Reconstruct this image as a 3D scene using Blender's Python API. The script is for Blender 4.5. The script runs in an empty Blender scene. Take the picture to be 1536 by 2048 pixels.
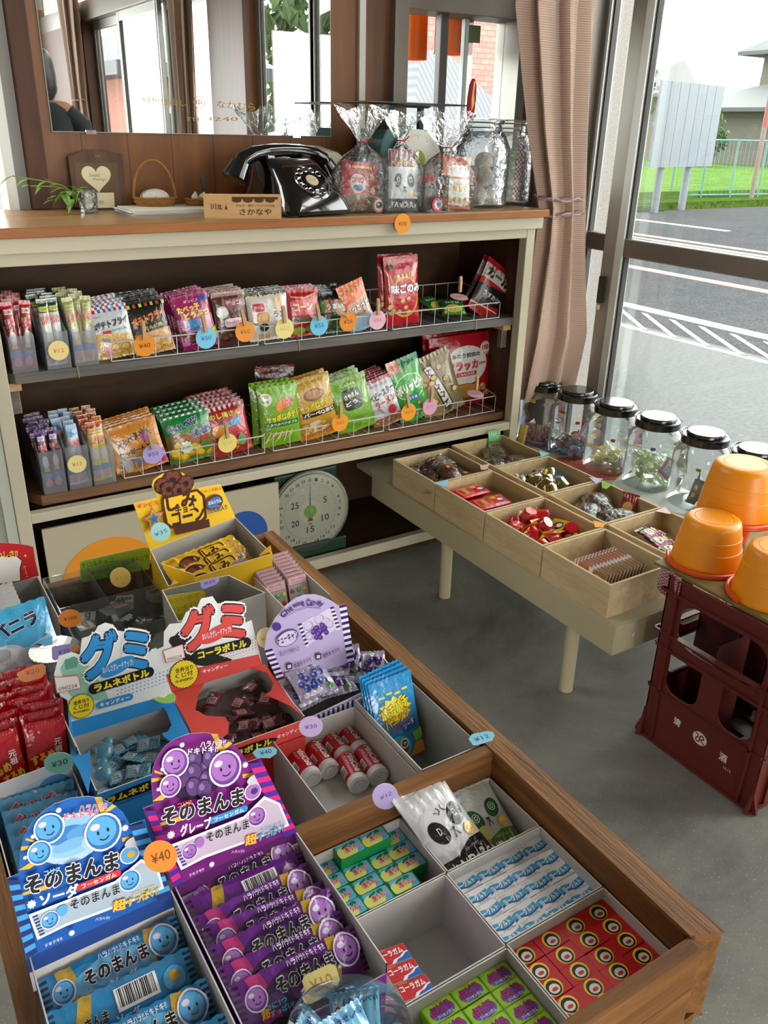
import bpy, bmesh, math, random
from math import sin, cos, pi, radians as R
from mathutils import Vector, Matrix, Euler
from mathutils.geometry import tessellate_polygon
random.seed(7)
S = bpy.context.scene
COL = S.collection
# ---------------------------------------------------------------- camera
FPX, PITCH, ROLL, YAW, CAMH = 1687.6, R(24.4246), R(1.3957), R(32.6035), 1.2
W_ = Vector((sin(YAW)*cos(PITCH), cos(YAW)*cos(PITCH), -sin(PITCH)))
r0 = Vector((cos(YAW), -sin(YAW), 0)); u0 = r0.cross(W_)
R_ = cos(ROLL)*r0 + sin(ROLL)*u0
U_ = -sin(ROLL)*r0 + cos(ROLL)*u0
cd = bpy.data.cameras.new('camera'); cam = bpy.data.objects.new('camera', cd); COL.objects.link(cam)
cd.sensor_fit = 'HORIZONTAL'; cd.sensor_width = 36; cd.lens = FPX/1536*36; cd.clip_start = .01; cd.clip_end = 500
mw = Matrix((R_, U_, -W_)).transposed().to_4x4(); mw.translation = (0, 0, CAMH); cam.matrix_world = mw
S.camera = cam
# ---------------------------------------------------------------- light and exposure
S.view_settings.view_transform = 'Standard'; S.view_settings.look = 'None'
S.view_settings.exposure = 1.2; S.view_settings.gamma = 1; S.view_settings.use_curve_mapping = False
wd = bpy.data.worlds.new('overcast_sky'); S.world = wd; wd.use_nodes = True
nt = wd.node_tree; bg = nt.nodes['Background']
bg.inputs['Color'].default_value = (1, .985, .955, 1); bg.inputs['Strength'].default_value = 4.8
def portal(name, loc, rot, sx, sy):
    l = bpy.data.lights.new(name, 'AREA'); l.shape = 'RECTANGLE'; l.size = sx; l.size_y = sy; l.cycles.is_portal = True
    o = bpy.data.objects.new(name, l); o.location = loc; o.rotation_euler = rot; COL.objects.link(o)
portal('daylight_portal_side', (2.06, -.9, 1.2), (0, R(90), 0), 2.3, 6.0)
portal('daylight_portal_front', (0, -4.56, 1.2), (R(90), 0, 0), 4.2, 2.3)
# ---------------------------------------------------------------- pixel rays on the calibrated camera, used to read off positions on known planes
def ray(x, y): return (R_*(x-768) - U_*(y-1024))/FPX + W_
O_ = Vector((0, 0, CAMH))
def atz(x, y, z): d = ray(x, y); return O_ + d*((z-CAMH)/d.z)
def aty(x, y, Y): d = ray(x, y); return O_ + d*(Y/d.y)
def atx(x, y, X): d = ray(x, y); return O_ + d*(X/d.x)
# ---------------------------------------------------------------- materials
def lin(h):
    if isinstance(h, tuple): return h+(1,) if len(h) == 3 else h
    h = h.lstrip('#')
    if len(h) == 3: h = ''.join(c*2 for c in h)
    c = [int(h[i:i+2], 16)/255 for i in (0, 2, 4)]
    return tuple((x/12.92 if x <= .04045 else ((x+.055)/1.055)**2.4) for x in c)+(1,)
_mc = {}
class G:
    """small node-graph helper"""
    def __init__(s, name):
        s.m = bpy.data.materials.new(name); s.m.use_nodes = True; s.t = s.m.node_tree; s.b = s.t.nodes['Principled BSDF']; s.out = s.t.nodes['Material Output']
    def n(s, typ, ins=None, **kw):
        nd = s.t.nodes.new(typ)
        for k, v in kw.items(): setattr(nd, k, v)
        for k, v in (ins or {}).items():
            if hasattr(v, 'links') and hasattr(v, 'is_output'): s.t.links.new(v, nd.inputs[k])
            else: nd.inputs[k].default_value = v
        return nd
    def l(s, a, b): s.t.links.new(a, b)
    def coord(s, scale=(1, 1, 1), kind='Object', rot=(0, 0, 0)):
        tc = s.n('ShaderNodeTexCoord'); mp = s.n('ShaderNodeMapping', {'Scale': scale, 'Rotation': rot}); s.l(tc.outputs[kind], mp.inputs['Vector']); return mp.outputs[0]
    def noise(s, vec, scale=5, detail=4, rough=.55, dist=0):
        return s.n('ShaderNodeTexNoise', {'Vector': vec, 'Scale': scale, 'Detail': detail, 'Roughness': rough, 'Distortion': dist}).outputs['Fac']
    def ramp(s, fac, stops):
        nd = s.n('ShaderNodeValToRGB', {'Fac': fac}); e = nd.color_ramp.elements
        while len(e) < len(stops): e.new(.5)
        for i, (p, c) in enumerate(stops): e[i].position = p; e[i].color = lin(c)
        return nd.outputs[0]
    def mix(s, f, a, b, mode='MIX'):
        nd = s.n('ShaderNodeMix', data_type='RGBA', blend_type=mode)
        for i, v in ((0, f), (6, a), (7, b)):
            if hasattr(v, 'is_output'): s.l(v, nd.inputs[i])
            else: nd.inputs[i].default_value = lin(v) if isinstance(v, str) else v
        return nd.outputs[2]
    def bump(s, h, st=.3, d=.002):
        nd = s.n('ShaderNodeBump', {'Height': h, 'Strength': st, 'Distance': d}); s.l(nd.outputs[0], s.b.inputs['Normal']); return nd
    def set(s, **kw):
        for k, v in kw.items():
            i = s.b.inputs[k.replace('_', ' ')]
            if hasattr(v, 'is_output'): s.l(v, i)
            else: i.default_value = v
        return s
def M(c, rough=.5, metal=0, spec=.5, coat=0, name=None):
    k = (c, rough, metal, spec, coat)
    if k not in _mc:
        g = G(name or 'paint_%s' % (c if isinstance(c, str) else 'c').strip('#')); g.set(Base_Color=lin(c), Roughness=rough, Metallic=metal, Specular_IOR_Level=spec, Coat_Weight=coat); _mc[k] = g.m
    return _mc[k]
def paper(c): return M(c, .62, 0, .25)
def foil(c):
    k = ('foil', c)
    if k not in _mc:
        g = G('film_'+c.strip('#')); v = g.coord((1, 1, 1)); n = g.noise(v, 42, 3, .5, .8)
        g.set(Base_Color=lin(c), Roughness=.2, Specular_IOR_Level=.7, Coat_Weight=.25, Coat_Roughness=.12); g.bump(n, .55, .006); _mc[k] = g.m
    return _mc[k]
def wood(name, c1, c2, axis=0, sc=12, stretch=9, rough=.55, spec=.3, c3=None, bump=.25):
    g = G(name); s = [1, 1, 1]; s = [sc*(1/stretch if i == axis else 1) for i in range(3)]
    v = g.coord(tuple(s)); n = g.noise(v, 3, 6, .6, .6); f = g.noise(v, 14, 4, .6, .2)
    c = g.ramp(n, [(.3, c1), (.7, c2)]); c = g.mix(g.ramp(f, [(.45, '000'), (.75, '777')]), c, c3 or c1)
    g.set(Base_Color=c, Roughness=rough, Specular_IOR_Level=spec); g.bump(f, bump, .002); return g.m
def worn(name, c, dark, amt=.36, rough=.5):
    g = G(name); v = g.coord((1, 1, 1)); a = g.noise(v, 9, 6, .65); b = g.noise(g.coord((3, 3, 30)), 6, 4, .6)
    mask = g.ramp(a, [(amt-.08, 'fff'), (amt, '000')]); col = g.mix(g.ramp(b, [(.3, '000'), (.8, '555')]), c, dark)
    col = g.mix(mask, col, dark); g.set(Base_Color=col, Roughness=rough, Specular_IOR_Level=.3); g.bump(a, .1, .002); return g.m
def clear(name, tint='fff', spec=.5, rough=.03, haze=0, bump=0, hazec='fff', ior=1.45, bsc=40):
    """thin clear sheet: see-through with fresnel reflections and optional milkiness"""
    g = G(name); t = g.t
    tr = g.n('ShaderNodeBsdfTransparent', {'Color': lin(tint)}); gl = g.n('ShaderNodeBsdfGlossy', {'Color': lin('fff'), 'Roughness': rough})
    fr = g.n('ShaderNodeFresnel', {'IOR': ior}); base = tr.outputs[0]
    if haze:
        df = g.n('ShaderNodeBsdfDiffuse', {'Color': lin(hazec)}); tl = g.n('ShaderNodeBsdfTranslucent', {'Color': lin(hazec)})
        a = g.n('ShaderNodeMixShader', {0: .5, 1: df.outputs[0], 2: tl.outputs[0]}); b = g.n('ShaderNodeMixShader', {0: haze, 1: base, 2: a.outputs[0]}); base = b.outputs[0]
    ml = g.n('ShaderNodeMath', {0: fr.outputs[0], 1: spec}, operation='MULTIPLY')
    mx = g.n('ShaderNodeMixShader', {0: ml.outputs[0], 1: base, 2: gl.outputs[0]})
    if bump:
        bp = g.n('ShaderNodeBump', {'Height': g.noise(g.coord(), bsc, 3, .5, 1.0), 'Strength': bump, 'Distance': .01}); g.l(bp.outputs[0], gl.inputs['Normal']); g.l(bp.outputs[0], fr.inputs['Normal'])
    g.l(mx.outputs[0], g.out.inputs[0]); t.nodes.remove(g.b); return g.m
# ---------------------------------------------------------------- objects
def tag(o, label=None, cat=None, group=None, kind=None):
    for k, v in (('label', label), ('category', cat), ('group', group), ('kind', kind)):
        if v: o[k] = v
    return o
def thing(name, label, cat, loc=(0, 0, 0), rot=(0, 0, 0), group=None):
    o = bpy.data.objects.new(name, None); COL.objects.link(o); o.location = loc; o.rotation_euler = rot; o.empty_display_size = .02
    return tag(o, label, cat, group)
_kids = {}
def dup(o, loc=None, rot=None, label=None, group=None, parent=None, scale=None):
    c = o.copy(); COL.objects.link(c)
    if parent: c.parent = parent
    if loc is not None: c.location = loc
    if rot is not None: c.rotation_euler = rot
    if scale is not None: c.scale = scale
    if label: c['label'] = label
    if group: c['group'] = group
    for k in list(_kids.get(o.name, [])):
        kk = dup(k, parent=c)
        _kids.setdefault(c.name, []).append(kk)
    return c
class Proto:
    """first call uses the original, later calls copy it with its parts"""
    def __init__(s, o): s.o = o; s.used = False
    def __call__(s, loc, rot=(0, 0, 0), label=None, group=None, scale=None):
        if s.used: return dup(s.o, loc, rot, label, group, scale=scale)
        s.used = True; s.o.location = loc; s.o.rotation_euler = rot
        if scale: s.o.scale = scale
        return tag(s.o, label, None, group)
class MB:
    def __init__(s): s.v = []; s.f = []; s.mi = []; s.mats = []; s.sm = []
    def mid(s, m):
        if m not in s.mats: s.mats.append(m)
        return s.mats.index(m)
    def add(s, vs, fs, m, smooth=False, X=None):
        b = len(s.v); k = s.mid(m)
        s.v += [tuple(X @ Vector(p)) for p in vs] if X is not None else [tuple(p) for p in vs]
        for f in fs: s.f.append(tuple(b+i for i in f)); s.mi.append(k); s.sm.append(smooth)
        return s
    def box(s, x0, x1, y0, y1, z0, z1, m, X=None):
        vs = [(x, y, z) for z in (z0, z1) for y in (y0, y1) for x in (x0, x1)]
        return s.add(vs, [(0, 2, 3, 1), (4, 5, 7, 6), (0, 1, 5, 4), (2, 6, 7, 3), (0, 4, 6, 2), (1, 3, 7, 5)], m, False, X)
    def loft(s, rings, m, closed=True, caps=True, smooth=True, X=None):
        n = len(rings[0]); vs = [p for r in rings for p in r]; fs = []
        for i in range(len(rings)-1):
            for j in range(n if closed else n-1):
                a = i*n+j; b = i*n+(j+1) % n; fs.append((a, b, b+n, a+n))
        s.add(vs, fs, m, smooth, X)
        if caps and closed:
            s.add(rings[0], [tuple(range(n))[::-1]], m, False, X); s.add(rings[-1], [tuple(range(n))], m, False, X)
        return s
    def lathe(s, prof, m, n=24, X=None, caps=False, smooth=True, c=(0, 0)):
        return s.loft([[(c[0]+r*cos(2*pi*j/n), c[1]+r*sin(2*pi*j/n), z) for j in range(n)] for r, z in prof], m, True, caps, smooth, X)
    def cyl(s, p0, p1, r0_, m, r1=None, n=12, caps=True, X=None):
        p0 = Vector(p0); p1 = Vector(p1); d = (p1-p0).normalized(); a = d.orthogonal().normalized(); b = d.cross(a); r1 = r0_ if r1 is None else r1
        ring = lambda p, r: [tuple(p+a*(r*cos(2*pi*j/n))+b*(r*sin(2*pi*j/n))) for j in range(n)]
        return s.loft([ring(p0, r0_), ring(p1, r1)], m, True, caps, True, X)
    def tube(s, pts, r, m, n=6, X=None, caps=True):
        pts = [Vector(p) for p in pts]; rings = []; a = None
        for i, p in enumerate(pts):
            d = (pts[min(i+1, len(pts)-1)]-pts[max(i-1, 0)]).normalized()
            a = (d.orthogonal() if a is None else a-d*a.dot(d)).normalized(); b = d.cross(a); rr = r[i] if isinstance(r, (list, tuple)) else r
            rings.append([tuple(p+a*(rr*cos(2*pi*j/n))+b*(rr*sin(2*pi*j/n))) for j in range(n)])
        return s.loft(rings, m, True, caps, True, X)
    def prism(s, poly, z0, z1, m, X=None, side=None):
        """2-D outline (x, y) extruded along z"""
        n = len(poly); vs = [(x, y, z) for z in (z0, z1) for x, y in poly]
        ar = sum(poly[i][0]*poly[(i+1) % n][1]-poly[(i+1) % n][0]*poly[i][1] for i in range(n))
        tr = tessellate_polygon([[Vector((x, y, 0)) for x, y in poly]])
        top = []; bot = []
        for t in tr:
            a, b, c = t; cr = (poly[b][0]-poly[a][0])*(poly[c][1]-poly[a][1])-(poly[c][0]-poly[a][0])*(poly[b][1]-poly[a][1])
            t = (a, b, c) if cr > 0 else (a, c, b); top.append(tuple(i+n for i in t)); bot.append(t[::-1])
        sd = [(i, (i+1) % n, (i+1) % n+n, i+n) if ar > 0 else (i, i+n, (i+1) % n+n, (i+1) % n) for i in range(n)]
        s.add(vs, top+bot, m, False, X); s.add(vs, sd, side or m, False, X); return s
    def sphere(s, c, r, m, sc=(1, 1, 1), n=16, X=None, zmin=-1):
        k = max(5, n//2); rings = []
        for i in range(k+1):
            t = -pi/2+pi*i/k
            if sin(t) < zmin: continue
            rr = max(cos(t), 1e-3); rings.append([(c[0]+r*sc[0]*rr*cos(2*pi*j/n), c[1]+r*sc[1]*rr*sin(2*pi*j/n), c[2]+r*sc[2]*sin(t)) for j in range(n)])
        return s.loft(rings, m, True, False, True, X)
    def grid(s, fn, nu, nv, m, smooth=True, X=None, flip=False):
        vs = [fn(i/nu, j/nv) for j in range(nv+1) for i in range(nu+1)]; fs = []
        for j in range(nv):
            for i in range(nu):
                a = j*(nu+1)+i; q = (a, a+1, a+nu+2, a+nu+1); fs.append(q[::-1] if flip else q)
        return s.add(vs, fs, m, smooth, X)
    def art(s, art, fn, maxe=None, eps=.00007, mk=paper, X=None):
        art.emit(s, fn, maxe, eps, mk, X); return s
    def build(s, name, parent=None, loc=(0, 0, 0), rot=(0, 0, 0), org=None, bevel=0, seg=2, merge=False, solid=0, subd=0):
        me = bpy.data.meshes.new(name); vs = s.v
        if org is not None: vs = [(p[0]-org[0], p[1]-org[1], p[2]-org[2]) for p in vs]
        me.from_pydata(vs, [], s.f); me.polygons.foreach_set('material_index', s.mi); me.polygons.foreach_set('use_smooth', s.sm)
        for m in s.mats: me.materials.append(m)
        if bevel or merge:
            bm = bmesh.new(); bm.from_mesh(me)
            if merge: bmesh.ops.remove_doubles(bm, verts=bm.verts, dist=1e-6)
            if bevel:
                es = [e for e in bm.edges if len(e.link_faces) == 2 and e.calc_face_angle(0) > .6]
                bmesh.ops.bevel(bm, geom=es, offset=bevel, segments=seg, profile=.5, affect='EDGES')
            bm.to_mesh(me); bm.free()
        me.update()
        if any(s.sm): me.set_sharp_from_angle(angle=R(38))
        o = bpy.data.objects.new(name, me); COL.objects.link(o); o.location = org if (org is not None and parent is None) else loc; o.rotation_euler = rot
        if parent: o.parent = parent; _kids.setdefault(parent.name, []).append(o)
        if solid: md = o.modifiers.new('thickness', 'SOLIDIFY'); md.thickness = solid; md.offset = 0
        if subd: md = o.modifiers.new('smooth', 'SUBSURF'); md.levels = subd; md.render_levels = subd
        return o
def frame_of(o, ex, ey):
    """flat art placement: millimetre coordinates on the plane through o spanned by ex, ey"""
    o = Vector(o); ex = Vector(ex).normalized(); ey = Vector(ey).normalized(); n = ex.cross(ey)
    return lambda x, y: (o+ex*(x*.001)+ey*(y*.001), n)
# ---------------------------------------------------------------- flat artwork (printed marks as thin shapes)
_fc = {}
def glyphs(txt, off=0):
    k = (txt, off)
    if k not in _fc:
        cu = bpy.data.curves.new('t', 'FONT'); cu.body = txt; cu.size = 1; cu.resolution_u = 2; cu.offset = off; cu.fill_mode = 'FRONT'
        o = bpy.data.objects.new('t', cu); COL.objects.link(o)
        me = bpy.data.meshes.new_from_object(o.evaluated_get(bpy.context.evaluated_depsgraph_get()))
        me.calc_loop_triangles(); vs = [(v.co.x, v.co.y) for v in me.vertices]; tr = [tuple(vs[i] for i in t.vertices) for t in me.loop_triangles]
        bpy.data.objects.remove(o); bpy.data.curves.remove(cu); bpy.data.meshes.remove(me)
        if vs: b = (min(p[0] for p in vs), min(p[1] for p in vs), max(p[0] for p in vs), max(p[1] for p in vs))
        else: b = (0, 0, 1, 1)
        _fc[k] = (tr, b)
    return _fc[k]
class Art:
    def __init__(s, clip=None): s.it = []; s.L = 0; s.clip = clip
    def tri(s, ts, c, L=None):
        if L is None: s.L += 1; L = s.L
        s.it.append((L, c, ts)); return s
    def poly(s, pts, c, L=None):
        t = tessellate_polygon([[Vector((x, y, 0)) for x, y in pts]]); return s.tri([tuple(pts[i] for i in q) for q in t], c, L)
    def rect(s, x0, y0, x1, y1, c, L=None): return s.tri([((x0, y0), (x1, y0), (x1, y1)), ((x0, y0), (x1, y1), (x0, y1))], c, L)
    def ell(s, x, y, rx, ry, c, n=18, rot=0, L=None):
        p = [(x+rx*cos(2*pi*i/n)*cos(rot)-ry*sin(2*pi*i/n)*sin(rot), y+rx*cos(2*pi*i/n)*sin(rot)+ry*sin(2*pi*i/n)*cos(rot)) for i in range(n)]
        return s.tri([(p[0], p[i], p[i+1]) for i in range(1, n-1)], c, L)
    def star(s, x, y, r, n, c, inner=.6, rot=0, L=None, sy=1):
        p = [(x+(r if i % 2 == 0 else r*inner)*cos(pi*i/n+rot), y+sy*(r if i % 2 == 0 else r*inner)*sin(pi*i/n+rot)) for i in range(2*n)]
        return s.tri([((x, y), p[i], p[(i+1) % (2*n)]) for i in range(2*n)], c, L)
    def rrect(s, x0, y0, x1, y1, r, c, L=None):
        p = []
        for cx, cy, a in ((x1-r, y1-r, 0), (x0+r, y1-r, pi/2), (x0+r, y0+r, pi), (x1-r, y0+r, 3*pi/2)):
            for i in range(5): p.append((cx+r*cos(a+pi/2*i/4), cy+r*sin(a+pi/2*i/4)))
        return s.tri([(p[0], p[i], p[i+1]) for i in range(1, len(p)-1)], c, L)
    def line(s, pts, w, c, L=None):
        ts = []
        for (ax, ay), (bx, by) in zip(pts, pts[1:]):
            d = math.hypot(bx-ax, by-ay) or 1; nx, ny = -(by-ay)/d*w/2, (bx-ax)/d*w/2
            ts += [((ax-nx, ay-ny), (bx-nx, by-ny), (bx+nx, by+ny)), ((ax-nx, ay-ny), (bx+nx, by+ny), (ax+nx, ay+ny))]
        return s.tri(ts, c, L)
    def text(s, t, x, y, w, h, c, bold=.015, out=None, outc='fff', slant=0, rot=0, L=None, arc=0):
        """text fitted into a w x h box centred on x, y"""
        tr, b = glyphs(t, 0)
        sx = w/max(b[2]-b[0], .01); sy = h/max(b[3]-b[1], .01); mx = (b[0]+b[2])/2; my = (b[1]+b[3])/2; cr, sr = cos(rot), sin(rot)
        def f(p):
            px = (p[0]-mx)*sx; py = (p[1]-my)*sy; px += py*slant; py -= arc*(px/w*2)**2*h if arc else 0
            return (x+px*cr-py*sr, y+px*sr+py*cr)
        for out_, bd, col in ([(out, bold, outc)] if out else [])+[(0, bold, c)]:
            k = max(out_, bd+.02) if out_ else bd; g = glyphs(t, 0)[0]; n = 10 if out_ else (4 if k > .006 else 1)
            if L is None: s.L += 1; L0 = s.L
            else: L0 = L
            for i in range(n): # each pass a hair above the last, so that no two faces coincide
                d = 2*pi*i/n+.78; dx, dy = (k*cos(d), k*sin(d)) if n > 1 else (0, 0)
                s.tri([tuple(f((p[0]+dx, p[1]+dy)) for p in q) for q in g], c_ if False else col, L0+.085*i)
        return s
    def vtext(s, t, x, y, w, h, c, **k):
        n = len(t); ch = h/n
        for i, g in enumerate(t): s.text(g, x, y+h/2-ch*(i+.5), w, ch*.88, c, **k)
        return s
    def barcode(s, x, y, w, h):
        s.rect(x, y, x+w, y+h, 'fff'); rr = random.Random(3); p = x+w*.06; L = s.L+1; s.L = L
        while p < x+w*.94:
            q = w*rr.choice((.012, .02, .03)); s.rect(p, y+h*.15, p+q, y+h*.95, '111', L); p += q+w*rr.choice((.012, .02, .03))
        return s
    def emit(s, mb, fn, maxe, eps, mk, X):
        def clipt(t):
            x0, y0, x1, y1 = s.clip; p = list(t)
            for ax, lim, sg in ((0, x0, 1), (0, x1, -1), (1, y0, 1), (1, y1, -1)):
                o = []
                for i in range(len(p)):
                    a, b = p[i-1], p[i]; da, db = sg*(a[ax]-lim), sg*(b[ax]-lim)
                    if (da >= 0) != (db >= 0): k = da/(da-db); o.append((a[0]+(b[0]-a[0])*k, a[1]+(b[1]-a[1])*k))
                    if db >= 0: o.append(b)
                p = o
                if len(p) < 3: return []
            return [(p[0], p[i], p[i+1]) for i in range(1, len(p)-1)]
        for L, c, ts in s.it:
            st = []
            for t in ts: st += clipt(t) if s.clip else [t]
            done = []
            if maxe:
                while st:
                    t = st.pop(); e = [(math.dist(t[i], t[(i+1) % 3]), i) for i in range(3)]; d, i = max(e)
                    if d > maxe: a, b, q = t[i], t[(i+1) % 3], t[(i+2) % 3]; m = ((a[0]+b[0])/2, (a[1]+b[1])/2); st += [(a, m, q), (m, b, q)]
                    else: done.append(t)
            else: done = st
            idx = {}; vs = []; fs = []
            for t in done:
                ar = (t[1][0]-t[0][0])*(t[2][1]-t[0][1])-(t[2][0]-t[0][0])*(t[1][1]-t[0][1])
                if abs(ar) < 1e-7: continue
                q = []
                for p in (t if ar > 0 else (t[0], t[2], t[1])):
                    k = (round(p[0], 4), round(p[1], 4))
                    if k not in idx: P, N = fn(*p); idx[k] = len(vs); vs.append(P+N*(eps*(L+.5)))
                    q.append(idx[k])
                if len(set(q)) == 3: fs.append(tuple(q))
            mb.add(vs, fs, mk(c), maxe is not None, X)
# ================================================================ the setting
XW = 2.02      # right window wall
YB = 2.285     # back wall
m_floor = None
g = G('concrete_floor'); v = g.coord(); a = g.noise(v, 1.6, 8, .65, .4); b = g.noise(v, 26, 6, .7); c_ = g.n('ShaderNodeTexVoronoi', {'Vector': v, 'Scale': 190})
col = g.ramp(a, [(.32, '4c4a46'), (.5, '74726b'), (.7, '929088')]); col = g.mix(g.ramp(b, [(.35, '000'), (.75, '666')]), col, '4c4d4a')
col = g.mix(g.ramp(c_.outputs['Distance'], [(.06, 'fff'), (.12, '000')]), col, '3a3a38')
col = g.mix(g.ramp(g.noise(v, 300, 2), [(.66, '000'), (.72, 'ccc')]), col, 'c9c9c4')
g.set(Base_Color=col, Roughness=.72, Specular_IOR_Level=.25); g.bump(b, .12, .003); m_floor = g.m
mb = MB(); mb.box(-2.5, 2.1, -4.6, 2.6, -.1, 0, m_floor); tag(mb.build('floor'), kind='structure')
mb = MB(); mb.box(-2.5, 2.1, -4.6, 2.4, 2.45, 2.55, M('8a8478', .8)); tag(mb.build('ceiling'), kind='structure')
mb = MB(); mb.box(-2.6, -2.5, -4.6, 2.4, 0, 2.5, M('b3aa98', .8)); tag(mb.build('wall_left'), kind='structure')
# panelled wood of the back wall: separate planks with dark gaps, set in the material
g = G('wall_boards'); v = g.coord((1, 1, .12)); n = g.noise(v, 9, 6, .6, .8); f = g.noise(v, 60, 3, .6)
col = g.ramp(n, [(.3, '4c2a0c'), (.55, '6b3f14'), (.75, '80501f')]); col = g.mix(g.ramp(f, [(.4, '000'), (.8, '555')]), col, '3c1f0a')
sx = g.n('ShaderNodeSeparateXYZ', {0: g.coord()}); mm = g.n('ShaderNodeMath', {0: sx.outputs[0], 1: .1125}, operation='MODULO'); ab = g.n('ShaderNodeMath', {0: mm.outputs[0]}, operation='ABSOLUTE')
col = g.mix(g.ramp(ab.outputs[0], [(.0012, 'fff'), (.0035, '000')]), col, '1c0d04'); g.set(Base_Color=col, Roughness=.42, Specular_IOR_Level=.4); m_boards = g.m
m_dkwood = wood('dark_post_wood', '3a2012', '4f2d18', 2, 10)
m_alu = M('8f9089', .38, .55, .5); m_alu_lit = M('c3cac8', .4, .2, .5); m_alud = M('6b655c', .42, .35, .5); m_white = M('c9cbc6', .5); m_pane = clear('window_glass', 'fafcfb', .45, .01)
m_granite = None
g = G('granite'); v = g.coord(); g.set(Base_Color=g.ramp(g.noise(v, 160, 3, .7), [(.35, '6b6662'), (.6, '8d8883'), (.75, 'b5b1ac')]), Roughness=.6); m_granite = g.m
zc = 1.004  # countertop height
wx0, wx1 = aty(790, 100, YB).x, aty(1048, 0, YB).x   # opening of the window in the back wall
mb = MB()
mb.box(.455, wx0, YB, YB+.06, 0, 2.45, m_boards); mb.box(wx1, XW+.1, YB, YB+.06, 0, 2.45, m_boards)
mb.box(wx0, wx1, YB, YB+.06, 0, 1.06, m_boards); mb.box(wx0, wx1, YB, YB+.06, 1.62, 2.45, m_boards)
mb.box(-2.5, .2, YB, YB+.06, 0, .9, M('b9bab0', .7)); mb.box(-2.5, -.6, YB, YB+.06, .9, 2.45, M('b9bab0', .7))
tag(mb.build('wall_back'), kind='structure')
mb = MB(); mb.box(.425, .47, YB-.03, YB+.05, zc, 2.45, m_dkwood); tag(mb.build('trim_1', bevel=.003), kind='structure')
mb = MB(); mb.box(.375, .398, YB-.02, YB+.08, .9, 2.45, m_white); mb.box(.398, .426, YB-.008, YB+.07, .9, 2.45, M('7d7c74', .5)); tag(mb.build('trim_2', bevel=.002), kind='structure')
sx0 = aty(716.5, 120, YB).x
mb = MB(); mb.box(sx0-.003, sx0+.017, YB-.012, YB, zc, 2.45, M('b9b8b0', .4)); tag(mb.build('trim_3', bevel=.001), kind='structure')
# window in the back wall with two sliding panes
def sash(name, y0, y1, z0, z1, X, w=.03, d=.022, m=None, mid=None, num=None):
    """a sliding sash in the plane x = X, frame members w wide"""
    pass
mb = MB(); t = .026
mb.box(wx0-.02, wx0+t, YB-.03, YB+.09, 1.04, 1.64, m_alud); mb.box(wx1-t, wx1+.008, YB-.03, YB+.09, 1.04, 1.64, m_alu)
mb.box(wx0+t, wx1-t, YB-.03, YB+.09, 1.04, 1.06, m_alud); mb.box(wx0+t, wx1-t, YB-.03, YB+.09, 1.505, 1.64, m_alud)
xm = aty(882, 100, YB+.02).x
mb.box(xm-.014, xm+.014, YB+.005, YB+.03, 1.06, 1.505, M('2e2b27', .4)); mb.box(xm+.1, xm+.115, YB+.04, YB+.06, 1.06, 1.505, M('9fb3b0', .3))
wf = mb.build('window_1', bevel=.0015); tag(wf, kind='structure')
mb = MB(); mb.box(wx0+t, xm, YB+.018, YB+.022, 1.06, 1.505, m_pane); mb.build('pane', wf)
mb = MB(); mb.box(xm, wx1-t, YB+.046, YB+.05, 1.06, 1.505, m_pane); mb.build('pane', wf)
# glazed sliding doors along the right wall
zr0, zr1 = .865, .918
def door(nm, y0, y1, X, stile=.045, rail=True, top=1.9, mat=m_alu):
    mb = MB()
    for a, b in ((y0, y0+stile), (y1-stile, y1)): mb.box(X-.016, X+.016, a, b, .02, top, mat)
    mb.box(X-.015, X+.015, y0+stile, y1-stile, .02, .1, mat); mb.box(X-.015, X+.015, y0+stile, y1-stile, top-.06, top, mat)
    if rail: mb.box(X-.015, X+.015, y0+stile, y1-stile, zr0, zr1, m_alud)
    o = mb.build(nm, bevel=.003); tag(o, kind='structure')
    m2 = MB(); m2.box(X-.002, X+.002, y0+stile, y1-stile, .1, top-.06, m_pane); m2.build('pane', o)
    m2 = MB(); e = .005
    for a in (y0+stile, y1-stile-e): m2.box(X-.009, X+.009, a, a+e, .1, top-.06, M('2b2724', .6))
    m2.build('gasket', o); m2 = MB(); m2.box(X+.0162, X+.019, y1-stile, y1-stile*.62, .02, top, m_alu_lit); m2.box(X-.019, X-.0162, y1-stile, y1-stile*.66, .02, top, m_alu_lit); m2.build('lit_edge', o); return o  # paler strip: daylight on the stile's channel face, put into the colour
yp1 = atx(1184, 731, XW).y; yp0 = atx(1216, 776, XW).y
d1 = door('door_1', yp1-.86, yp1, XW, stile=yp1-yp0)
mb = MB(); mb.box(XW-.03, XW-.016, yp1-.03, yp1-.012, .72, .8, M('2a2724', .4)); mb.cyl((XW-.028, yp1-.02, .7), (XW-.028, yp1-.02, .715), .006, M('bdb9a6', .4)); mb.build('latch', d1)
d2 = door('door_2', 1.19, 2.075, XW+.045, stile=.03)
d3 = door('door_3', .03, .66, XW+.045); d4 = door('door_4', .62, 1.2, XW+.045)
d5 = door('door_5', -1.35, -.5, XW+.045); d6 = door('door_6', -2.2, -1.33, XW); d7 = door('door_7', -3.0, -2.18, XW+.045)
mb = MB(); mb.box(XW-.04, XW+.09, -4.5, YB, 1.9, 2.03, m_alud); mb.box(XW-.04, XW+.09, -4.5, YB, 2.4, 2.45, m_alud)
for k in range(9): mb.box(XW-.015, XW+.05, -4.4+k*.75, -4.36+k*.75, 2.03, 2.4, m_alu)
mb.box(XW-.03, XW+.088, 1.9, YB-.002, 2.031, 2.399, m_alud); mb.box(XW-.04, XW+.09, -4.5, YB, -.02, .02, m_alu); mb.box(XW-.05, XW+.094, 2.07, YB-.001, .001, 1.898, m_alud)
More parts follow.
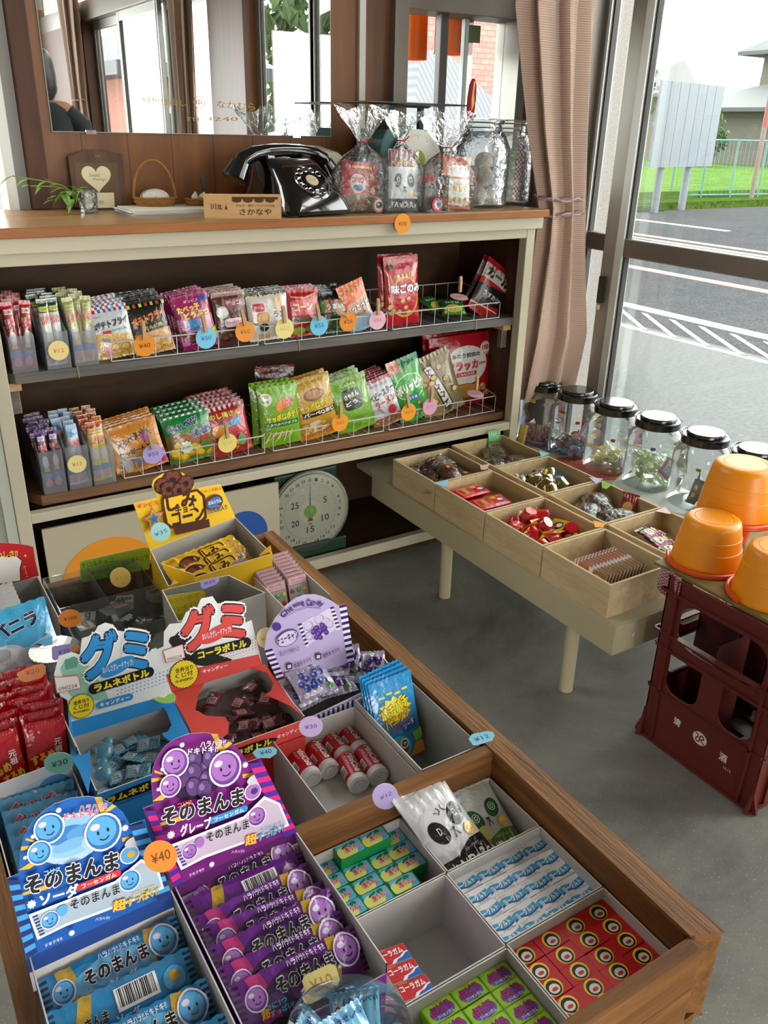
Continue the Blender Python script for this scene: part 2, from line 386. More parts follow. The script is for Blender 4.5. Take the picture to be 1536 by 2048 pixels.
mb.box(XW-.05, XW+.092, -4.49, -3.0, 0, 1.899, m_dkwood); mb.box(XW-.036, XW+.086, -.46, .02, .021, 1.899, m_boards)
tag(mb.build('wall_right', bevel=.003), kind='structure')
# shop front behind the camera: glazed too
mb = MB(); mb.box(-2.5, 2.1, -4.6, -4.52, 2.1, 2.45, m_alud); mb.box(-2.5, -1.9, -4.6, -4.52, 0, 2.1, m_boards); mb.box(1.8, 2.1, -4.6, -4.52, 0, 2.1, m_boards); tag(mb.build('wall_front'), kind='structure')
# ---------------------------------------------------------------- outdoors
g = G('asphalt'); v = g.coord(); g.set(Base_Color=g.mix(g.ramp(g.noise(v, 3, 5), [(.3, '000'), (.8, 'aaa')]), g.ramp(g.noise(v, 55, 3, .8), [(.3, '222326'), (.6, '3e3f42'), (.75, '636466')]), '434446'), Roughness=.9, Specular_IOR_Level=.0); m_asph = g.m
g = G('road_concrete'); v = g.coord(); g.set(Base_Color=g.ramp(g.noise(v, 40, 4, .8), [(.3, '47494a'), (.7, '5a5b5b')]), Roughness=.9, Specular_IOR_Level=.0); m_conc = g.m
m_line = M('9a9c9a', .8); m_oline = M('94745a', .8)
GZ = -.1
mb = MB(); mb.box(2.12, 5.0, -20, 40, GZ-.2, GZ, m_conc); mb.box(-40, 2.12, 2.7, 40, GZ-.2, GZ, m_conc); tag(mb.build('pavement_ground'), kind='structure')
mb = MB(); mb.box(5.0, 13.4, -20, 40, GZ-.2, GZ-.002, m_asph); mb.box(13.4, 60, -20, 11.6, GZ-.2, GZ-.002, m_asph); tag(mb.build('road'), kind='structure')
mb = MB()
mb.box(5.48, 5.62, -20, 40, GZ-.01, GZ+.003, m_line); mb.box(7.2, 7.36, -20, 40, GZ-.01, GZ+.003, m_oline); mb.box(9.75, 9.9, -20, 40, GZ-.01, GZ+.003, m_oline); mb.box(11.5, 11.65, 8.6, 40, GZ-.01, GZ+.003, m_line); mb.box(4.86, 4.92, -20, 40, GZ-.01, GZ+.003, m_line)
for i in range(9):
    y = 4.9-i*.28
    if y < 3.2: break
    mb.prism([(4.9, y-.75), (5.4, y), (5.4, y+.06), (4.9, y-.69)], GZ-.01, GZ+.003, m_line)
tag(mb.build('road_markings'), kind='structure')
g = G('rice_field'); v = g.coord(); g.set(Base_Color=g.ramp(g.noise(v, 2.5, 5, .7), [(.3, '33461c'), (.7, '4a6230')]), Roughness=.9, Specular_IOR_Level=.0); m_field = g.m
mb = MB(); mb.box(13.6, 80, 12.6, 60, GZ-.2, GZ+.25, m_field); tag(mb.build('field_ground'), kind='structure')
g = G('weeds'); v = g.coord(); g.set(Base_Color=g.ramp(g.noise(v, 14, 5, .7), [(.35, '20300f'), (.55, '33471a'), (.72, '444438')]), Roughness=.95, Specular_IOR_Level=.0); g.bump(g.noise(v, 20, 4), .8, .05); m_weed = g.m
mb = MB(); mb.box(12.6, 50, 11.75, 12.6, GZ-.1, GZ+.12, m_weed); mb.box(12.4, 13.5, 11.5, 40, GZ-.1, GZ+.1, m_weed); tag(mb.build('verge_ground'), kind='structure')
# back of the roadside sign
m_sign = M('4c535c', .5, .1); m_steel = M('565d64', .5, .1)
a = atz(1308, 425, GZ); b = atz(1362, 420, GZ); ex = Vector((b.x-a.x, b.y-a.y, 0)).normalized(); ey = Vector((-ex.y, ex.x, 0))
def XF(o, ex): ez = Vector((0, 0, 1)); ey = ez.cross(ex); return Matrix(((ex.x, ey.x, 0, o[0]), (ex.y, ey.y, 0, o[1]), (0, 0, 1, o[2]), (0, 0, 0, 1)))
T = XF(a, ex); L = (b-a).length
st = thing('road_sign', 'back of large grey road sign on two steel posts across the road', 'road sign', a)
for x in (0, L):
    mb = MB(); mb.cyl((x, 0, 0), (x, 0, 1.95), .07, m_steel, X=T, n=14); mb.build('post', st, org=a)
mb = MB()
for i in range(7): mb.box(-.62+i*.325*L, -.62+(i+.96)*.325*L, -.14, -.1, .78, 2.15, m_sign, X=T)
mb.build('panel', st, org=a)
mb = MB()
for z in (.8, 1.45, 2.0): mb.box(-.62, -.62+2.27*L, -.1, -.05, z, z+.06, m_steel, X=T)
mb.build('crossbar', st, org=a)
# house
m_hw = M('4a4840', .8); m_rf = M('2c2e32', .6)
hs = thing('house', 'two storey pale house with grey tiled roofs beyond the field', 'house', (33, 19, GZ))
def roof(x0, x1, y0, y1, z, h, ov, m):
    mb = MB(); x0 -= ov; x1 += ov; y0 -= ov; y1 += ov; k = min(x1-x0, y1-y0)*.42
    mb.add([(x0, y0, z), (x1, y0, z), (x1, y1, z), (x0, y1, z), (x0+k, (y0+y1)/2, z+h), (x1-k, (y0+y1)/2, z+h), (x0, y0, z-.15), (x1, y0, z-.15), (x1, y1, z-.15), (x0, y1, z-.15)],
           [(0, 1, 5, 4), (2, 3, 4, 5), (3, 0, 4), (1, 2, 5), (6, 7, 1, 0), (8, 9, 3, 2), (9, 6, 0, 3), (7, 8, 2, 1), (6, 9, 8, 7)], m); return mb
hx, hy = 33.0, 19.5
mb = MB(); mb.box(hx, hx+14, hy, hy+8, GZ, 2.3, m_hw); mb.box(hx+3, hx+13, hy+1, hy+7, 2.3, 4.6, m_hw); mb.build('wall', hs, org=hs.location)
roof(hx, hx+14, hy, hy+8, 2.3, 1.5, .9, m_rf).build('roof', hs, org=hs.location); roof(hx+3, hx+13, hy+1, hy+7, 4.6, 2.0, .8, m_rf).build('roof', hs, org=hs.location)
mb = MB(); mb.box(hx-1.2, hx+18, hy-3.2, hy-3.0, GZ, .55, M('6c6a66', .9)); mb.build('garden_wall', hs, org=hs.location)
hs2 = thing('house', 'dark roofed house standing far beyond the sign', 'house', (35, 29, GZ))
mb = MB(); mb.box(35, 43, 29, 35, GZ, 3, m_hw); mb.build('wall', hs2, org=hs2.location); roof(35, 43, 29, 35, 3, 1.6, .7, m_rf).build('roof', hs2, org=hs2.location)
# hedge trees beside the houses
def tree(loc, r, h, label, nb=9):
    o = thing('tree', label, 'tree', loc); mb = MB(); rr = random.Random(int(loc[0]*7)); mb2 = MB(); mb2.cyl((0, 0, 0), (0, 0, h*.5), .12*r, M('4b3a28', .9)); mb2.build('trunk', o)
    for i in range(260):
        t = rr.uniform(0, 2*pi); ph = math.acos(rr.uniform(-1, 1)); q = r*rr.uniform(.6, 1)
        c = Vector((q*sin(ph)*cos(t), q*sin(ph)*sin(t), h*.6+h*.42*cos(ph)*rr.uniform(.7, 1))); X = Matrix.Translation(c) @ Euler((rr.uniform(0, 6), rr.uniform(0, 6), rr.uniform(0, 6))).to_matrix().to_4x4(); s = r*rr.uniform(.12, .24)
        mb.add([(-s, 0, 0), (0, -s*.5, 0), (s, 0, .2*s), (0, s*.5, 0)], [(0, 1, 2, 3)], m_leafy, X=X)
        mb.add([(-s, 0, 0), (0, -s*.5, 0), (s, 0, .2*s), (0, s*.5, 0)], [(0, 1, 2, 3)], m_leafy, X=X @ Matrix.Rotation(1.5, 4, 'X'))
    mb.build('foliage', o); return o
g = G('tree_leaves'); g.set(Base_Color=g.ramp(g.noise(g.coord(), 3, 4), [(.3, '1a2e10'), (.7, '36501e')]), Roughness=.7); m_leafy = g.m
tree((28.5, 23, GZ), .9, 2.2, 'low green tree between the sign and the pale house'); tree((29.5, 27.5, GZ), .8, 4.6, 'slim green tree with its tip above the road sign')
# teal mesh fence
p0 = atz(1340, 396, GZ+.12); p1 = atz(1536, 393, GZ+.12); m_teal = M('3a625c', .5)
fs = thing('mesh_fence', 'teal green mesh fence along the rice field', 'fence', p0); d = (p1-p0); d.z = 0; Lf = d.length; ex = d.normalized(); T = XF(p0, ex); n = 5
for i in range(n+3):
    mb = MB(); mb.cyl((i*Lf/3.4, 0, -.1), (i*Lf/3.4, 0, 1.15), .024, m_teal, X=T, n=8); mb.build('fence_post', fs, org=p0)
mb = MB(); mb.cyl((0, 0, 1.12), (Lf*2.1, 0, 1.12), .018, m_teal, X=T, n=6); mb.cyl((0, 0, .05), (Lf*2.1, 0, .05), .018, m_teal, X=T, n=6)
for i in range(int(Lf*2.1/.12)): mb.cyl((i*.12, 0, .05), (i*.12, 0, 1.12), .004, m_teal, X=T, n=4)
mb.build('mesh_panel', fs, org=p0)
p = atz(1500, 408, GZ); mb = MB(); mb.cyl((0, 0, 0), (0, 0, 3.4), .05, M('5a4a46', .6)); mb.cyl((0, 0, 1.5), (0, 0, 3.4), .053, M('6a2a26', .6)); tag(mb.build('marker_pole', loc=p), 'thin grey and red pole at the edge of the parking lot', 'pole')
# granite pier and shutter outside
mb = MB(); mb.box(2.2, 2.45, 2.3, 2.75, -.1, 2.6, m_granite); mb.box(2.14, 2.2, 2.31, 2.4, -.1, 2.6, M('c4c8c8', .5)); tag(mb.build('wall_pier'), kind='structure')
m_rust = None
g = G('rusty_white_shutter'); v = g.coord((1, 1, 1)); a = g.noise(g.coord((3, 3, 9)), 2.2, 5, .6); col = g.mix(g.ramp(a, [(.55, '000'), (.72, 'fff')]), 'b6b3a6', '9b7247'); g.set(Base_Color=col, Roughness=.5); m_rust = g.m
mb = MB(); prof = []
for i in range(60):
    z = .1+i*.042; prof += [(3.2, z), (3.185, z+.012), (3.185, z+.03), (3.2, z+.042)]
mb.grid(lambda u, v: (-1.2+u*1.68, prof[min(int(round(v*(len(prof)-1))), len(prof)-1)][0], prof[min(int(round(v*(len(prof)-1))), len(prof)-1)][1]), 1, len(prof)-1, m_rust, smooth=False)
tag(mb.build('roller_shutter', solid=.003), 'white corrugated roller shutter with rust streaks outside on the left', 'shutter')
# ================================================================ counter cabinet
m_cream = worn('cream_paint', 'b5ae98', '6f675a', .3); m_ctop = wood('counter_wood', '7d5c34', '98744a', 0, 14, 14, .32, .45); m_cedge = wood('counter_edge', '80481c', '9a5f2c', 0, 14, 12, .45)
m_brown = wood('shelf_wood', '5d3f2a', '7d5a3c', 0, 26, 16); m_grey = wood('grey_shelf_wood', '4c4a47', '6a6660', 0, 26, 16); m_dark = wood('cabinet_inside', '33200f', '48301a', 0, 8, 5, .6)
m_pine = wood('pine_bracket', 'a8814f', 'c09a66', 1, 16, 6)
D = 1.92
cab = thing('shop_counter', 'long cream painted counter cabinet with open snack shelves and wooden top', 'counter', (.2, D, 0)); o = cab.location
mb = MB(); mb.box(.05, 1.731, 1.881, 2.285, .984, zc, m_ctop); mb.box(.05, 1.731, 1.879, 1.8815, .9835, zc-.001, m_cedge); mb.build('countertop', cab, org=o, bevel=.002)
mb = MB(); mb.box(.23, .262, D-.002, D+.03, 0, .951, m_cream); mb.build('post', cab, org=o, bevel=.002)
mb = MB(); mb.box(1.689, 1.72, D-.002, D+.03, 0, .951, m_cream); mb.build('post', cab, org=o, bevel=.002)
mb = MB(); mb.box(.2, 1.727, 1.897, 1.92, .951, .982, m_cream); mb.box(.2, 1.69, D-.001, D+.02, .924, .951, m_cream); mb.build('face_board', cab, org=o, bevel=.002)
mb = MB(); mb.box(.262, 1.689, D, D+.025, .3475, .372, m_cream); mb.build('rail', cab, org=o, bevel=.002)
mb = MB(); mb.box(.262, 1.689, D, D+.025, .031, .063, m_cream); mb.build('rail', cab, org=o, bevel=.002)
mb = MB(); mb.box(.23, 1.72, 2.262, 2.28, .0, .984, m_dark); mb.box(.23, .24, D+.03, 2.262, 0, .984, m_dark); mb.box(1.71, 1.72, D+.03, 2.262, 0, .984, wood('cabinet_side', '3a2010', '52301a', 2, 8, 5, .6)); mb.box(.24, 1.71, D+.03, 2.262, .96, .982, m_dark); mb.build('carcass', cab, org=o)
mb = MB(); mb.box(.24, 1.71, D+.025, 2.262, .035, .055, m_dark); mb.box(.24, 1.7, D+.03, D+.05, 0, .031, m_dark); mb.build('bottom_board', cab, org=o)
def board(x0, x1, y0, z0, z1, m, name): # front corners cut at an angle
    mb = MB(); mb.prism([(x0, y0+.06), (x0+.035, y0), (x1-.004, y0), (x1, y0+.02), (x1, 2.26), (x0, 2.26)], z0, z1, m); return mb.build(name, cab, org=o, bevel=.0015)
Z1, Z2 = .694, .3945    # shelf tops
board(.245, 1.708, 1.945, .672, Z1, m_grey, 'upper_shelf'); board(.262, 1.706, 1.962, .371, Z2, m_brown, 'lower_shelf')
for x0, x1 in ((.262, .292), (1.66, 1.689)):
    mb = MB(); mb.box(x0, x1, 1.955, 2.2, .654, .672, m_pine); mb.box(x0+.005, x1-.005, 1.965, 1.985, .6, .654, m_grey); mb.build('shelf_bracket', cab, org=o, bevel=.001)
m_cord = M('8d7b5c', .9)
for px in (150, 598, 948):
    x = aty(px, 700, 1.945).x; mb = MB(); mb.tube([(x, 2.0, Z1+.001), (x, 1.9435, Z1+.001), (x+.001, 1.9435, .671), (x+.002, 2.0, .671)], .0016, m_cord); mb.build('cord', cab, org=o)
mb = MB(); mb.box(-.6, .21, D+.01, D+.05, 0, .95, M('a4aaa0', .6)); mb.box(.206, .229, D, D+.03, 0, .95, M('a9aca0', .6)); tag(mb.build('wall_side'), kind='structure')
# bottom compartment: cream board with coloured discs
pb = thing('painted_board', 'cream board with orange and blue discs leaning in the bottom of the counter', 'board', (.29, D+.028, .056)); o = pb.location
pa = aty(82, 1056, D+.03); pc = aty(556, 955, D+.03)
mb = MB(); mb.box(pa.x, pc.x, D+.028, D+.036, .056, pa.z-.005, M('aea58d', .6)); mb.build('panel', pb, org=o, bevel=.001)
c = aty(226, 1152, D+.027); mb = MB(); mb.cyl((c.x, D+.0278, c.z-.02), (c.x, D+.0262, c.z-.02), .128, M('d88a12', .5), n=48); mb.build('orange_disc', pb, org=o)
c = aty(488, 1070, D+.027); mb = MB(); mb.cyl((c.x, D+.0278, c.z), (c.x, D+.0262, c.z), .07, M('1d4f96', .5), n=40); mb.build('blue_disc', pb, org=o)
# ================================================================ low bench
m_bcream = worn('bench_paint', 'b3aa8b', '71694f', .22, .45)
bn = thing('low_bench', 'low cream painted bench with round legs along the window', 'bench', (1.233, 1.013, 0)); o = bn.location; ZB = .257
mb = MB(); mb.box(1.238, 1.98, 1.018, 2.1, ZB-.014, ZB, m_bcream); mb.build('seat', bn, org=o, bevel=.001)
mb = MB(); mb.box(1.233, 1.24, 1.013, 2.0, .186, ZB-.001, m_bcream); mb.build('apron', bn, org=o, bevel=.001)
mb = MB(); mb.box(1.2395, 1.98, 1.013, 1.02, .186, ZB-.001, m_bcream); mb.cyl((1.29, 1.0135, .222), (1.29, 1.0115, .222), .004, M('e0ddd0', .3), n=10); mb.build('apron', bn, org=o, bevel=.001)
for x, y in ((1.262, 1.156), (1.268, 1.655), (1.93, 1.156), (1.93, 1.655)):
    mb = MB(); mb.cyl((x, y, 0), (x, y, ZB-.014), .0165, m_bcream, n=20); mb.build('leg', bn, org=o)
# eight plain wooden boxes in two rows
m_kiri = wood('paulownia_wood', 'b39d78', 'cdb993', 1, 16, 7, .6, .2, '94794f', .1)
BX = []
def kiri(x0, x1, y0, y1, label):
    t = .006; h = .081; o = thing('wooden_tray_box', label, 'box', (x0, y0, ZB)); w = x1-x0; d = y1-y0
    mb = MB(); mb.box(t, w-t, t, d-t, 0, .026, m_kiri); mb.build('box_bottom', o)
    for q in ((0, t, 0, d), (w-t, w, 0, d), (t, w-t, 0, t), (t, w-t, d-t, d)): mb = MB(); mb.box(*q, 0, h, m_kiri); mb.build('box_side', o, bevel=.0006)
    return (x0, x1, y0, y1)
fy = [(1.049, 1.258), (1.262, 1.472), (1.4765, 1.6865), (1.691, 1.897)]; by = [(1.07, 1.272), (1.277, 1.484), (1.49, 1.7), (1.706, 1.912)]
fl = ['plain wooden box of orange and white wafer packets, end of the row by the crate', 'plain wooden box of red cups and yellow lids', 'plain wooden box holding flat red packets', 'plain wooden box of brown pretzel sweets in clear wrap nearest the counter']
bl = ['plain wooden box half hidden behind the orange bucket', 'plain wooden box of clear bags of dried sweets with green tag', 'plain wooden box of fruit jelly cups', 'plain wooden box with green tag and wrapped biscuits by the counter']
FB = [kiri(1.24, 1.437, *y, l) for y, l in zip(fy, fl)]; BB = [kiri(1.458, 1.655, *y, l) for y, l in zip(by, bl)]
# ================================================================ weathered display tray in front
m_old = wood('old_tray_wood', '5a3818', '8f6334', 1, 26, 16, .6, .25, '2c1a0a', .6); m_oldx = wood('old_tray_wood_cross', '5a3818', '8f6334', 0, 26, 16, .6, .25, '2c1a0a', .6)
TZ = .70; TB = .618
ty = thing('display_tray', 'weathered brown wooden tray holding cartons of sweets in front', 'tray', (0, .217, TB)); o = ty.location
mb = MB(); mb.prism([(.404, .228), (.427, .217), (.429, .95), (.412, .95)], TB-.004, TZ, m_old); mb.build('side_board', ty, org=o, bevel=.004)
mb = MB(); mb.prism([(.0, .217), (.014, .228), (.016, .95), (.0, .95)], TB-.004, TZ, m_old); mb.build('side_board', ty, org=o, bevel=.003)
mb = MB(); mb.box(.012, .406, .217, .23, TB-.004, TZ-.001, m_oldx); mb.build('end_board', ty, org=o, bevel=.004)
mb = MB(); mb.box(.014, .413, .937, .95, TB-.004, TZ, m_oldx); mb.build('end_board', ty, org=o, bevel=.002)
mb = MB(); mb.box(.014, .408, .4465, .458, TB-.004, TZ-.001, m_oldx); mb.build('divider_board', ty, org=o, bevel=.002)
mb = MB(); mb.box(.002, .42, .22, .948, TB-.012, TB, m_oldx); mb.build('bottom_board', ty, org=o)
# white plastic crate the tray stands on
mb = MB(); mw_ = M('d5d5da', .4)
for z in (.02, .2, .38, .56): mb.box(.03, .385, .25, .92, z, z+.045, mw_)
for x in (.03, .19, .355):
    for y in (.25, .55, .89): mb.box(x, x+.03, y, y+.03, .0, .604, mw_)
mb.box(.03, .385, .25, .92, .585, .605, mw_); tag(mb.build('plastic_crate', org=(.03, .25, 0), bevel=.004), 'white plastic crate under the weathered tray', 'crate')
# ================================================================ builders shared by the goods
class Pl:
    """a flat card somewhere in the room: origin, two directions, millimetre coordinates"""
    def __init__(s, o, ex, ey): s.o = Vector(o); s.ex = Vector(ex).normalized(); e = Vector(ey); s.ey = (e-s.ex*e.dot(s.ex)).normalized(); s.n = s.ex.cross(s.ey); s.f = frame_of(s.o, s.ex, s.ey)
    def loc(s, px, py): d = ray(px, py); p = O_+d*((s.o-O_).dot(s.n)/d.dot(s.n))-s.o; return (p.dot(s.ex)*1000, p.dot(s.ey)*1000)
    def X(s, off=0): m = Matrix((s.ex, s.ey, s.n)).transposed().to_4x4(); m.translation = s.o+s.n*off; return m
def ptext(A, pl, t, p, q, h, c, **k):
    a = pl.loc(*p); b = pl.loc(*q); A.text(t, (a[0]+b[0])/2, (a[1]+b[1])/2, math.dist(a, b), h, c, rot=math.atan2(b[1]-a[1], b[0]-a[0]), **k)
def card(name, pl, outline, col, art, parent=None, back='d8d4cc', th=.0007, org=None, loc=None):
    mb = MB(); po = [(x*.001, y*.001) for x, y in outline]
    mb.prism(po, -th, 0, paper(col), X=pl.X(), side=paper(back)); mb.art(art, pl.f); return mb.build(name, parent, org=org if org is not None else pl.o)
def carton(mb, x0, x1, y0, y1, z0, z1, outer, inner, t=.0009, front=None, skip=''):
    """open carton: a folded sheet with an outside and an inside colour"""
    mo, mi = paper(outer), paper(inner); zf = front if front is not None else z1
    def wall(a, b, c, d, h):
        pass
    for k, (ax, ay, bx, by, nx, ny, h) in {'f': (x0, y0, x1, y0, 0, -1, zf), 'b': (x1, y1, x0, y1, 0, 1, z1), 'l': (x0, y1, x0, y0, -1, 0, z1), 'r': (x1, y0, x1, y1, 1, 0, z1)}.items():
        if k in skip: continue
        mb.add([(ax, ay, z0), (bx, by, z0), (bx, by, h), (ax, ay, h)], [(0, 1, 2, 3)], mo)
        i = lambda x, y, z: (x-nx*t, y-ny*t, z)
        mb.add([i(ax, ay, z0), i(bx, by, z0), i(bx, by, h), i(ax, ay, h)], [(3, 2, 1, 0)], mi)
        mb.add([(ax, ay, h), (bx, by, h), i(bx, by, h), i(ax, ay, h)], [(0, 1, 2, 3)], paper('d9d6d0'))
    mb.add([(x0+t, y0+t, z0+.0008), (x1-t, y0+t, z0+.0008), (x1-t, y1-t, z0+.0008), (x0+t, y1-t, z0+.0008)], [(0, 1, 2, 3)], mi)
    mb.add([(x0, y0, z0), (x1, y0, z0), (x1, y1, z0), (x0, y1, z0)], [(3, 2, 1, 0)], mo); return mb
def bag_fn(w, h, t, seal=(8, 6), pull=.04, rip=1.4, seed=0, ex=(2.6, .62)):
    rr = random.Random(seed); ph = [rr.uniform(0, 6.28) for _ in range(4)]
    def T(u, v):
        y = v*h; a = min(max((y-seal[1])/(h-seal[0]-seal[1]), 0), 1)
        p = (max(0, 1-abs(2*u-1)**ex[0]))**ex[1]*(max(0, 1-abs(2*a-1)**ex[0]))**ex[1]
        d = min(abs(y-seal[1]), abs(h-seal[0]-y)); k = rip*math.exp(-d/9)*min(1, t/6)
        return .35+t/2*p+k*(sin(u*37+ph[0])+.6*sin(u*61+ph[1]))*(1 if .01 < a < .99 else .25)+.25*p*sin(u*9+ph[2])*sin(v*11+ph[3])
    def P(x, y, sd=1):
        u = x/w; v = y/h; a = (u-.5)*(1-pull*sin(pi*min(max(v, 0), 1)))
        return Vector((a*w*.001, -sd*T(min(max(u, 0), 1), min(max(v, 0), 1))*.001, y*.001))
    def F(x, y):
        p = P(x, y); n = (P(x+.3, y)-P(x-.3, y)).cross(P(x, y+.3)-P(x, y-.3)); return p, n.normalized()
    return P, F
def bag(name, w, h, t, col, art, back=None, seal=(8, 6), mk=foil, nu=20, nv=22, maxe=7, zig=True, X=None, parent=None, **k):
    P, F = bag_fn(w, h, t, seal, **k); mb = MB(); z = .7 if zig else 0
    def g(sd):
        def f(u, v):
            p = P(u*w, v*h, sd)
            if v in (0, 1) and zig: p.z += (.0007 if int(round(u*nu)) % 2 else -.0005)
            return tuple(p)
        return f
    pts = [[Vector(g(1)(i/nu, j/nv)) for i in range(nu+1)] for j in range(nv+1)]
    def F(x, y):
        a = min(max(x/w, 0), .99999)*nu; b = min(max(y/h, 0), .99999)*nv; i, j = int(a), int(b); a -= i; b -= j; p, q, r, s = pts[j][i], pts[j][i+1], pts[j+1][i+1], pts[j+1][i]
        P_ = p*((1-a)*(1-b))+q*(a*(1-b))+r*(a*b)+s*((1-a)*b); n = ((q-p)*(1-b)+(r-s)*b).cross((s-p)*(1-a)+(r-q)*a)
        return P_, n.normalized()
    mb.grid(g(1), nu, nv, mk(col), X=X); mb.grid(g(-1), nu, nv, mk(back or col), flip=True, X=X)
    if art: art.clip = art.clip or (.3, .4, w-.3, h-.4); mb.art(art, F, min(maxe, w/nu, h/nv)*1.3, .00009, mk, X)
    return mb.build(name, parent)
def stripes(A, x0, x1, y0, y1, n, cols, L=None, slant=0):
    A.L += 1; L = A.L
    for i in range(n):
        a = x0+(x1-x0)*i/n; b = x0+(x1-x0)*(i+1)/n; A.poly([(a, y0), (b, y0), (b+slant, y1), (a+slant, y1)], cols[i % len(cols)], L)
_pin = wood('pin_wood', 'a8835a', 'c4a074', 2, 40, 6)
def tagdisc(parent, c, col, txt, r=.017, ink='b4502e', ang=0, pin=None, org=None, tilt=0):
    """paper price disc facing the room, with a wooden clothespin when it hangs from a wire"""
    mb = MB(); X = Matrix.Translation(c) @ Matrix.Rotation(tilt, 4, 'X') @ Matrix.Rotation(pi/2, 4, 'X')
    mb.cyl((0, 0, 0), (0, 0, .0007), r, paper(col), n=32, X=X)
    A = Art(); A.text(txt, 0, 0, r*1000*1.05, r*1000*.42, ink, bold=.0, rot=ang)
    mb.art(A, lambda x, y: (X @ Vector((x*.001, y*.001, .0007)), (X.to_3x3() @ Vector((0, 0, 1)))))
    o = mb.build('paper_disc', parent, org=org)
    if pin is not None:
        mb = MB(); Xp = Matrix.Translation(Vector(c)+Vector((0, -.003, r*.55))) @ Matrix.Rotation(pin, 4, 'Y')
        for s in (-1, 1):
            mb.prism([(0, s*.0005), (.0, s*.0035), (.022, s*.0045), (.044, s*.0025), (.044, s*.0018), (.02, s*.0012)], -.004, .004, _pin, X=Xp @ Matrix.Rotation(-pi/2, 4, 'Y') @ Matrix.Translation((0, 0, 0)))
        mb.cyl((-.0045, 0, .022), (.0045, 0, .022), .0022, M('8d8d8d', .3, .9), X=Xp, n=8); mb.build('clothespin', parent, org=org)
    return o
ORD = ['first', 'second', 'third', 'fourth', 'fifth', 'sixth', 'seventh', 'eighth', 'ninth', 'tenth', 'eleventh', 'twelfth']
m_film = clear('clear_film', 'f6f8f8', 1.0, .05, .05, .5, 'e8eef0', 1.5, 60); m_jar = clear('jar_plastic', 'f0f3f3', .9, .03, .03)
m_frost = clear('frosted_plastic', 'f4f5f8', .7, .2, .16, 0, 'eceef2')
m_acryl = clear('acrylic', 'eff2f2', .9, .02, .04)
# ================================================================ cartons in the weathered tray
TF = TB+.001
c3 = lambda x, y: (x/3.072, 1480+y/3.072); c4 = lambda x, y: (280+x/2.954, 1480+y/2.954)
cz = lambda x, y: (x/3.657, 1080+y/3.657); c2 = lambda x, y: (300+x/2.56, 1080+y/2.56); c8 = lambda x, y: (x/2.133, 920+y/2.133)
def lean(bl, br, z, ang):
    a = atz(*bl, z); b = atz(*br, z); ex = b-a; return Pl(a, ex, Vector((-ex.y, ex.x, 0)).normalized()*sin(R(ang))+Vector((0, 0, cos(R(ang)))))
def face(A, x, y, rx, ry, col, dark, n=20):
    A.ell(x, y, rx*1.13, ry*1.13, 'e9e4ee', n); A.ell(x, y, rx, ry, dark, n); A.ell(x-rx*.06, y+ry*.1, rx*.88, ry*.84, col, n); A.ell(x-rx*.4, y+ry*.45, rx*.3, ry*.2, 'd9d2ea', 10)
    for s in (-.3, .3): A.ell(x+s*rx, y+ry*.05, rx*.08, ry*.13, '1b1420', 8)
    A.line([(x-rx*.28, y-ry*.32), (x-rx*.1, y-ry*.45), (x+rx*.12, y-ry*.45), (x+rx*.3, y-ry*.3)], rx*.07, '1b1420')
PALS = {'soda': dict(base='1660b8', dark='0c3f8c', l1='3f9fe0', l2='17306e', ball='58a9de', balld='2d74b8', pic='8fc3e6', picd='3c80c4', sub='ソーダ', pill='d6303a', strip='a9bccd', cor='8fc8ee'),
        'grape': dict(base='7d1a82', dark='5c1065', l1='d81b7e', l2='4a2390', ball='a86fc0', balld='6f3a92', pic='3c2050', picd='5d3a78', sub='グレープ', pill='2d93d2', strip='c9b7ce', cor='e0603a')}
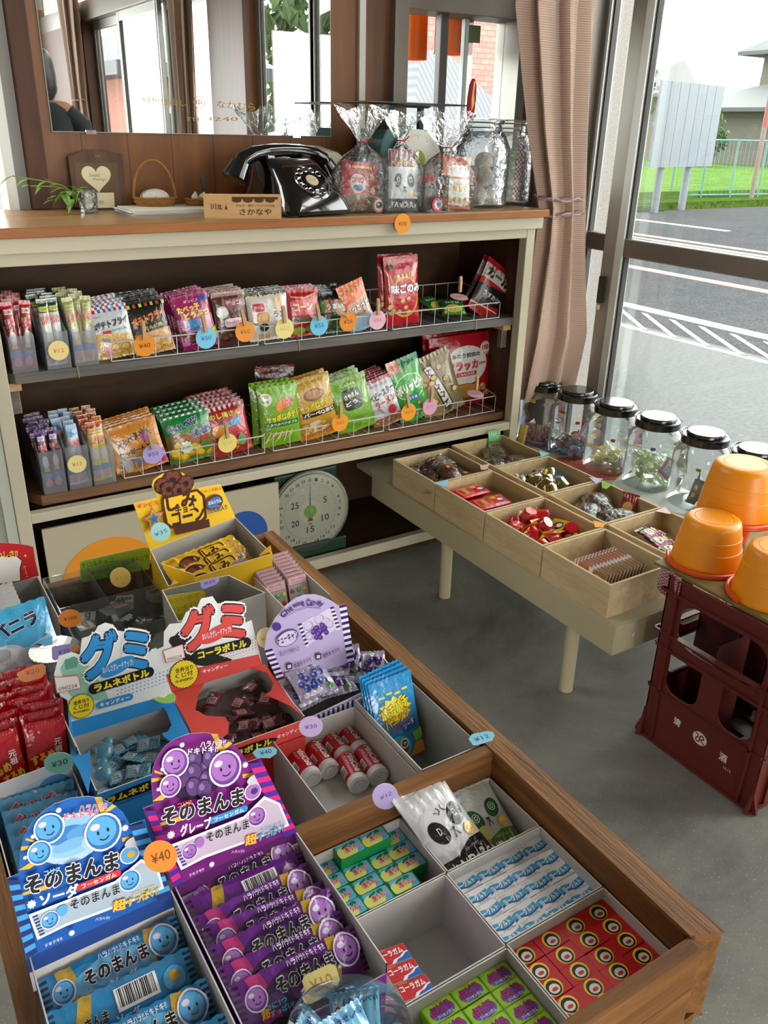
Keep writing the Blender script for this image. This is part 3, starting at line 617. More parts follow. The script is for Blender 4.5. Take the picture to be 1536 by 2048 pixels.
def sono(A, pl, q, pal):
    P = PALS[pal]; l = lambda x, y: pl.loc(*q(x, y)); w = math.dist(l(160, 1345), l(1050, 945)); k = w/890*1.0
    def E(x, y, rx, c, ry=None): p = l(x, y); A.ell(p[0], p[1], rx*k, (ry or rx)*k*1.25, c, 22)
    for a in [((580, 350), (625, 470), (650, 465), (625, 350)), ((690, 395), (620, 455), (635, 465), (715, 405)), ((130, 655), (230, 640), (230, 655), (128, 680)), ((160, 600), (225, 620), (228, 632), (155, 615)), ((750, 600), (850, 580), (850, 610), (750, 625)), ((110, 800), (260, 700), (280, 720), (180, 790)), ((130, 940), (300, 880), (310, 910), (140, 955)), ((700, 700), (850, 660), (850, 690), (710, 720))]:
        A.poly([l(*p) for p in a], 'e3b93c')
    if pal == 'soda':
        E(445, 600, 200, 'b7d4e8', 120); E(450, 590, 180, P['pic'], 95); E(400, 580, 110, P['picd'], 40); E(500, 560, 90, '5b9bd6', 35); E(430, 640, 100, '79b4e0', 28); E(560, 620, 60, 'a8d0ea', 40)
    else:
        E(450, 620, 200, '2a1535', 120)
        for x, y in ((360, 560), (440, 520), (520, 560), (420, 600), (500, 640), (330, 640), (580, 600), (400, 690), (470, 700), (540, 500), (290, 600)): E(x, y, 52, '251230'); E(x, y, 48, P['picd']); E(x-15, y-12, 18, '8a6aa6')
    for x, y, r in ((300, 540, 78), (630, 560, 100), (240, 685, 62)): p = l(x, y); face(A, p[0], p[1], r*k, r*k*1.08, P['ball'], P['balld'])
    p = l(790, 695); A.ell(p[0], p[1], 62*k, 60*k, 'e9e4ee'); A.ell(p[0], p[1], 54*k, 52*k, P['ball']); A.ell(p[0]+10*k, p[1], 25*k, 22*k, 'e0a928' if pal == 'soda' else '4a2a6a')
    p = l(820, 615); A.ell(p[0], p[1], 62*k, 34*k, 'c9c4cc')
    # stripes along both lower edges
    for (a, b, c, d) in (((45, 850), (110, 845), (160, 1330), (225, 1290)), ((880, 500), (790, 520), (1050, 940), (960, 975))):
        A.L += 1; L = A.L; n = 15
        lp = lambda p0, p1, t: (p0[0]+(p1[0]-p0[0])*t, p0[1]+(p1[1]-p0[1])*t)
        for i in range(n): A.poly([l(*lp(a, c, i/n)), l(*lp(b, d, i/n)), l(*lp(b, d, (i+1)/n)), l(*lp(a, c, (i+1)/n))], P['l1'] if i % 2 else P['l2'], L)
    A.poly([l(*p) for p in ((225, 1215), (170, 1060), (700, 855), (860, 720), (960, 760), (1000, 900), (860, 960), (400, 1130))], 'f0eef2'); A.poly([l(*p) for p in ((240, 1195), (190, 1070), (705, 868), (860, 740), (945, 770), (985, 890), (860, 945), (395, 1115))], P['strip'])
    A.L += 1; L = A.L
    for i in range(7): A.poly([l(192+i*7, 1072+i*18), l(225+i*7, 1058+i*18), l(229+i*7, 1067+i*18), l(196+i*7, 1081+i*18)], P['l2'], L)
    p = l(790, 850); face(A, p[0], p[1], 60*k, 62*k, P['ball'], P['balld']); p = l(300, 1090); face(A, p[0], p[1], 48*k, 50*k, P['ball'], P['balld']); p = l(375, 1030); A.ell(p[0], p[1], 32*k, 34*k, P['ball'])
    ptext(A, pl, 'そのまんま', q(425, 1000), q(725, 895), 58*k, '1a1a1e', out=.05, outc='ece8ee', bold=.03)
    ptext(A, pl, '3コに1つ', q(800, 935), q(945, 880), 26*k, 'e8c83a' if pal == 'soda' else '4fb8d8', bold=.02)
    ptext(A, pl, '超', q(685, 1005), q(760, 985), 68*k, 'f0d23c', out=.06, outc='d8402a', bold=.03); ptext(A, pl, 'すっぱい!', q(768, 985), q(960, 905), 52*k, 'f0d23c' if pal == 'soda' else '62c4e4', out=.05, outc='8c4a1c' if pal == 'soda' else '3c1f7c', bold=.02)
    a = l(480, 885); b = l(712, 800); rr = math.atan2(b[1]-a[1], b[0]-a[0]); A.line([a, b], 44*k, P['pill']); A.ell(*a, 20*k, 22*k, P['pill']); A.ell(*b, 20*k, 22*k, P['pill']); ptext(A, pl, 'フーセンガム', q(492, 881), q(702, 804), 28*k, 'f4f0d8', bold=.03)
    ptext(A, pl, P['sub'], q(238, 965) if pal == 'soda' else q(255, 960), q(470, 895), 72*k, 'f2eef4', bold=.045)
    ptext(A, pl, 'そのまんま', q(148, 880), q(712, 715), 108*k, '17171b', out=.085, outc='f6f4f6', bold=.05)
    ptext(A, pl, 'コリス', q(262, 800), q(362, 772), 30*k, P['cor'], bold=.05)
    ptext(A, pl, 'ハラハラ!!', q(475, 405), q(645, 385), 36*k, 'f4f2f6' if pal == 'grape' else 'e64a5a', out=.06, outc='f4f2f4' if pal == 'soda' else '2a1030', bold=.03); ptext(A, pl, 'ドキドキ?!', q(385, 455), q(590, 425), 40*k, 'f4f2f6' if pal == 'grape' else 'e64a5a', out=.06, outc='f4f2f4' if pal == 'soda' else '2a1030', bold=.03)
    for x, y, r in ((185, 985, 28), (430, 1160, 20), (350, 412, 18), (755, 520, 22), (192, 572, 14), (145, 700, 13)): p = l(x, y); A.star(p[0], p[1], r*k, 9, 'f0eef4', .7)
    ptext(A, pl, 'ドキドキ?!', q(270, 1235), q(370, 1190), 22*k, 'e8e4f0', bold=.02); ptext(A, pl, 'ハラハラ!!', q(575, 1075), q(660, 1065), 18*k, 'e8e4f0', bold=.02)
def packart(pal, w, h):
    P = PALS[pal]; A = Art(); base = {'soda': '2f8fc8', 'grape': '6d2a8c'}[pal]
    A.L += 1; L = A.L
    for x in (0, w-5):
        for i in range(8): A.rect(x, h*i/8, x+5, h*(i+.5)/8, '14284e' if pal == 'soda' else '3a0d3c', L)
    A.poly([(14, 0), (26, 0), (20, h), (10, h)], 'd8b040' if pal == 'soda' else 'c43a80'); A.poly([(60, 0), (68, 0), (74, h), (67, h)], 'd8b040')
    A.ell(44, h*.5, 26, h*.36, '6bb2de' if pal == 'soda' else '3d1c52', 24)
    if pal == 'grape':
        for i in range(6): A.ell(24+i*8, h*(.35+.25*(i % 2)), 5.5, 5, '5a3474', 12)
    A.text('3コに1つ', 22, h*.3, 16, 3, '58c0e0' if pal == 'grape' else 'e8c83a', bold=.03); A.text('超', 15.5, h*.22, 5, 5, 'f0d23c', out=.06, outc='d8402a'); A.text('すっぱい!', 26, h*.17, 15, 3.4, '62c4e4' if pal == 'grape' else 'e8c83a', bold=.04)
    face(A, 13, h*.55, 6.2, 6.4, P['ball'], P['balld']); face(A, 77, h*.6, 8.4, 8.6, P['ball'], P['balld'])
    A.text('そのまんま', 46, h*.58, 40, 8, '17171b', out=.08, outc='efeaf0', bold=.05); A.text(P['sub'], 48, h*.3, 17, 3.4, 'f2eef4', bold=.04); A.text('ハラハラ!!ドキドキ?!', 50, h*.85, 26, 3, 'f2eef4', bold=.03)
    return A, base
def packback(pal, w, h):
    P = PALS[pal]; A = Art(); A.L += 1; L = A.L
    for x in (0, w-5):
        for i in range(8): A.rect(x, h*i/8, x+5, h*(i+.5)/8, '14284e' if pal == 'soda' else '3a0d3c', L)
    A.poly([(10, 0), (20, 0), (28, h), (20, h)], 'd8b040'); A.text('そのまんま', 22, h*.45, 24, 6, '17171b', out=.08, outc='dfe6ee', bold=.05); A.text(P['sub'], 45, h*.3, 14, 4, 'f2eef4', bold=.04)
    A.barcode(40, h*.4, 26, h*.45); A.ell(76, h*.55, 7, 7, P['ball']); A.ell(76, h*.6, 3, 3, 'e0a928'); A.text('かんだあとのガムは紙につつんですててください', 46, h*.12, 62, 2.6, '1c2c50', bold=.0)
    return A
PACKS = {}
for pal in ('soda', 'grape'):
    A, base = packart(pal, 90, 29); PACKS[pal] = [Proto(bag('gum_pack', 90, 29, 13, base, A, seal=(1, 1), pull=.0, rip=.5, seed=5, maxe=6)), Proto(bag('gum_pack', 90, 29, 13, base, packback(pal, 90, 29), seal=(1, 1), pull=.0, rip=.5, seed=9, maxe=6))]
GZT = .722
def gumcarton(pal, q, bl, br, x0, x1, y0, y1, label, outer, ang, n, pitch, front):
    pl = lean(bl, br, GZT, ang); ct = thing('gum_carton', label, 'carton', (x0, y0, TF)); o = ct.location
    mb = MB(); carton(mb, x0, x1, y0, y1, TF, GZT, outer, 'b9b7b2', front=front); mb.build('carton_body', ct, org=o)
    A = Art(); sono(A, pl, q, pal)
    out = [pl.loc(*q(*p)) for p in ((160, 1345), (1050, 945), (890, 490), (800, 520), (760, 450), (690, 393), (620, 358), (540, 345), (430, 358), (330, 395), (260, 440), (195, 510), (150, 590), (125, 680), (120, 820), (45, 850))]
    A2 = Art(); A2.rect(0, 0, 0, 0, 'fff'); c = card('header_card', pl, out[::1], PALS[pal]['base'], A, ct, org=o)
    b0 = pl.loc(*q(160, 1345)); b1 = pl.loc(*q(1050, 945)); mb = MB()
    pp = [pl.o+pl.ex*(b0[0]*.001)+pl.ey*(b0[1]*.001), pl.o+pl.ex*(b1[0]*.001)+pl.ey*(b1[1]*.001)]
    dn = Vector((0, -.004, -.0085)); mb.add([pp[0]+dn, pp[1]+dn, pp[1], pp[0]], [(0, 1, 2, 3)], paper(PALS[pal]['dark'])); dn2 = Vector((0, -.008, -.025)); mb.add([pp[0]+dn2, pp[1]+dn2, pp[1]+dn, pp[0]+dn], [(0, 1, 2, 3)], paper('cfccc8')); mb.build('folded_flap', ct, org=o)
    return ct
bls, brs = c3(160, 1345), c3(1050, 945)
gumcarton('soda', c3, bls, brs, .0145, .108, .2, .428, 'blue display carton of soda bubble gum with arched header card', '1a6cbd', 18, 0, 0, .7)
g4 = []
def q4(x, y): # same card layout, second carton
    a0, a1, a2 = (160, 1345), (1050, 945), (45, 850); b0, b1, b2 = (190, 870), (915, 535), (20, 405)
    ux, uy, vx, vy = a1[0]-a0[0], a1[1]-a0[1], a2[0]-a0[0], a2[1]-a0[1]; dx, dy = x-a0[0], y-a0[1]; dt = ux*vy-uy*vx; a = (dx*vy-dy*vx)/dt; b = (ux*dy-uy*dx)/dt
    return c4(b0[0]+a*(b1[0]-b0[0])+b*(b2[0]-b0[0]), b0[1]+a*(b1[1]-b0[1])+b*(b2[1]-b0[1]))
gc = gumcarton('grape', q4, q4(160, 1345), q4(1050, 945), .1105, .205, .304, .4335, 'purple display carton of grape bubble gum with arched header card', '6d1a74', 18, 0, 0, .712)
# packs leaning in the two cartons
for i in range(9):
    y = .418-i*.0265; back = i in (0, 2, 4); pr = PACKS['soda'][1 if back else 0]
    pr((.0612+.002*random.uniform(-1, 1), y, .693), (R(-52+random.uniform(-5, 5)), R(random.uniform(-3, 3)), R(random.uniform(-2, 2))), 'blue soda gum pack, %s from the header card in the blue carton' % ORD[i], 'soda gum packs')
for i in range(7):
    y = .414-i*.0152; pr = PACKS['grape'][1 if i == 1 else 0]
    pr((.158+.002*random.uniform(-1, 1), y, .696+(.004 if i in (4,) else 0)), (R(-48+random.uniform(-5, 5)), R(random.uniform(-3, 3)), R(random.uniform(-3, 3))), 'purple grape gum pack, %s from the header card in the purple carton' % ORD[i], 'grape gum packs')
# front panel art of the purple carton is plain purple with a bubble
# ---------------------------------------------------------------- small paper notes and price cards
def note(name, label, pl, px, col, lines, grp='paper price cards', ink='b4502e', rnd=False, cat='price card', th=.0006):
    """px: outline in photo pixels read onto the card's own plane"""
    A = Art(); pts = [pl.loc(*p) for p in px]
    for t, p, q, h in lines: ptext(A, pl, t, p, q, h, ink, bold=.0)
    o = card(name, pl, pts, col, A, th=th); return tag(o, label, cat, grp)
def ovalpx(cx, cy, rx, ry, rot=0, n=24): return [(cx+rx*cos(2*pi*i/n)*cos(rot)-ry*sin(2*pi*i/n)*sin(rot), cy-(rx*cos(2*pi*i/n)*sin(rot)+ry*sin(2*pi*i/n)*cos(rot))) for i in range(n)]
def facing(px, py, z, tiltdeg=35, rot=0):
    """plane through the pixel at height z, facing the room and tipped back"""
    o = atz(px, py, z); ex = Vector((cos(rot), sin(rot), 0)); up = Vector((-ex.y, ex.x, 0))*sin(R(tiltdeg))+Vector((0, 0, cos(R(tiltdeg)))); return Pl(o, ex, up)
pl = facing(321, 1713, .765, 30); note('price_card', 'round orange price card reading 40 yen between the two gum cartons', pl, ovalpx(321, 1713, 34, 32), 'e08a2c', [('¥40', (303, 1720), (340, 1706), 6.5)], ink='6a3010')
pl = facing(640, 1962, .718, 60); note('price_card', 'cream price card reading 10 yen beside the round tub of blue sweets', pl, [(604, 1962), (610, 1950), (660, 1927), (672, 1932), (680, 1960), (674, 1972), (628, 1999), (616, 1996)], 'e9d98c', [('¥10', (622, 1975), (664, 1955), 7)], ink='d8862c')
pl = Pl(atz(772, 1592, .672), (1, 0, 0), (0, .04, 1)); o = atz(772, 1592, .672); pl = Pl((o.x, .4455, .675), (1, 0, 0), (0, .02, 1)); note('price_card', 'round lilac price card reading 12 yen stuck on the tray divider', pl, ovalpx(771, 1593, 26, 26, .6), 'b0a2d2', [('¥12', (760, 1597), (783, 1585), 4.2)], ink='5a4a9a')
pl = Pl(atz(962, 1475, TZ+.001), (1, -.25, 0), (.25, 1, 0.1)); note('price_card', 'light blue price card reading 12 yen lying on the corner of the tray divider', pl, [(937, 1478), (944, 1468), (975, 1462), (986, 1464), (989, 1471), (984, 1481), (952, 1490), (945, 1489)], '7fc4dc', [('¥12', (949, 1480), (977, 1471), 5)], ink='2a4a8a')
# ---------------------------------------------------------------- shallow cartons of boxed gum in the front part
def openbox(x0, x1, y0, y1, z1, label, cat='carton', outer='b9b8b5', inner='bdbcb8', name='shallow_carton', z0=None):
    mb = MB(); z0 = z0 if z0 is not None else TF; carton(mb, x0, x1, y0, y1, z0, z1, outer, inner); o = mb.build(name, org=(x0, y0, z0)); return tag(o, label, cat)
RZ = .673
openbox(.217, .3075, .3775, .4445, RZ, 'shallow grey carton of green apple gum boxes below the tray divider'); openbox(.3085, .403, .3775, .4445, RZ, 'shallow grey carton with two panda cookie packets')
openbox(.3065, .403, .305, .3765, RZ, 'shallow grey carton of blue and white yogurt gum boxes'); openbox(.213, .3055, .3025, .3765, RZ, 'nearly empty white carton with a few cola gum boxes', inner='c6c5c2')
openbox(.3065, .403, .231, .304, RZ, 'shallow grey carton of red gum boxes in the tray corner'); openbox(.215, .3055, .231, .3015, RZ, 'shallow grey carton of lime green and purple grape gum boxes')
def gumbox(name, w, d, h, col, art, side=None):
    mb = MB(); mb.box(-w/2, w/2, -d/2, d/2, 0, h, M(side or col, .4)); o = None
    art.clip = (0.15, .15, w*1000-.15, d*1000-.15); mb.art(art, lambda x, y: (Vector((x*.001-w/2, y*.001-d/2, h)), Vector((0, 0, 1))), eps=.00005, mk=lambda c: M(c, .4)); return mb.build(name)
W, DD, HH = .0238, .0141, .0105
A = Art(); A.rrect(1.2, .3, 22.6, 13.8, 2, '58bfe6'); A.ell(6, 5, 6.5, 6.2, 'e6e670'); A.ell(11, 4, 6, 5, 'e6e670'); A.star(7, 4.6, 1.5, 5, '7ab8e0', .3); A.ell(9, 10.6, 4, 1.2, '0c7a3c', rot=.4); A.ell(16, 11, 2.6, 1.8, '0c7a3c'); A.text('青りんご', 14.4, 7, 14, 5.4, 'd83048', out=.09, outc='f4f0ea', bold=.04, rot=.12); A.text('ガム', 19, 3, 4, 1.5, 'c8502a')
Pg = Proto(gumbox('gum_box', W, DD, HH, '0e8a46', A))
A = Art(); A.poly([(0, 2), (4, 3.6), (8, 3.4), (13, 1.8), (19, 2.4), (24, 4), (24, 10.6), (19, 9.4), (13, 8.6), (8, 10), (4, 10.2), (0, 8.6)], '3d9fd0'); A.line([(0, 3.4), (4, 4.4), (8, 4.2), (13, 2.5), (19, 3.1), (24, 4.8)], 1.0, '1c3a94'); A.text('ヨーグルト', 12, 6.4, 18, 4.8, 'f3f5f6', out=.03, outc='2c86bc', bold=.05, rot=.05); A.text('マルカワ', 5, 11.8, 7, 1.6, 'd04a52'); A.text('フーセンガム', 16, 1.2, 11, 1.7, '24306a')
Py = Proto(gumbox('gum_box', W, DD, HH, 'e8e9ea', A))
A = Art(); A.ell(12, 7, 7.2, 6.6, 'ecd62a', 22); A.ell(12, 6.4, 5.8, 5.6, '15100e', 22); A.ell(12, 5.8, 4.2, 3.6, 'e8e4dc', 18); A.ell(12, 5.2, 2.6, 1.4, 'c23a36', 14)
Pr = Proto(gumbox('gum_box', W, DD, HH, 'c81620', A))
A = Art(); A.rrect(1, .6, 22.8, 13.5, 2, 'a3d42a'); A.ell(13, 5, 8, 4.2, '5a4aa8', 18); A.ell(9, 6, 6, 5, '7a66c0', 16); A.ell(16, 6, 6, 5, '6a56b4', 16); A.text('ぶどう', 12, 8, 16, 6, 'c0246e', out=.1, outc='3a1450', bold=.06); A.text('フーセンガム', 13, 3, 13, 2.4, 'efe8f4', bold=.03); A.text('マルカワ', 12, 12.5, 7, 1.4, 'c4268a')
Pp = Proto(gumbox('gum_box', W, DD, HH, '7fb81e', A))
A = Art(); A.rect(0, 0, 24, 14.2, 'c81c2a'); A.poly([(8, 0), (11, 3.2), (16, 4), (20, 6.6), (24, 7.4), (24, 0)], 'f0eeec'); A.poly([(11, 0), (14, 2.6), (18, 3.4), (21, 5.6), (24, 6.2), (24, 0)], '2060b8'); A.text('コーラガム', 11, 9.2, 19, 5, 'f4f2ee', bold=.05); A.text('マルカワ', 5, 13, 7, 1.4, 'f0d84a')
Pc = Proto(gumbox('gum_box', W, DD, .012, 'dad8d6', A))
jit = lambda a=.0004: random.uniform(-a, a)
def rows(pr, xs, ys, z, what, group, drop=(), up=()):
    for j, y in enumerate(ys):
        for i, x in enumerate(xs):
            if (i, j) in drop: continue
            pr((x+jit(), y+jit(), z+(HH if (i, j) in up else 0)), (0, 0, R(random.uniform(-1.5, 1.5))), '%s, %s row from the back, %s from the left' % (what, ORD[j], ORD[i]), group)
GB = TF+.0015; zt = .6625-HH
for zl in (zt,):
    rows(Pg, [.2305, .2545, .2785, .295], [.437, .4225, .408, .3935, .385], zl, 'green apple gum box', 'green apple gum boxes', drop=[(3, 3), (3, 4), (3, 1), (3, 2), (3, 0), (0, 4), (1, 4), (2, 4)], up=[(1, 0), (2, 0)])
    rows(Pg, [.2995-.0045], [.437, .4225, .408], zl+.0005, 'green apple gum box, right end', 'green apple gum boxes')
rows(Py, [.319, .343, .367, .3905], [.3685, .354, .3395, .325, .3125], zt, 'blue and white yogurt gum box', 'yogurt gum boxes')
rows(Pr, [.319, .343, .367, .3905], [.2955, .281, .2665, .252, .239], zt, 'red gum box with yellow disc', 'red gum boxes', up=[(1, 0), (2, 0), (3, 0), (1, 1), (2, 1), (3, 1)]) if False else rows(Pr, [.319, .343, .367, .3905], [.2955, .281, .2665, .252, .239], zt, 'red gum box with yellow disc', 'red gum boxes')
rows(Pp, [.2425, .267, .2915], [.2935, .279, .2645, .25, .2385], zt, 'lime and purple grape gum box', 'grape gum boxes')
for j, y in enumerate((.345, .3305, .316)): Pc((.2365+jit(), y, zt-.003), (R(-4), R(4), R(-6)), 'red and blue cola gum box, %s from the back in the white carton' % ORD[j], 'cola gum boxes')
# filler under the top layers: plain lower layers of the same boxes
for pr, xs, ys, w, gname in ((Pg, (.2305, .2545, .2785, .2945), (.437, .4225, .408, .3935), 'green apple gum box in the lower layer', 'green apple gum boxes'), (Py, (.319, .343, .367, .3905), (.3685, .354, .3395, .325, .3125), 'blue and white yogurt gum box in the lower layer', 'yogurt gum boxes'), (Pr, (.319, .343, .367, .3905), (.2955, .281, .2665, .252), 'red gum box in the lower layer', 'red gum boxes')):
    pass
# two packets of panda cookies
def panda(col, dk, name, sub):
    A = Art(); A.poly([(0, 0), (58, 0), (58, 26), (40, 27), (20, 20), (0, 22)], dk); A.ell(17, 45, 8.5, 12, col, rot=.4); A.ell(43, 52, 8.5, 11.5, col, rot=-.5)
    if name == 'b':
        A.text('D', 18, 46, 3.6, 7, 'f2f2ee', bold=-.0); A.text('D', 43, 53, 3.6, 7, 'f2f2ee', bold=-.0); A.line([(27, 58), (30, 61), (28, 65)], .9, '18181a'); A.line([(34, 66), (33, 62), (36, 59)], .9, '18181a'); A.line([(26, 60), (23, 62)], .9, '18181a')
    else:
        for x, y in ((18, 46), (43, 53)): A.ell(x, y, 4.4, 5, 'd8e4d0'); A.ell(x, y, 3.6, 4.2, col); A.ell(x, y, 2.2, 2.6, 'd8e4d0'); A.ell(x, y, 1.4, 1.7, col)
    A.poly([(28, 42), (34, 43), (31.5, 39.5)], '18181a'); A.line([(31.5, 40), (29, 33)], .9, '18181a'); A.line([(31.5, 40), (35, 34)], .9, '18181a'); A.ell(47, 34, 6.5, 6.5, 'e2c25a'); A.ell(47, 36, 4, 3, 'efd98a')
    if name == 'g': A.ell(20, 28, 8, 8, 'c8cc78'); A.text('メロン', 14, 18, 14, 5, 'e2d83a', bold=.03)
    A.text(sub, 38, 20.5, 18, 3, 'f0f0ee', bold=.0); A.text('PANDaRo', 30, 10, 50, 10, 'f2f2ee', bold=.04); stripes(A, 0, 58, 92, 93, 40, ['8a8c90', 'd6d8da']); A.rect(0, 86, 58, 86.6, 'a9abb0'); A.rect(0, 88.5, 58, 89, 'a9abb0'); return A
b = bag('cookie_packet', 58, 95, 14, 'd3d5d8', panda('141416', '101012', 'b', 'バタークッキー'), seal=(9, 5), seed=3); tag(b, 'silver cookie packet with black panda eyes leaning on the tray divider', 'cookie packet', 'panda cookie packets'); b.location = (.340, .380, .652); b.rotation_euler = (R(-60), 0, R(11)); b.scale = (.95, .9, .9)
b = bag('cookie_packet', 58, 95, 12, 'c9ccca', panda('1c5c30', '4c7a24', 'g', 'バタークッキー'), seal=(9, 5), seed=4); tag(b, 'silver cookie packet with green spiral panda eyes lying in the tray', 'cookie packet', 'panda cookie packets'); b.location = (.373, .383, .648); b.rotation_euler = (R(-70), 0, R(-4)); b.scale = (.8, .8, .8)
for k in range(2):
    b2 = dup(b, (.376, .386, .643-k*.004), (R(-74), 0, R(-3-k)), 'silver and green cookie packet underneath, layer %s below the top one' % ORD[k], 'panda cookie packets')
# ---------------------------------------------------------------- mini cola tubes
cb = openbox(.249, .3385, .4605, .574, .69, 'grey carton holding six small red cola tubes', inner='b4b2ac')
def colatube():
    o = thing('cola_tube', 'x', 'candy tube'); mb = MB(); r = .0093; h = .037; red = M('b8121c', .35)
    mb.lathe([(r*.96, 0), (r, .002), (r, h-.006)], red, 28); A = Art()
    fn = lambda x, y: (Vector((r*cos(x/9.3), r*sin(x/9.3), y*.001)), Vector((cos(x/9.3), sin(x/9.3), 0)))
    for k in range(2):
        b = k*29.2; w = lambda dx: [(b+dx+3+2.0*sin(y/5), y) for y in range(1, 32, 2)]
        A.line(w(0), 1.4, 'f0ece8'); A.line(w(2.5), .8, 'f0ece8'); A.text('MiniCola', b+12, 16, 26, 6, 'f2eeea', rot=pi/2, bold=.03, slant=.2); A.text('ミニコーラ', b+17.5, 11, 10, 2.2, 'f2eeea', rot=pi/2)
    A.barcode(22, 15, 6.5, 11); mb.art(A, fn, 3, mk=lambda c: M(c, .35)); mb.build('tube_body', o)
    mb = MB(); wh = M('d9d9da', .4); mb.lathe([(r*1.0, h-.007), (r*1.06, h-.006), (r*1.06, h), (r*.8, h+.001), (r*.78, h-.001), (r*.5, h-.001), (r*.48, h), (.0005, h)], wh, 28); mb.build('cap', o); mb = MB(); mb.lathe([(.0005, 0), (r*.95, 0), (r*.99, .003)], wh, 28); mb.build('tube_end', o); return o
Pt = Proto(colatube()); xs = [(.272, .535, 0), (.2915, .536, -1), (.311, .5445, 2), (.3298, .544, -2), (.3105, .506, -9), (.3295, .5065, -6)]
for i, (x, y, a) in enumerate(xs):
    Pt((x, y+.037*0, .651+.0095), (R(90), R(0), R(a+180)), 'small red and white cola tube lying in grey carton, %s counted from the purple gum' % ORD[i], 'mini cola tubes') if False else Pt((x, y+.037, .651+.0095), (R(90), R(0), R(a)), 'small red and white cola tube lying in grey carton, %s counted from the purple gum' % ORD[i], 'mini cola tubes')
mb = MB(); mb.box(.2505, .3365, .462, .5725, TF+.001, .651, paper('b9b7b1')); tag(mb.build('card_insert', org=(.2505, .462, TF)), 'grey card insert on the bottom of the cola tube carton', 'card insert')
pl = facing(622, 1453, .715, 40); note('price_card', 'round lilac price card reading 30 yen above the cola tubes', pl, ovalpx(622, 1453, 24, 21, .2), 'b9a4cf', [('¥30', (609, 1455), (634, 1451), 3.6)], ink='5a4a9a')
pl = facing(529, 1505, .71, 60); note('price_card', 'light blue price card reading 40 yen beside the cola gummy carton', pl, [(505, 1505), (513, 1497), (545, 1493), (554, 1499), (553, 1507), (540, 1516), (512, 1515)], '7fbccc', [('¥40', (520, 1507), (543, 1501), 4)], ink='2a4a7a')
# ================================================================ cartons behind the divider
def carton4(mb, c, z0, z1, outer, inner, skip='', t=.0009, zs=None):
    """open carton on four corner points (back left, back right, front right, front left)"""
    zs = zs or [z1]*4; c = [Vector((p[0], p[1], 0)) for p in c]; cen = sum(c, Vector())/4
    inn = [p+(cen-p).normalized()*t*1.5 for p in c]; mo, mi = paper(outer), paper(inner)
    for i, nm in enumerate('brfl'):
        if nm in skip: continue
        j = (i+1) % 4; P = lambda q, z: (q.x, q.y, z)
        mb.add([P(c[i], z0), P(c[j], z0), P(c[j], zs[j]), P(c[i], zs[i])], [(3, 2, 1, 0)], mo); mb.add([P(inn[i], z0), P(inn[j], z0), P(inn[j], zs[j]), P(inn[i], zs[i])], [(0, 1, 2, 3)], mi)
        mb.add([P(c[i], zs[i]), P(c[j], zs[j]), P(inn[j], zs[j]), P(inn[i], zs[i])], [(3, 2, 1, 0)], paper('d9d6d0'))
    mb.add([(p.x, p.y, z0+.001) for p in inn], [(3, 2, 1, 0)], mi); mb.add([(p.x, p.y, z0) for p in c], [(0, 1, 2, 3)], mo); return mb
def flat(mb, pxs, z, col, th=.0008, art=None):
    """a horizontal sheet cut to an outline"""
    pts = [atz(*p, z) for p in pxs]; mb.prism([(p.x, p.y) for p in pts], z-th, z, paper(col)); return mb
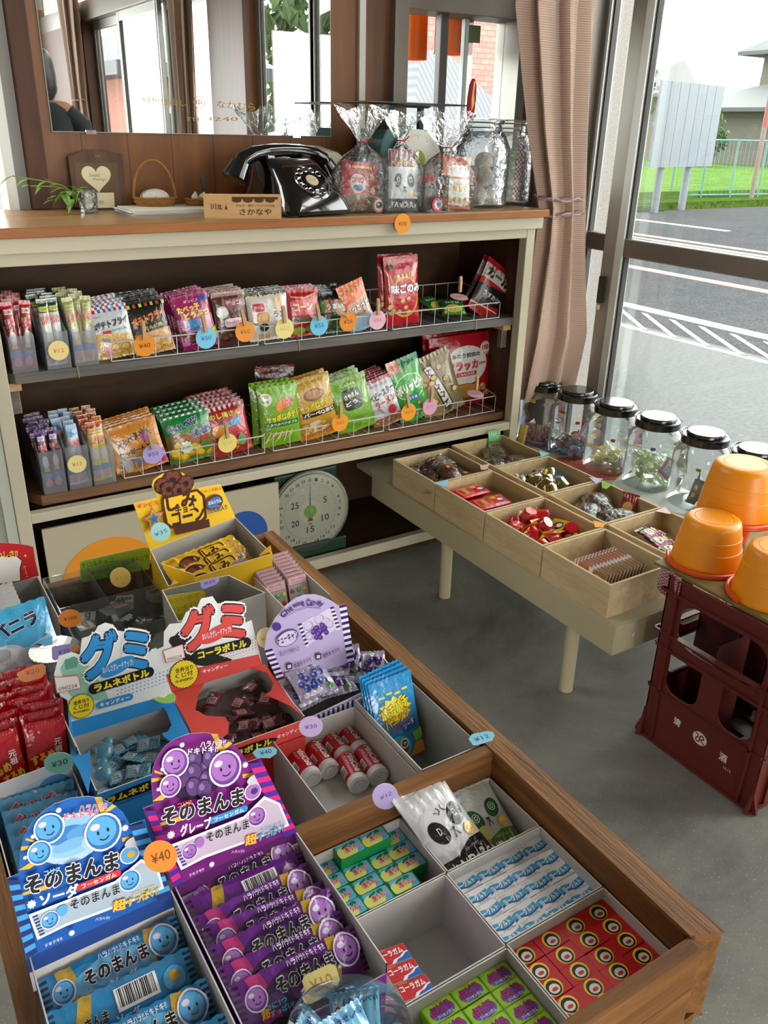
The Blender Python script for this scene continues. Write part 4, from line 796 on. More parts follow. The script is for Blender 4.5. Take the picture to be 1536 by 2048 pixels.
def gummy(q, bl, br, outline, x0, x1, y0, y1, zr, label, name_, main, dark, flaps, big, body, pill, cnd, badge, stick, band, bottle, candies):
    ct = thing('gummy_carton', label, 'carton', (x0, y0, TF)); o = ct.location; pl = lean(q(*bl), q(*br), zr, 16); l = lambda x, y: pl.loc(*q(x, y))
    mb = MB(); carton(mb, x0, x1, y0, y1, TF, zr, main, 'b3b1ac', front=zr-.004); A = Art()
    w = (x1-x0)*1000; A.ell(w*.36, 8, w*.34, 5.5, '141414', 20); A.text(name_, w*.36, 8, w*.56, 6.5, 'e9d83a', bold=.05); A.text('キャンディー', w*.83, 10, w*.26, 4.5, 'e8eef0', bold=.03); A.rect(0, 0, w, 1.2, dark)
    mb.art(A, frame_of((x0, y0-.0002, zr-.022), (1, 0, 0), (0, 0, 1))); mb.build('carton_body', ct, org=o)
    A = Art(); k = math.dist(l(*bl), l(*br))/math.dist(bl, br)
    for p in bottle: A.poly([l(*a) for a in p[1]], p[0])
    for i in range(14):
        for j in range(4): p = l(body[0]+i*body[2], body[1]+j*body[3]-i*body[2]*.33); A.ell(p[0], p[1], body[2]*.2*k, body[2]*.2*k, main, 6, L=A.L if i+j else None)
    A.poly([l(*p) for p in band], main)
    a = q(*big[0]); b = q(*big[1]); ptext(A, pl, 'グミ', a, b, big[2]*k, main, out=.13, outc='f3f3f0', bold=.07); ptext(A, pl, 'グミ', a, b, big[2]*k, main, out=.085, outc='1c2430', bold=.06)
    p = l(*big[3]); A.ell(p[0], p[1], big[4]*k, big[4]*.38*k, main, 20, rot=.25); ptext(A, pl, 'おいしさグレードアップ!!', q(big[3][0]-big[4]*.8, big[3][1]+big[4]*.2), q(big[3][0]+big[4]*.8, big[3][1]-big[4]*.25), big[4]*.36*k, 'e8eef0', bold=.02)
    a, b = l(*pill[0]), l(*pill[1]); A.line([a, b], pill[2]*k, '111111'); A.ell(*a, pill[2]*.55*k, pill[2]*.55*k, '111111'); A.ell(*b, pill[2]*.55*k, pill[2]*.55*k, '111111'); ptext(A, pl, name_, q(*pill[0]), q(*pill[1]), pill[2]*.72*k, 'ece03c', bold=.06)
    a, b = l(*cnd[0]), l(*cnd[1]); A.line([a, b], cnd[2]*k, main); A.ell(*a, cnd[2]*.5*k, cnd[2]*.5*k, main); A.ell(*b, cnd[2]*.5*k, cnd[2]*.5*k, main); ptext(A, pl, 'キャンディー', q(*cnd[0]), q(*cnd[1]), cnd[2]*.62*k, 'f0f2f2', bold=.03)
    p = l(*badge[0]); A.star(p[0], p[1], badge[1]*k*1.05, 26, '18181a', .93); A.star(p[0], p[1], badge[1]*k, 26, 'ead824', .93)
    for t, dy in (('金券当り', -.38), ('くじ付', .02), ('10円〜50円の金券が当る', .4)): ptext(A, pl, t, q(badge[0][0]-badge[1]*.62, badge[0][1]+badge[1]*(dy+.16)), q(badge[0][0]+badge[1]*.62, badge[0][1]+badge[1]*(dy-.16)), badge[1]*(.34 if dy < .3 else .2)*k, '18181a', bold=.02)
    A.poly([l(*p) for p in stick], 'e05a6a'); cx = sum(p[0] for p in stick)/4; cy = sum(p[1] for p in stick)/4; A.poly([l(cx+(p[0]-cx)*.94, cy+(p[1]-cy)*.9) for p in stick], 'ebe6e2'); s0, s1 = stick[3], stick[2]
    up = ((stick[0][0]-s0[0]), (stick[0][1]-s0[1]))
    ptext(A, pl, '090224', q(s0[0]+(s1[0]-s0[0])*.1+up[0]*.22, s0[1]+(s1[1]-s0[1])*.1+up[1]*.22), q(s0[0]+(s1[0]-s0[0])*.85+up[0]*.22, s0[1]+(s1[1]-s0[1])*.85+up[1]*.22), math.hypot(*up)*.24*k, '3a3a44', bold=.0)
    card('header_card', pl, [l(*p) for p in outline], 'dfe6e6', A, ct, org=o)
    for fl in flaps:
        mb = MB(); flat(mb, [q(*p) for p in fl], zr+.0012, main); mb.build('flap', ct, org=o)
    return ct
gummy(cz, (545, 1440), (1285, 1200), [(545, 1440), (490, 1170), (440, 1140), (395, 985), (430, 850), (520, 820), (585, 840), (600, 720), (690, 690), (715, 630), (770, 605), (830, 620), (850, 660), (1000, 690), (1020, 760), (1085, 830), (1110, 800), (1145, 790), (1285, 1200)],
      .092, .186, .568, .6455, .705, 'blue display carton of ramune bottle gummies', 'ラムネボトル', '2a8fd4', '1c5f9c',
      [[(1000, 1112), (1275, 1192), (1430, 1500), (1290, 1500), (1200, 1440), (1185, 1415), (1230, 1400), (1255, 1350), (1220, 1260), (1160, 1190)], [(497, 1210), (540, 1400), (535, 1520), (590, 1572), (640, 1560), (655, 1525), (668, 1680), (645, 1855), (575, 1680), (515, 1580)]],
      ((600, 860), (1075, 790), 330, (860, 925), 140), (860, 1075, 28, 26), ((690, 1085), (1085, 965), 78), ((730, 1205), (945, 1145), 56), ((592, 1212), 92), [(392, 1000), (570, 985), (592, 1080), (412, 1118)], [(520, 1330), (1250, 1125), (1285, 1205), (545, 1440)],
      [('8fc4b0', [(440, 940), (480, 870), (560, 870), (640, 900), (760, 1080), (800, 1170), (560, 1180), (500, 1120)]), ('5f9a88', [(470, 880), (540, 850), (575, 870), (560, 930), (480, 950)])], None)
gummy(c2, (95, 790), (575, 640), [(95, 790), (38, 560), (70, 545), (72, 470), (100, 430), (160, 425), (185, 370), (240, 350), (262, 300), (320, 288), (345, 325), (430, 322), (435, 375), (482, 412), (480, 428), (520, 410), (575, 640)],
      .1872, .282, .568, .671, .705, 'red display carton of cola bottle gummies', 'コーラボトル', 'd84a44', '9a2c28',
      [[(440, 652), (590, 636), (775, 898), (720, 850), (640, 812), (590, 792), (620, 770), (630, 735), (600, 680), (520, 655)], [(92, 775), (262, 700), (285, 720), (245, 790), (232, 870), (290, 900), (385, 905), (404, 940), (400, 985), (340, 1040), (245, 1055), (170, 900)]],
      ((165, 470), (478, 400), 200, (340, 478), 92), (380, 560, 16, 15), ((245, 590), (490, 525), 52), ((268, 672), (395, 640), 34), ((172, 685), 72), [(62, 565), (165, 530), (178, 600), (80, 628)], [(80, 690), (555, 585), (575, 640), (95, 790)],
      [('141414', [(95, 520), (120, 450), (170, 440), (260, 560), (420, 610), (400, 660), (230, 640), (150, 600)]), ('e4e4e0', [(78, 480), (105, 440), (155, 432), (160, 455), (125, 490), (95, 500)])], None)
# wrapped gummies
def gummypack(col, txt, ink, seed):
    A = Art(); A.rect(2, 2.2, 11, 12, 'a9b4ba' if seed == 1 else 'b0888c'); A.text('金券当りくじ', 6.5, 9.6, 7.5, 1.6, ink); A.text('40 YEN', 6.5, 6.6, 5, 1.6, ink); A.text('15052', 6.5, 4, 6, 1.2, ink); A.text('グミ', 15.5, 8, 7, 7, ink, out=.06, outc='c9d6da' if seed == 1 else 'c06a70', bold=.03)
    for k in range(3): A.line([(12+k*3, 1.5), (14+k*3, 13)], .35, ink)
    return bag('gummy_packet', 21, 14.5, 3.6, col, A, seal=(1.2, 1.2), rip=.25, nu=10, nv=8, maxe=5, seed=seed)
Pb = Proto(gummypack('5f9fb4', '', '1c3f52', 1)); Pk = Proto(gummypack('5a2a2c', '', '2a1014', 2))
rr = random.Random(11)
spots = [(840, 1560), (920, 1530), (1010, 1480), (1090, 1560), (1180, 1480), (1000, 1560), (1120, 1640), (960, 1640), (1040, 1690), (880, 1640), (900, 1770), (1010, 1760), (830, 1830), (1180, 1580), (770, 1480)]
for i, (x, y) in enumerate(spots):
    p = atz(*cz(x, y), .69); p.x = min(max(p.x, .104), .176); p.y = min(max(p.y, .577), .636)
    Pb((p.x, p.y, .684+.0032*(i % 4)), (R(-90+rr.uniform(-14, 14)), R(rr.uniform(-10, 10)), R(rr.uniform(-50, 50))), 'small blue printed gummy packet in the heap inside the blue carton', 'ramune gummy packets')
spots = [(530, 800), (450, 860), (500, 900), (600, 860), (560, 940), (640, 900), (500, 980), (420, 960), (580, 990), (680, 950), (640, 960), (360, 830), (270, 870), (320, 1000), (430, 1040), (570, 760), (350, 920), (700, 900)]
for i, (x, y) in enumerate(spots):
    p = atz(*c2(x, y), .69); p.x = min(max(p.x, .2), .27); p.y = min(max(p.y, .577), .66)
    Pk((p.x, p.y, .684+.0032*(i % 4)), (R(-90+rr.uniform(-14, 14)), R(rr.uniform(-10, 10)), R(rr.uniform(-50, 50))), 'small dark red printed gummy packet in the heap inside the red carton', 'cola gummy packets')
mb = MB(); mb.box(.0935, .1845, .5695, .644, TF+.0015, .682, paper('a5a4a0')); tag(mb.build('card_insert', org=(.0935, .5695, TF)), 'grey card false bottom under the blue gummy packets', 'card insert')
mb = MB(); mb.box(.1887, .2805, .5695, .6695, TF+.0015, .682, paper('6d5c5a')); tag(mb.build('card_insert', org=(.1887, .5695, TF)), 'card false bottom under the dark red gummy packets', 'card insert')
m_gum = clear('blue_gummy', 'a8d8e8', .8, .1, .45, 0, '8cc8dc')
for i, (x, y) in enumerate(((770, 1590), (710, 1760))):
    p = atz(*cz(x, y), .695); mb = MB(); mb.sphere((0, 0, 0), .011, m_gum, (.7, 1, .5)); mb.sphere((0, .012, 0), .006, m_gum, (.8, 1, .6)); o = mb.build('gummy_candy', loc=(max(p.x, .104), p.y, .702), rot=(0, 0, -.5+i*.3)); tag(o, 'bottle shaped pale blue gummy in the blue carton, %s from the header card' % ORD[i], 'gummy', 'bottle gummies')
mb = MB(); pl = Pl(atz(328, 1393, .716), (1, .2, 0), (-.2, 1, .25)); A = Art(); pts = [pl.loc(*p) for p in ovalpx(328, 1393, 24, 13, -.1)]; p = pl.loc(326, 1389); A.star(p[0], p[1], 4.5, 7, 'dfe6d8', .7); tag(card('price_card', pl, pts, '8fc25a', A), 'oval green paper card with a white blob on the blue gummy carton', 'price card')
# chewing candy carton with tall lilac header
zr = .70; pl = lean((553, 1361), (710, 1326), zr, 9); l = lambda x, y: pl.loc(*c2(x, y))
ct = thing('chewing_candy_carton', 'lilac chewing candy carton with tall rounded header card', 'carton', (.285, .578, TF)); o = ct.location
bl_, br_ = pl.o, atz(710, 1326, zr)
mb = MB(); carton4(mb, [(.287, bl_.y+.0), (.4, br_.y), (.4, .59), (.287, .58)], TF, .693, 'c9c3d6', 'a9a6a6', zs=[.7, .7, .695, .69]); A = Art(); stripes(A, 0, 113, 0, 22, 40, ['e4e0ea', '3a2470']); mb.art(A, frame_of((.287, .5785, .668), (1, .088, 0), (0, 0, 1))); mb.build('carton_body', ct, org=o)
A = Art(); k = math.dist(l(650, 720), l(1045, 620))/math.dist((650, 720), (1045, 620))
for (a, b, c, d) in (((585, 566), (625, 555), (652, 720), (690, 708)), ((968, 335), (1004, 326), (1012, 640), (1048, 630))):
    A.L += 1; L = A.L; lp = lambda p0, p1, t: (p0[0]+(p1[0]-p0[0])*t, p0[1]+(p1[1]-p0[1])*t); n = 21 if a[0] > 900 else 13
    for i in range(n): A.poly([l(*lp(a, c, i/n)), l(*lp(b, d, i/n)), l(*lp(b, d, (i+1)/n)), l(*lp(a, c, (i+1)/n))], '341a6a' if i % 2 == 0 else 'e6e2ec', L)
for (a, b, c, d) in (((755, 432), (775, 424), (798, 548), (815, 540)), ((920, 345), (940, 340), (955, 462), (976, 455))):
    A.L += 1; L = A.L
    for i in range(12): A.poly([l(*lp(a, c, i/12)), l(*lp(b, d, i/12)), l(*lp(b, d, (i+1)/12)), l(*lp(a, c, (i+1)/12))], '341a6a' if i % 2 == 0 else 'e6e2ec', L)
A.poly([l(*p) for p in ((775, 424), (920, 345), (955, 455), (812, 535))], 'd5cde4')
for x, y, r in ((810, 440, 26), (865, 405, 26), (900, 420, 24), (920, 430, 20), (835, 480, 26), (815, 490, 22)): p = l(x, y); A.ell(p[0], p[1], r*k, r*k, 'a99ac8'); A.ell(p[0]-r*.1*k, p[1]+r*.1*k, r*.8*k, r*.8*k, 'cfc6e2')
for x, y, r in ((850, 450, 16), (870, 465, 16), (890, 450, 16), (860, 480, 16), (835, 468, 14), (900, 470, 13), (880, 435, 14), (850, 495, 13), (870, 495, 12)): p = l(x, y); A.ell(p[0], p[1], r*k, r*k, '4a2a86'); A.ell(p[0]-r*.25*k, p[1]+r*.3*k, r*.5*k, r*.5*k, '7a5ab4')
for t, p, q_, h in (('Che', (668, 385), (722, 340), 30), ('wing', (728, 338), (785, 318), 30), ('Can', (797, 317), (842, 315), 32), ('dy', (848, 318), (882, 328), 32)): ptext(A, pl, t, c2(*p), c2(*q_), h*k, '3a2472', bold=.03)
A.line([l(680, 395), l(740, 360), l(800, 340), l(870, 345)], 3*k, '6a58a0')
p = l(700, 498); A.ell(p[0], p[1], 58*k, 40*k, '4a3a86', rot=.3); A.ell(p[0], p[1], 54*k, 36*k, 'd2c9e4', rot=.3); ptext(A, pl, 'チューキャン', c2(645, 515), c2(752, 475), 42*k, '2c1c60', out=.05, outc='eeeaf4', bold=.04)
for x, y in ((645, 440), (712, 695)): p = l(x, y); A.ell(p[0], p[1], 22*k, 20*k, '4a2c86')
ptext(A, pl, '1粒にぶどう1こ分の果汁たっぷり', c2(660, 580), c2(760, 548), 26*k, '5a4a8c'); ptext(A, pl, '高温をさけて', c2(732, 640), c2(822, 605), 22*k, '3a3458'); ptext(A, pl, '湿気をさけて', c2(880, 590), c2(965, 552), 22*k, '3a3458')
for x, y in ((708, 640), (856, 590)): p = l(x, y); A.rect(p[0]-15*k, p[1]-16*k, p[0]+15*k, p[1]+16*k, '2a2448'); A.rect(p[0]-9*k, p[1]-9*k, p[0]+9*k, p[1]+9*k, 'cfc6e2')
card('header_card', pl, [l(*p) for p in ((652, 720), (585, 566), (598, 480), (640, 400), (700, 330), (745, 297), (790, 280), (840, 278), (880, 288), (930, 312), (966, 336), (1004, 326), (1048, 630))], 'b8abd4', A, ct, org=o)
pl = facing(534, 1276, .735, 20); note('price_card', 'round cream price card reading 40 yen on the lilac header card', pl, ovalpx(534, 1276, 21, 21), 'e3d494', [('¥40', (521, 1279), (549, 1274), 4)], ink='d09a3c')
def berrypack(c1, c2_, seed):
    A = Art(); rr = random.Random(seed)
    for i in range(16): x, y = rr.uniform(8, 46), rr.uniform(12, 32); A.ell(x, y, 4.2, 4.2, c1); A.ell(x-1, y+1.2, 1.8, 1.6, c2_)
    A.ell(44, 8, 3, 4, '4e8a30', rot=.6); A.ell(36, 40, 4, 2, '4e8a30', rot=.4); A.rect(5, 4, 34, 8, 'bdb9c8'); A.text('チューキャン', 26, 36, 28, 5, 'e6e2f0', bold=.03); return bag('candy_pouch', 54, 44, 7, 'a49cb4', A, seal=(4, 4), seed=seed)
Pv = [Proto(berrypack('2c3f94', '8a9ad8', 4)), Proto(berrypack('33185a', '7a5aa6', 5))]
for i, (x, y, z, rx, rz, t) in enumerate(((.318, .606, .69, -60, 6, 0), (.352, .62, .69, -55, -20, 1), (.338, .604, .684, -74, -6, 1), (.312, .603, .684, -78, 10, 0), (.372, .606, .686, -62, -25, 1))):
    Pv[t]((x, y, z), (R(rx), 0, R(rz)), '%s grape candy pouch in the lilac carton, %s in the heap' % (('blue', 'dark purple')[t], ORD[i]), 'chewing candy pouches').scale = (.8, .8, .8)
mb = MB(); carton4(mb, [(.29, .65), (.397, .655), (.397, .593), (.29, .583)], TF+.0015, .676, 'a9a6a6', 'a9a6a6'); tag(mb.build('card_insert', org=(.29, .583, TF)), 'grey card false bottom under the grape candy pouches', 'card insert')
# popping candy packets in a grey carton by the rim
openbox(.3395, .4035, .4605, .575, .697, 'narrow grey carton with blue popping candy packets at the tray rim', inner='aaa9a5')
A = Art(); A.rect(0, 0, 50, 84, '2a8cc8')
for i in range(4): A.rect(8+i*9, 66+2*(i % 2), 15+i*9, 68+2*(i % 2), 'e0d64a')
A.rrect(5, 30, 45, 62, 6, '3a7fb0'); A.star(24, 52, 20, 12, 'e6d83c', .75, sy=.7); A.poly([(24, 34), (44, 40), (46, 28), (30, 26)], '2a60a8')
A.text('パチパチ', 23, 54, 34, 11, 'f0dc2c', out=.09, outc='141414', bold=.06, rot=.25); A.text('パニック', 24, 43, 30, 10, 'f0a820', out=.09, outc='141414', bold=.06, rot=.25); A.text('口の中ではじける', 28, 35, 24, 3.2, 'd83040', bold=.02, rot=.3); A.text('ソーダ', 36, 34, 13, 6, 'e8f0f4', out=.06, outc='1a4a90', bold=.03, rot=.3)
A.poly([(30, 0), (50, 0), (50, 12), (42, 14)], 'e08a2a'); A.poly([(40, 14), (50, 16), (50, 26), (38, 24)], '8ac43a'); A.ell(20, 12, 15, 14, '58b2dc'); A.poly([(8, 8), (32, 12), (26, 1), (12, 0)], 'c0283a'); A.poly([(12, 0), (26, 1), (22, 6), (17, 4)], 'e0d040')
for x in (14, 27): A.ell(x, 17, 5, 5, 'eef2f2'); A.ell(x, 17, 3.4, 3.4, '2a2a2e'); A.ell(x, 17, 2, 2, 'd8d860')
Po = Proto(bag('popping_candy_packet', 50, 84, 5, '2a8cc8', A, seal=(4, 3), seed=8, rip=.4))
for i in range(4): Po((.3705-.001*i, .533+.0065*i, .642+.001*i), (R(-20+2.0*i), 0, R(2+2*i)), 'blue popping candy packet, %s in the row from the front' % ORD[i], 'popping candy packets')
# ---------------------------------------------------------------- yellow chocolate corn carton at the back
zr = .735; B = [atz(300, 1100, zr), atz(471, 1035, zr), atz(544, 1107, zr), atz(336, 1172, zr)]
ct = thing('chocolate_snack_carton', 'yellow chocolate corn snack carton with die cut header card', 'carton', (B[3].x, B[3].y, TF)); o = ct.location
mb = MB(); carton4(mb, [(p.x, p.y) for p in B], TF, zr, 'd6ac1a', 'b0ada6', zs=[zr, zr, zr, zr]); mb.build('carton_body', ct, org=o)
pl = lean((300, 1100), (471, 1035), zr, 12); l = lambda x, y: pl.loc(*c8(x, y)); k = math.dist(l(640, 385), l(1005, 245))/math.dist((640, 385), (1005, 245)); A = Art()
def donut(A, x, y, r, k):
    p = l(x, y); A.ell(p[0], p[1], r*k, r*.9*k, '3a1c10')
    for i in range(7): A.ell(p[0]+r*.6*k*cos(i*.9), p[1]+r*.55*k*sin(i*.9), r*.3*k, r*.26*k, '6a3522', 8)
    A.ell(p[0], p[1], r*.26*k, r*.24*k, '1c0c06')
for x, y, r in ((735, 90, 48), (690, 110, 34), (790, 100, 36), (715, 125, 34), (760, 130, 34)): donut(A, x, y, r, k)
A.poly([l(*p) for p in ((735, 290), (885, 250), (890, 285), (745, 318))], '4a2414')
A.poly([l(*p) for p in ((684, 158), (835, 122), (868, 150), (876, 245), (862, 262), (722, 292), (698, 278), (682, 180))], '46210e'); A.poly([l(*p) for p in ((694, 166), (832, 133), (856, 156), (864, 238), (852, 253), (728, 280), (710, 268), (693, 186))], 'e0b41c')
for t, p, q_, h in (('しみ', (705, 190), (828, 160), 52), ('チョコ', (742, 218), (822, 198), 26), ('コーン', (728, 255), (862, 222), 48)): ptext(A, pl, t, c8(*p), c8(*q_), h*k, '3c1a0c', bold=.05)
ptext(A, pl, 'ギンビス', c8(578, 198), c8(668, 180), 16*k, 'c83428', bold=.04); p = l(650, 250); A.star(p[0], p[1], 48*k, 5, '8a9ab4', .5, .3)
for i, c in enumerate(('d8443a', 'e0a030', '5aa848', '3a80c8', '7a4aa8')): A.star(p[0], p[1], (46-i*8)*k, 5, c, .5, .3)
p = l(905, 180); A.ell(p[0], p[1], 42*k, 30*k, '5a2c18'); A.ell(p[0], p[1], 34*k, 18*k, '2f6ab0', rot=.2); ptext(A, pl, 'カルシウム', c8(880, 184), c8(935, 170), 14*k, 'f0f0ea', bold=.03); ptext(A, pl, '全粒粉入り', c8(885, 214), c8(960, 198), 22*k, '2a2018', out=.05, outc='efe6c8', bold=.04); ptext(A, pl, 'しみこみ製法', c8(850, 135), c8(935, 120), 12*k, 'c03a28')
card('header_card', pl, [l(*p) for p in ((640, 385), (570, 186), (672, 160), (648, 110), (655, 85), (690, 60), (735, 45), (780, 55), (815, 80), (832, 122), (940, 103), (1005, 245))], 'e2b61e', A, ct, org=o)
for pts in (((690, 442), (832, 490), (830, 522), (770, 530), (700, 470)), ((1108, 405), (1155, 365), (1162, 402), (1108, 430))):
    f = Pl(atz(*c8(*pts[2]), zr-.005), B[2]-B[3], (0, -.25, 1)); A = Art(); card('front_flap', f, [f.loc(*c8(*p)) for p in pts], 'e0ac14', A, ct, org=o)
pl2 = facing(321, 1064, .772, 12, .0); note('price_card', 'round pale blue price card reading 35 yen on the yellow carton', pl2, ovalpx(321, 1064, 20, 19), '9fd6d6', [('¥35', (309, 1070), (334, 1060), 4.6)], ink='2a6ab0')
A = Art(); A.rect(0, 0, 22, 42, 'e0b41c'); A.ell(31, 20, 17, 14, '4a2414'); A.ell(26, 24, 8, 7, '7a4430'); A.ell(37, 17, 7, 7, '6a3522'); A.rrect(50, 6, 88, 37, 5, '46210e'); A.rrect(52, 8, 86, 35, 4, 'e0b41c'); A.text('しみ', 66, 28, 24, 10, '3c1a0c', bold=.05); A.text('チョコ', 69, 21, 12, 4, '3c1a0c', bold=.03); A.text('コーン', 69, 13, 30, 9, '3c1a0c', bold=.05); A.text('ギンビス', 10, 35, 14, 4, 'c83428', bold=.04); A.ell(10, 22, 7, 4, '3a8a60')
for i, c in enumerate(('d8443a', 'e0a030', '5aa848', '3a80c8')): A.star(100, 28, 9-i*2, 5, c, .5, .3)
Ps = Proto(bag('chocolate_snack_bag', 112, 42, 13, 'deb21c', A, seal=(2, 2), pull=0, seed=12)); az = math.atan2(B[1].y-B[0].y, B[1].x-B[0].x)
cen = sum(B, Vector())/4
for i in range(3): Ps((cen.x+.004+i*.002, cen.y-.01-.012*i, .708-.006*i), (R(-58+4*i), R(-3*i), az), 'yellow chocolate corn bag in the yellow carton, %s from the header card' % ORD[i], 'chocolate corn bags').scale = (.95, .95, .95)
# ---------------------------------------------------------------- blister packs, grey carton with note, clear case
mb = MB(); carton(mb, .345, .4035, .7415, .842, TF, .712, 'c9c6c0', 'aeaca6', front=.672); tag(mb.build('blister_carton', org=(.345, .7415, TF)), 'white carton packed with pink blister cards of sweets', 'carton')
def blister():
    o = thing('blister_card', 'x', 'blister card'); mb = MB(); w, h = .0255, .052
    mb.box(-w/2, w/2, -.0006, .0006, 0, h, M('a9a6a4', .35, .3)); A = Art()
    A.rrect(.4, 41, w*1000-.4, 51.6, 2, 'b0485c'); A.rrect(1.0, 41.6, w*1000-1, 51, 1.6, 'dcb6bc'); A.text('フルーツガム', w*500, 48, 18, 3, 'a03248', bold=.02); A.text('いちご メロン レモン', w*500, 44.4, 18, 2, 'b85a6a')
    for i in range(10): A.text('ガム', 2.5+i*2.3, 37-(i % 2)*1.0, 1.6, 1.4, 'b58a90')
    mb.art(A, frame_of((-w/2, -.0006, 0), (1, 0, 0), (0, 0, 1))); mb.build('foil_card', o); cols = ['c8303a', '5aa83a', 'd8c030', 'd8c030', '5aa83a', 'c8303a', 'd8c030', '5aa83a', 'd8c030', 'c8303a', '5aa83a', 'd8c030']
    for i in range(9):
        mb = MB(); mb.sphere((-w/2+.0045+.0083*(i % 3), -.0008, .0345-.010*(i//3)), .0031, M(cols[i], .15, 0, .6, .5), (1, .75, 1), 10); mb.build('sweet', o)
    return o
Pbl = Proto(blister())
for j in range(2):
    for i in range(8):
        Pbl((.3595+.0295*j, .782+.0068*i+.003*j, .664+.0012*i), (R(-14), 0, R(2)), 'pink topped blister card of round sweets, %s from the front of the %s row' % (ORD[i], ('left', 'right')[j]), 'blister cards')
pl = facing(480, 1127, .722, 5, 0); note('price_card', 'pale pink price card stuck above the blister cards', pl, [(462, 1131), (467, 1123), (490, 1115), (498, 1121), (500, 1131), (466, 1142)], 'dcb2b6', [('¥30', (470, 1132), (494, 1125), 3)], ink='c87a86')
mb = MB(); Q = [atz(*c8(690, 555), .745), atz(*c8(975, 490), .745), atz(*c8(1100, 640), .745), atz(*c8(760, 690), .745)]; Q = [(q.x, q.y) for q in Q]; Q[2] = (.318, Q[3][1]+.01); carton4(mb, Q, TF, .745, 'a5a29b', '9c9a94'); tag(mb.build('empty_carton', org=(Q[3][0], Q[3][1], TF)), 'empty grey carton with a yellow note inside beside the blister cards', 'carton')
pl = Pl(Vector((Q[0][0], Q[0][1]-.007, .722)), (1, .04, 0), (0, .06, 1))
note('handwritten_note', 'yellow handwritten note in red ink inside the empty grey carton', pl, [c8(*p) for p in ((698, 592), (705, 580), (865, 556), (876, 566), (872, 640), (880, 700), (760, 730), (725, 690))], 'd8c83a', [('あついので', c8(712, 605), c8(850, 575), 5.2), ('れいぞうこで', c8(730, 640), c8(870, 610), 5.2), ('ひやして', c8(735, 672), c8(830, 650), 5.2)], 'handwritten notes', 'c8642a', cat='note')
pl = facing(420, 1165, .749, 20, .08); note('price_card', 'lilac price card reading 35 yen on the back edge of the empty carton', pl, [(401, 1164), (405, 1160), (438, 1153), (438, 1163), (430, 1170), (408, 1178), (402, 1174)], 'a69ad0', [('¥35', (408, 1168), (430, 1161), 3.2)], ink='4a4a9a')
# acrylic divided case with a few chocolates
ac = thing('acrylic_case', 'clear acrylic divided case holding a few small chocolates', 'case', (.137, .745, TF)); o = ac.location; mb = MB(); T = .0016
X0, X1, Y0, Y1, ZT_ = .128, .234, .70, .93, .718; TA = .662
for x in (X0, (X0*1.05+X1*.95)/2, X1): mb.box(x, x+T, Y0, Y1, TA, ZT_, m_acryl)
for y in (Y0, Y0+.075, Y0+.15, Y1-T): mb.box(X0, X1, y, y+T, TA, ZT_, m_acryl)
mb.box(X0, X1, Y0, Y1, TA-.0012, TA-.0002, m_acryl); mb.build('divider_panel', ac, org=o)
mb = MB(); mb.box(X0, X1, Y0, Y1, TF, TA-.0015, paper('4a3a2a')); tag(mb.build('card_insert', org=(X0, Y0, TF)), 'brown card box under the clear acrylic case', 'card insert')
def choco(c1, c2_, tx):
    mb = MB(); mb.box(-.010, .010, -.009, .009, 0, .011, foil(c1)); A = Art(); A.rect(2, 6, 18, 12, c2_); A.text(tx, 10, 9, 13, 4, 'efeae2' if c2_ != 'd9d5d0' else '2a2a30', bold=.04); mb.art(A, frame_of((-.010, -.009, .011), (1, 0, 0), (0, 1, 0)), mk=foil); return mb.build('small_chocolate')
cs = [Proto(choco('14100f', 'd9d5d0', 'チロル')), Proto(choco('1a1210', '2a1c14', 'コーヒー')), Proto(choco('c9c4be', 'b8303a', 'いちご')), Proto(choco('d9d5d0', '1a1a1e', 'ミルク'))]
for i, (px, py, t, lb) in enumerate(((243, 1195, 3, 'black and white wrapped small chocolate in the clear case'), (236, 1216, 2, 'red and white wrapped small chocolate in the clear case'), (253, 1243, 0, 'dark wrapped small chocolate behind the round acrylic wall'), (286, 1250, 1, 'dark brown wrapped small chocolate on the right of the clear case'), (176, 1240, 3, 'white wrapped small chocolate on the left of the clear case'), (172, 1258, 2, 'pink and white wrapped small chocolate on the left of the clear case'))):
    p = atz(px, py, TA+.006); cs[t]((min(max(p.x, .142), .222), min(p.y, .915), TA+.0004), (0, 0, R(-20+i*23)), lb, 'small chocolates')
pl = Pl((.17, .9355, .70), (1, 0, 0), (0, .12, 1)); note('handwritten_note', 'green handwritten note in Japanese above the acrylic case', pl, [c8(*p) for p in ((340, 440), (350, 430), (620, 372), (640, 378), (638, 465), (360, 522), (345, 515))], 'a6cc48', [('チロルチョコ', c8(348, 452), c8(482, 425), 6), ('あついので', c8(385, 485), c8(495, 460), 6), ('ひやして', c8(380, 510), c8(470, 492), 6), ('れいぞうこで', c8(518, 445), c8(632, 412), 6)], 'handwritten notes', '2c5a2c', cat='note')
pl = facing(241, 1155, .73, 10); note('price_card', 'round tan price card reading 12 yen stuck on the green note', pl, ovalpx(241, 1155, 21, 20), 'd0ae5c', [('¥12', (229, 1158), (254, 1152), 4)], ink='c8903c')
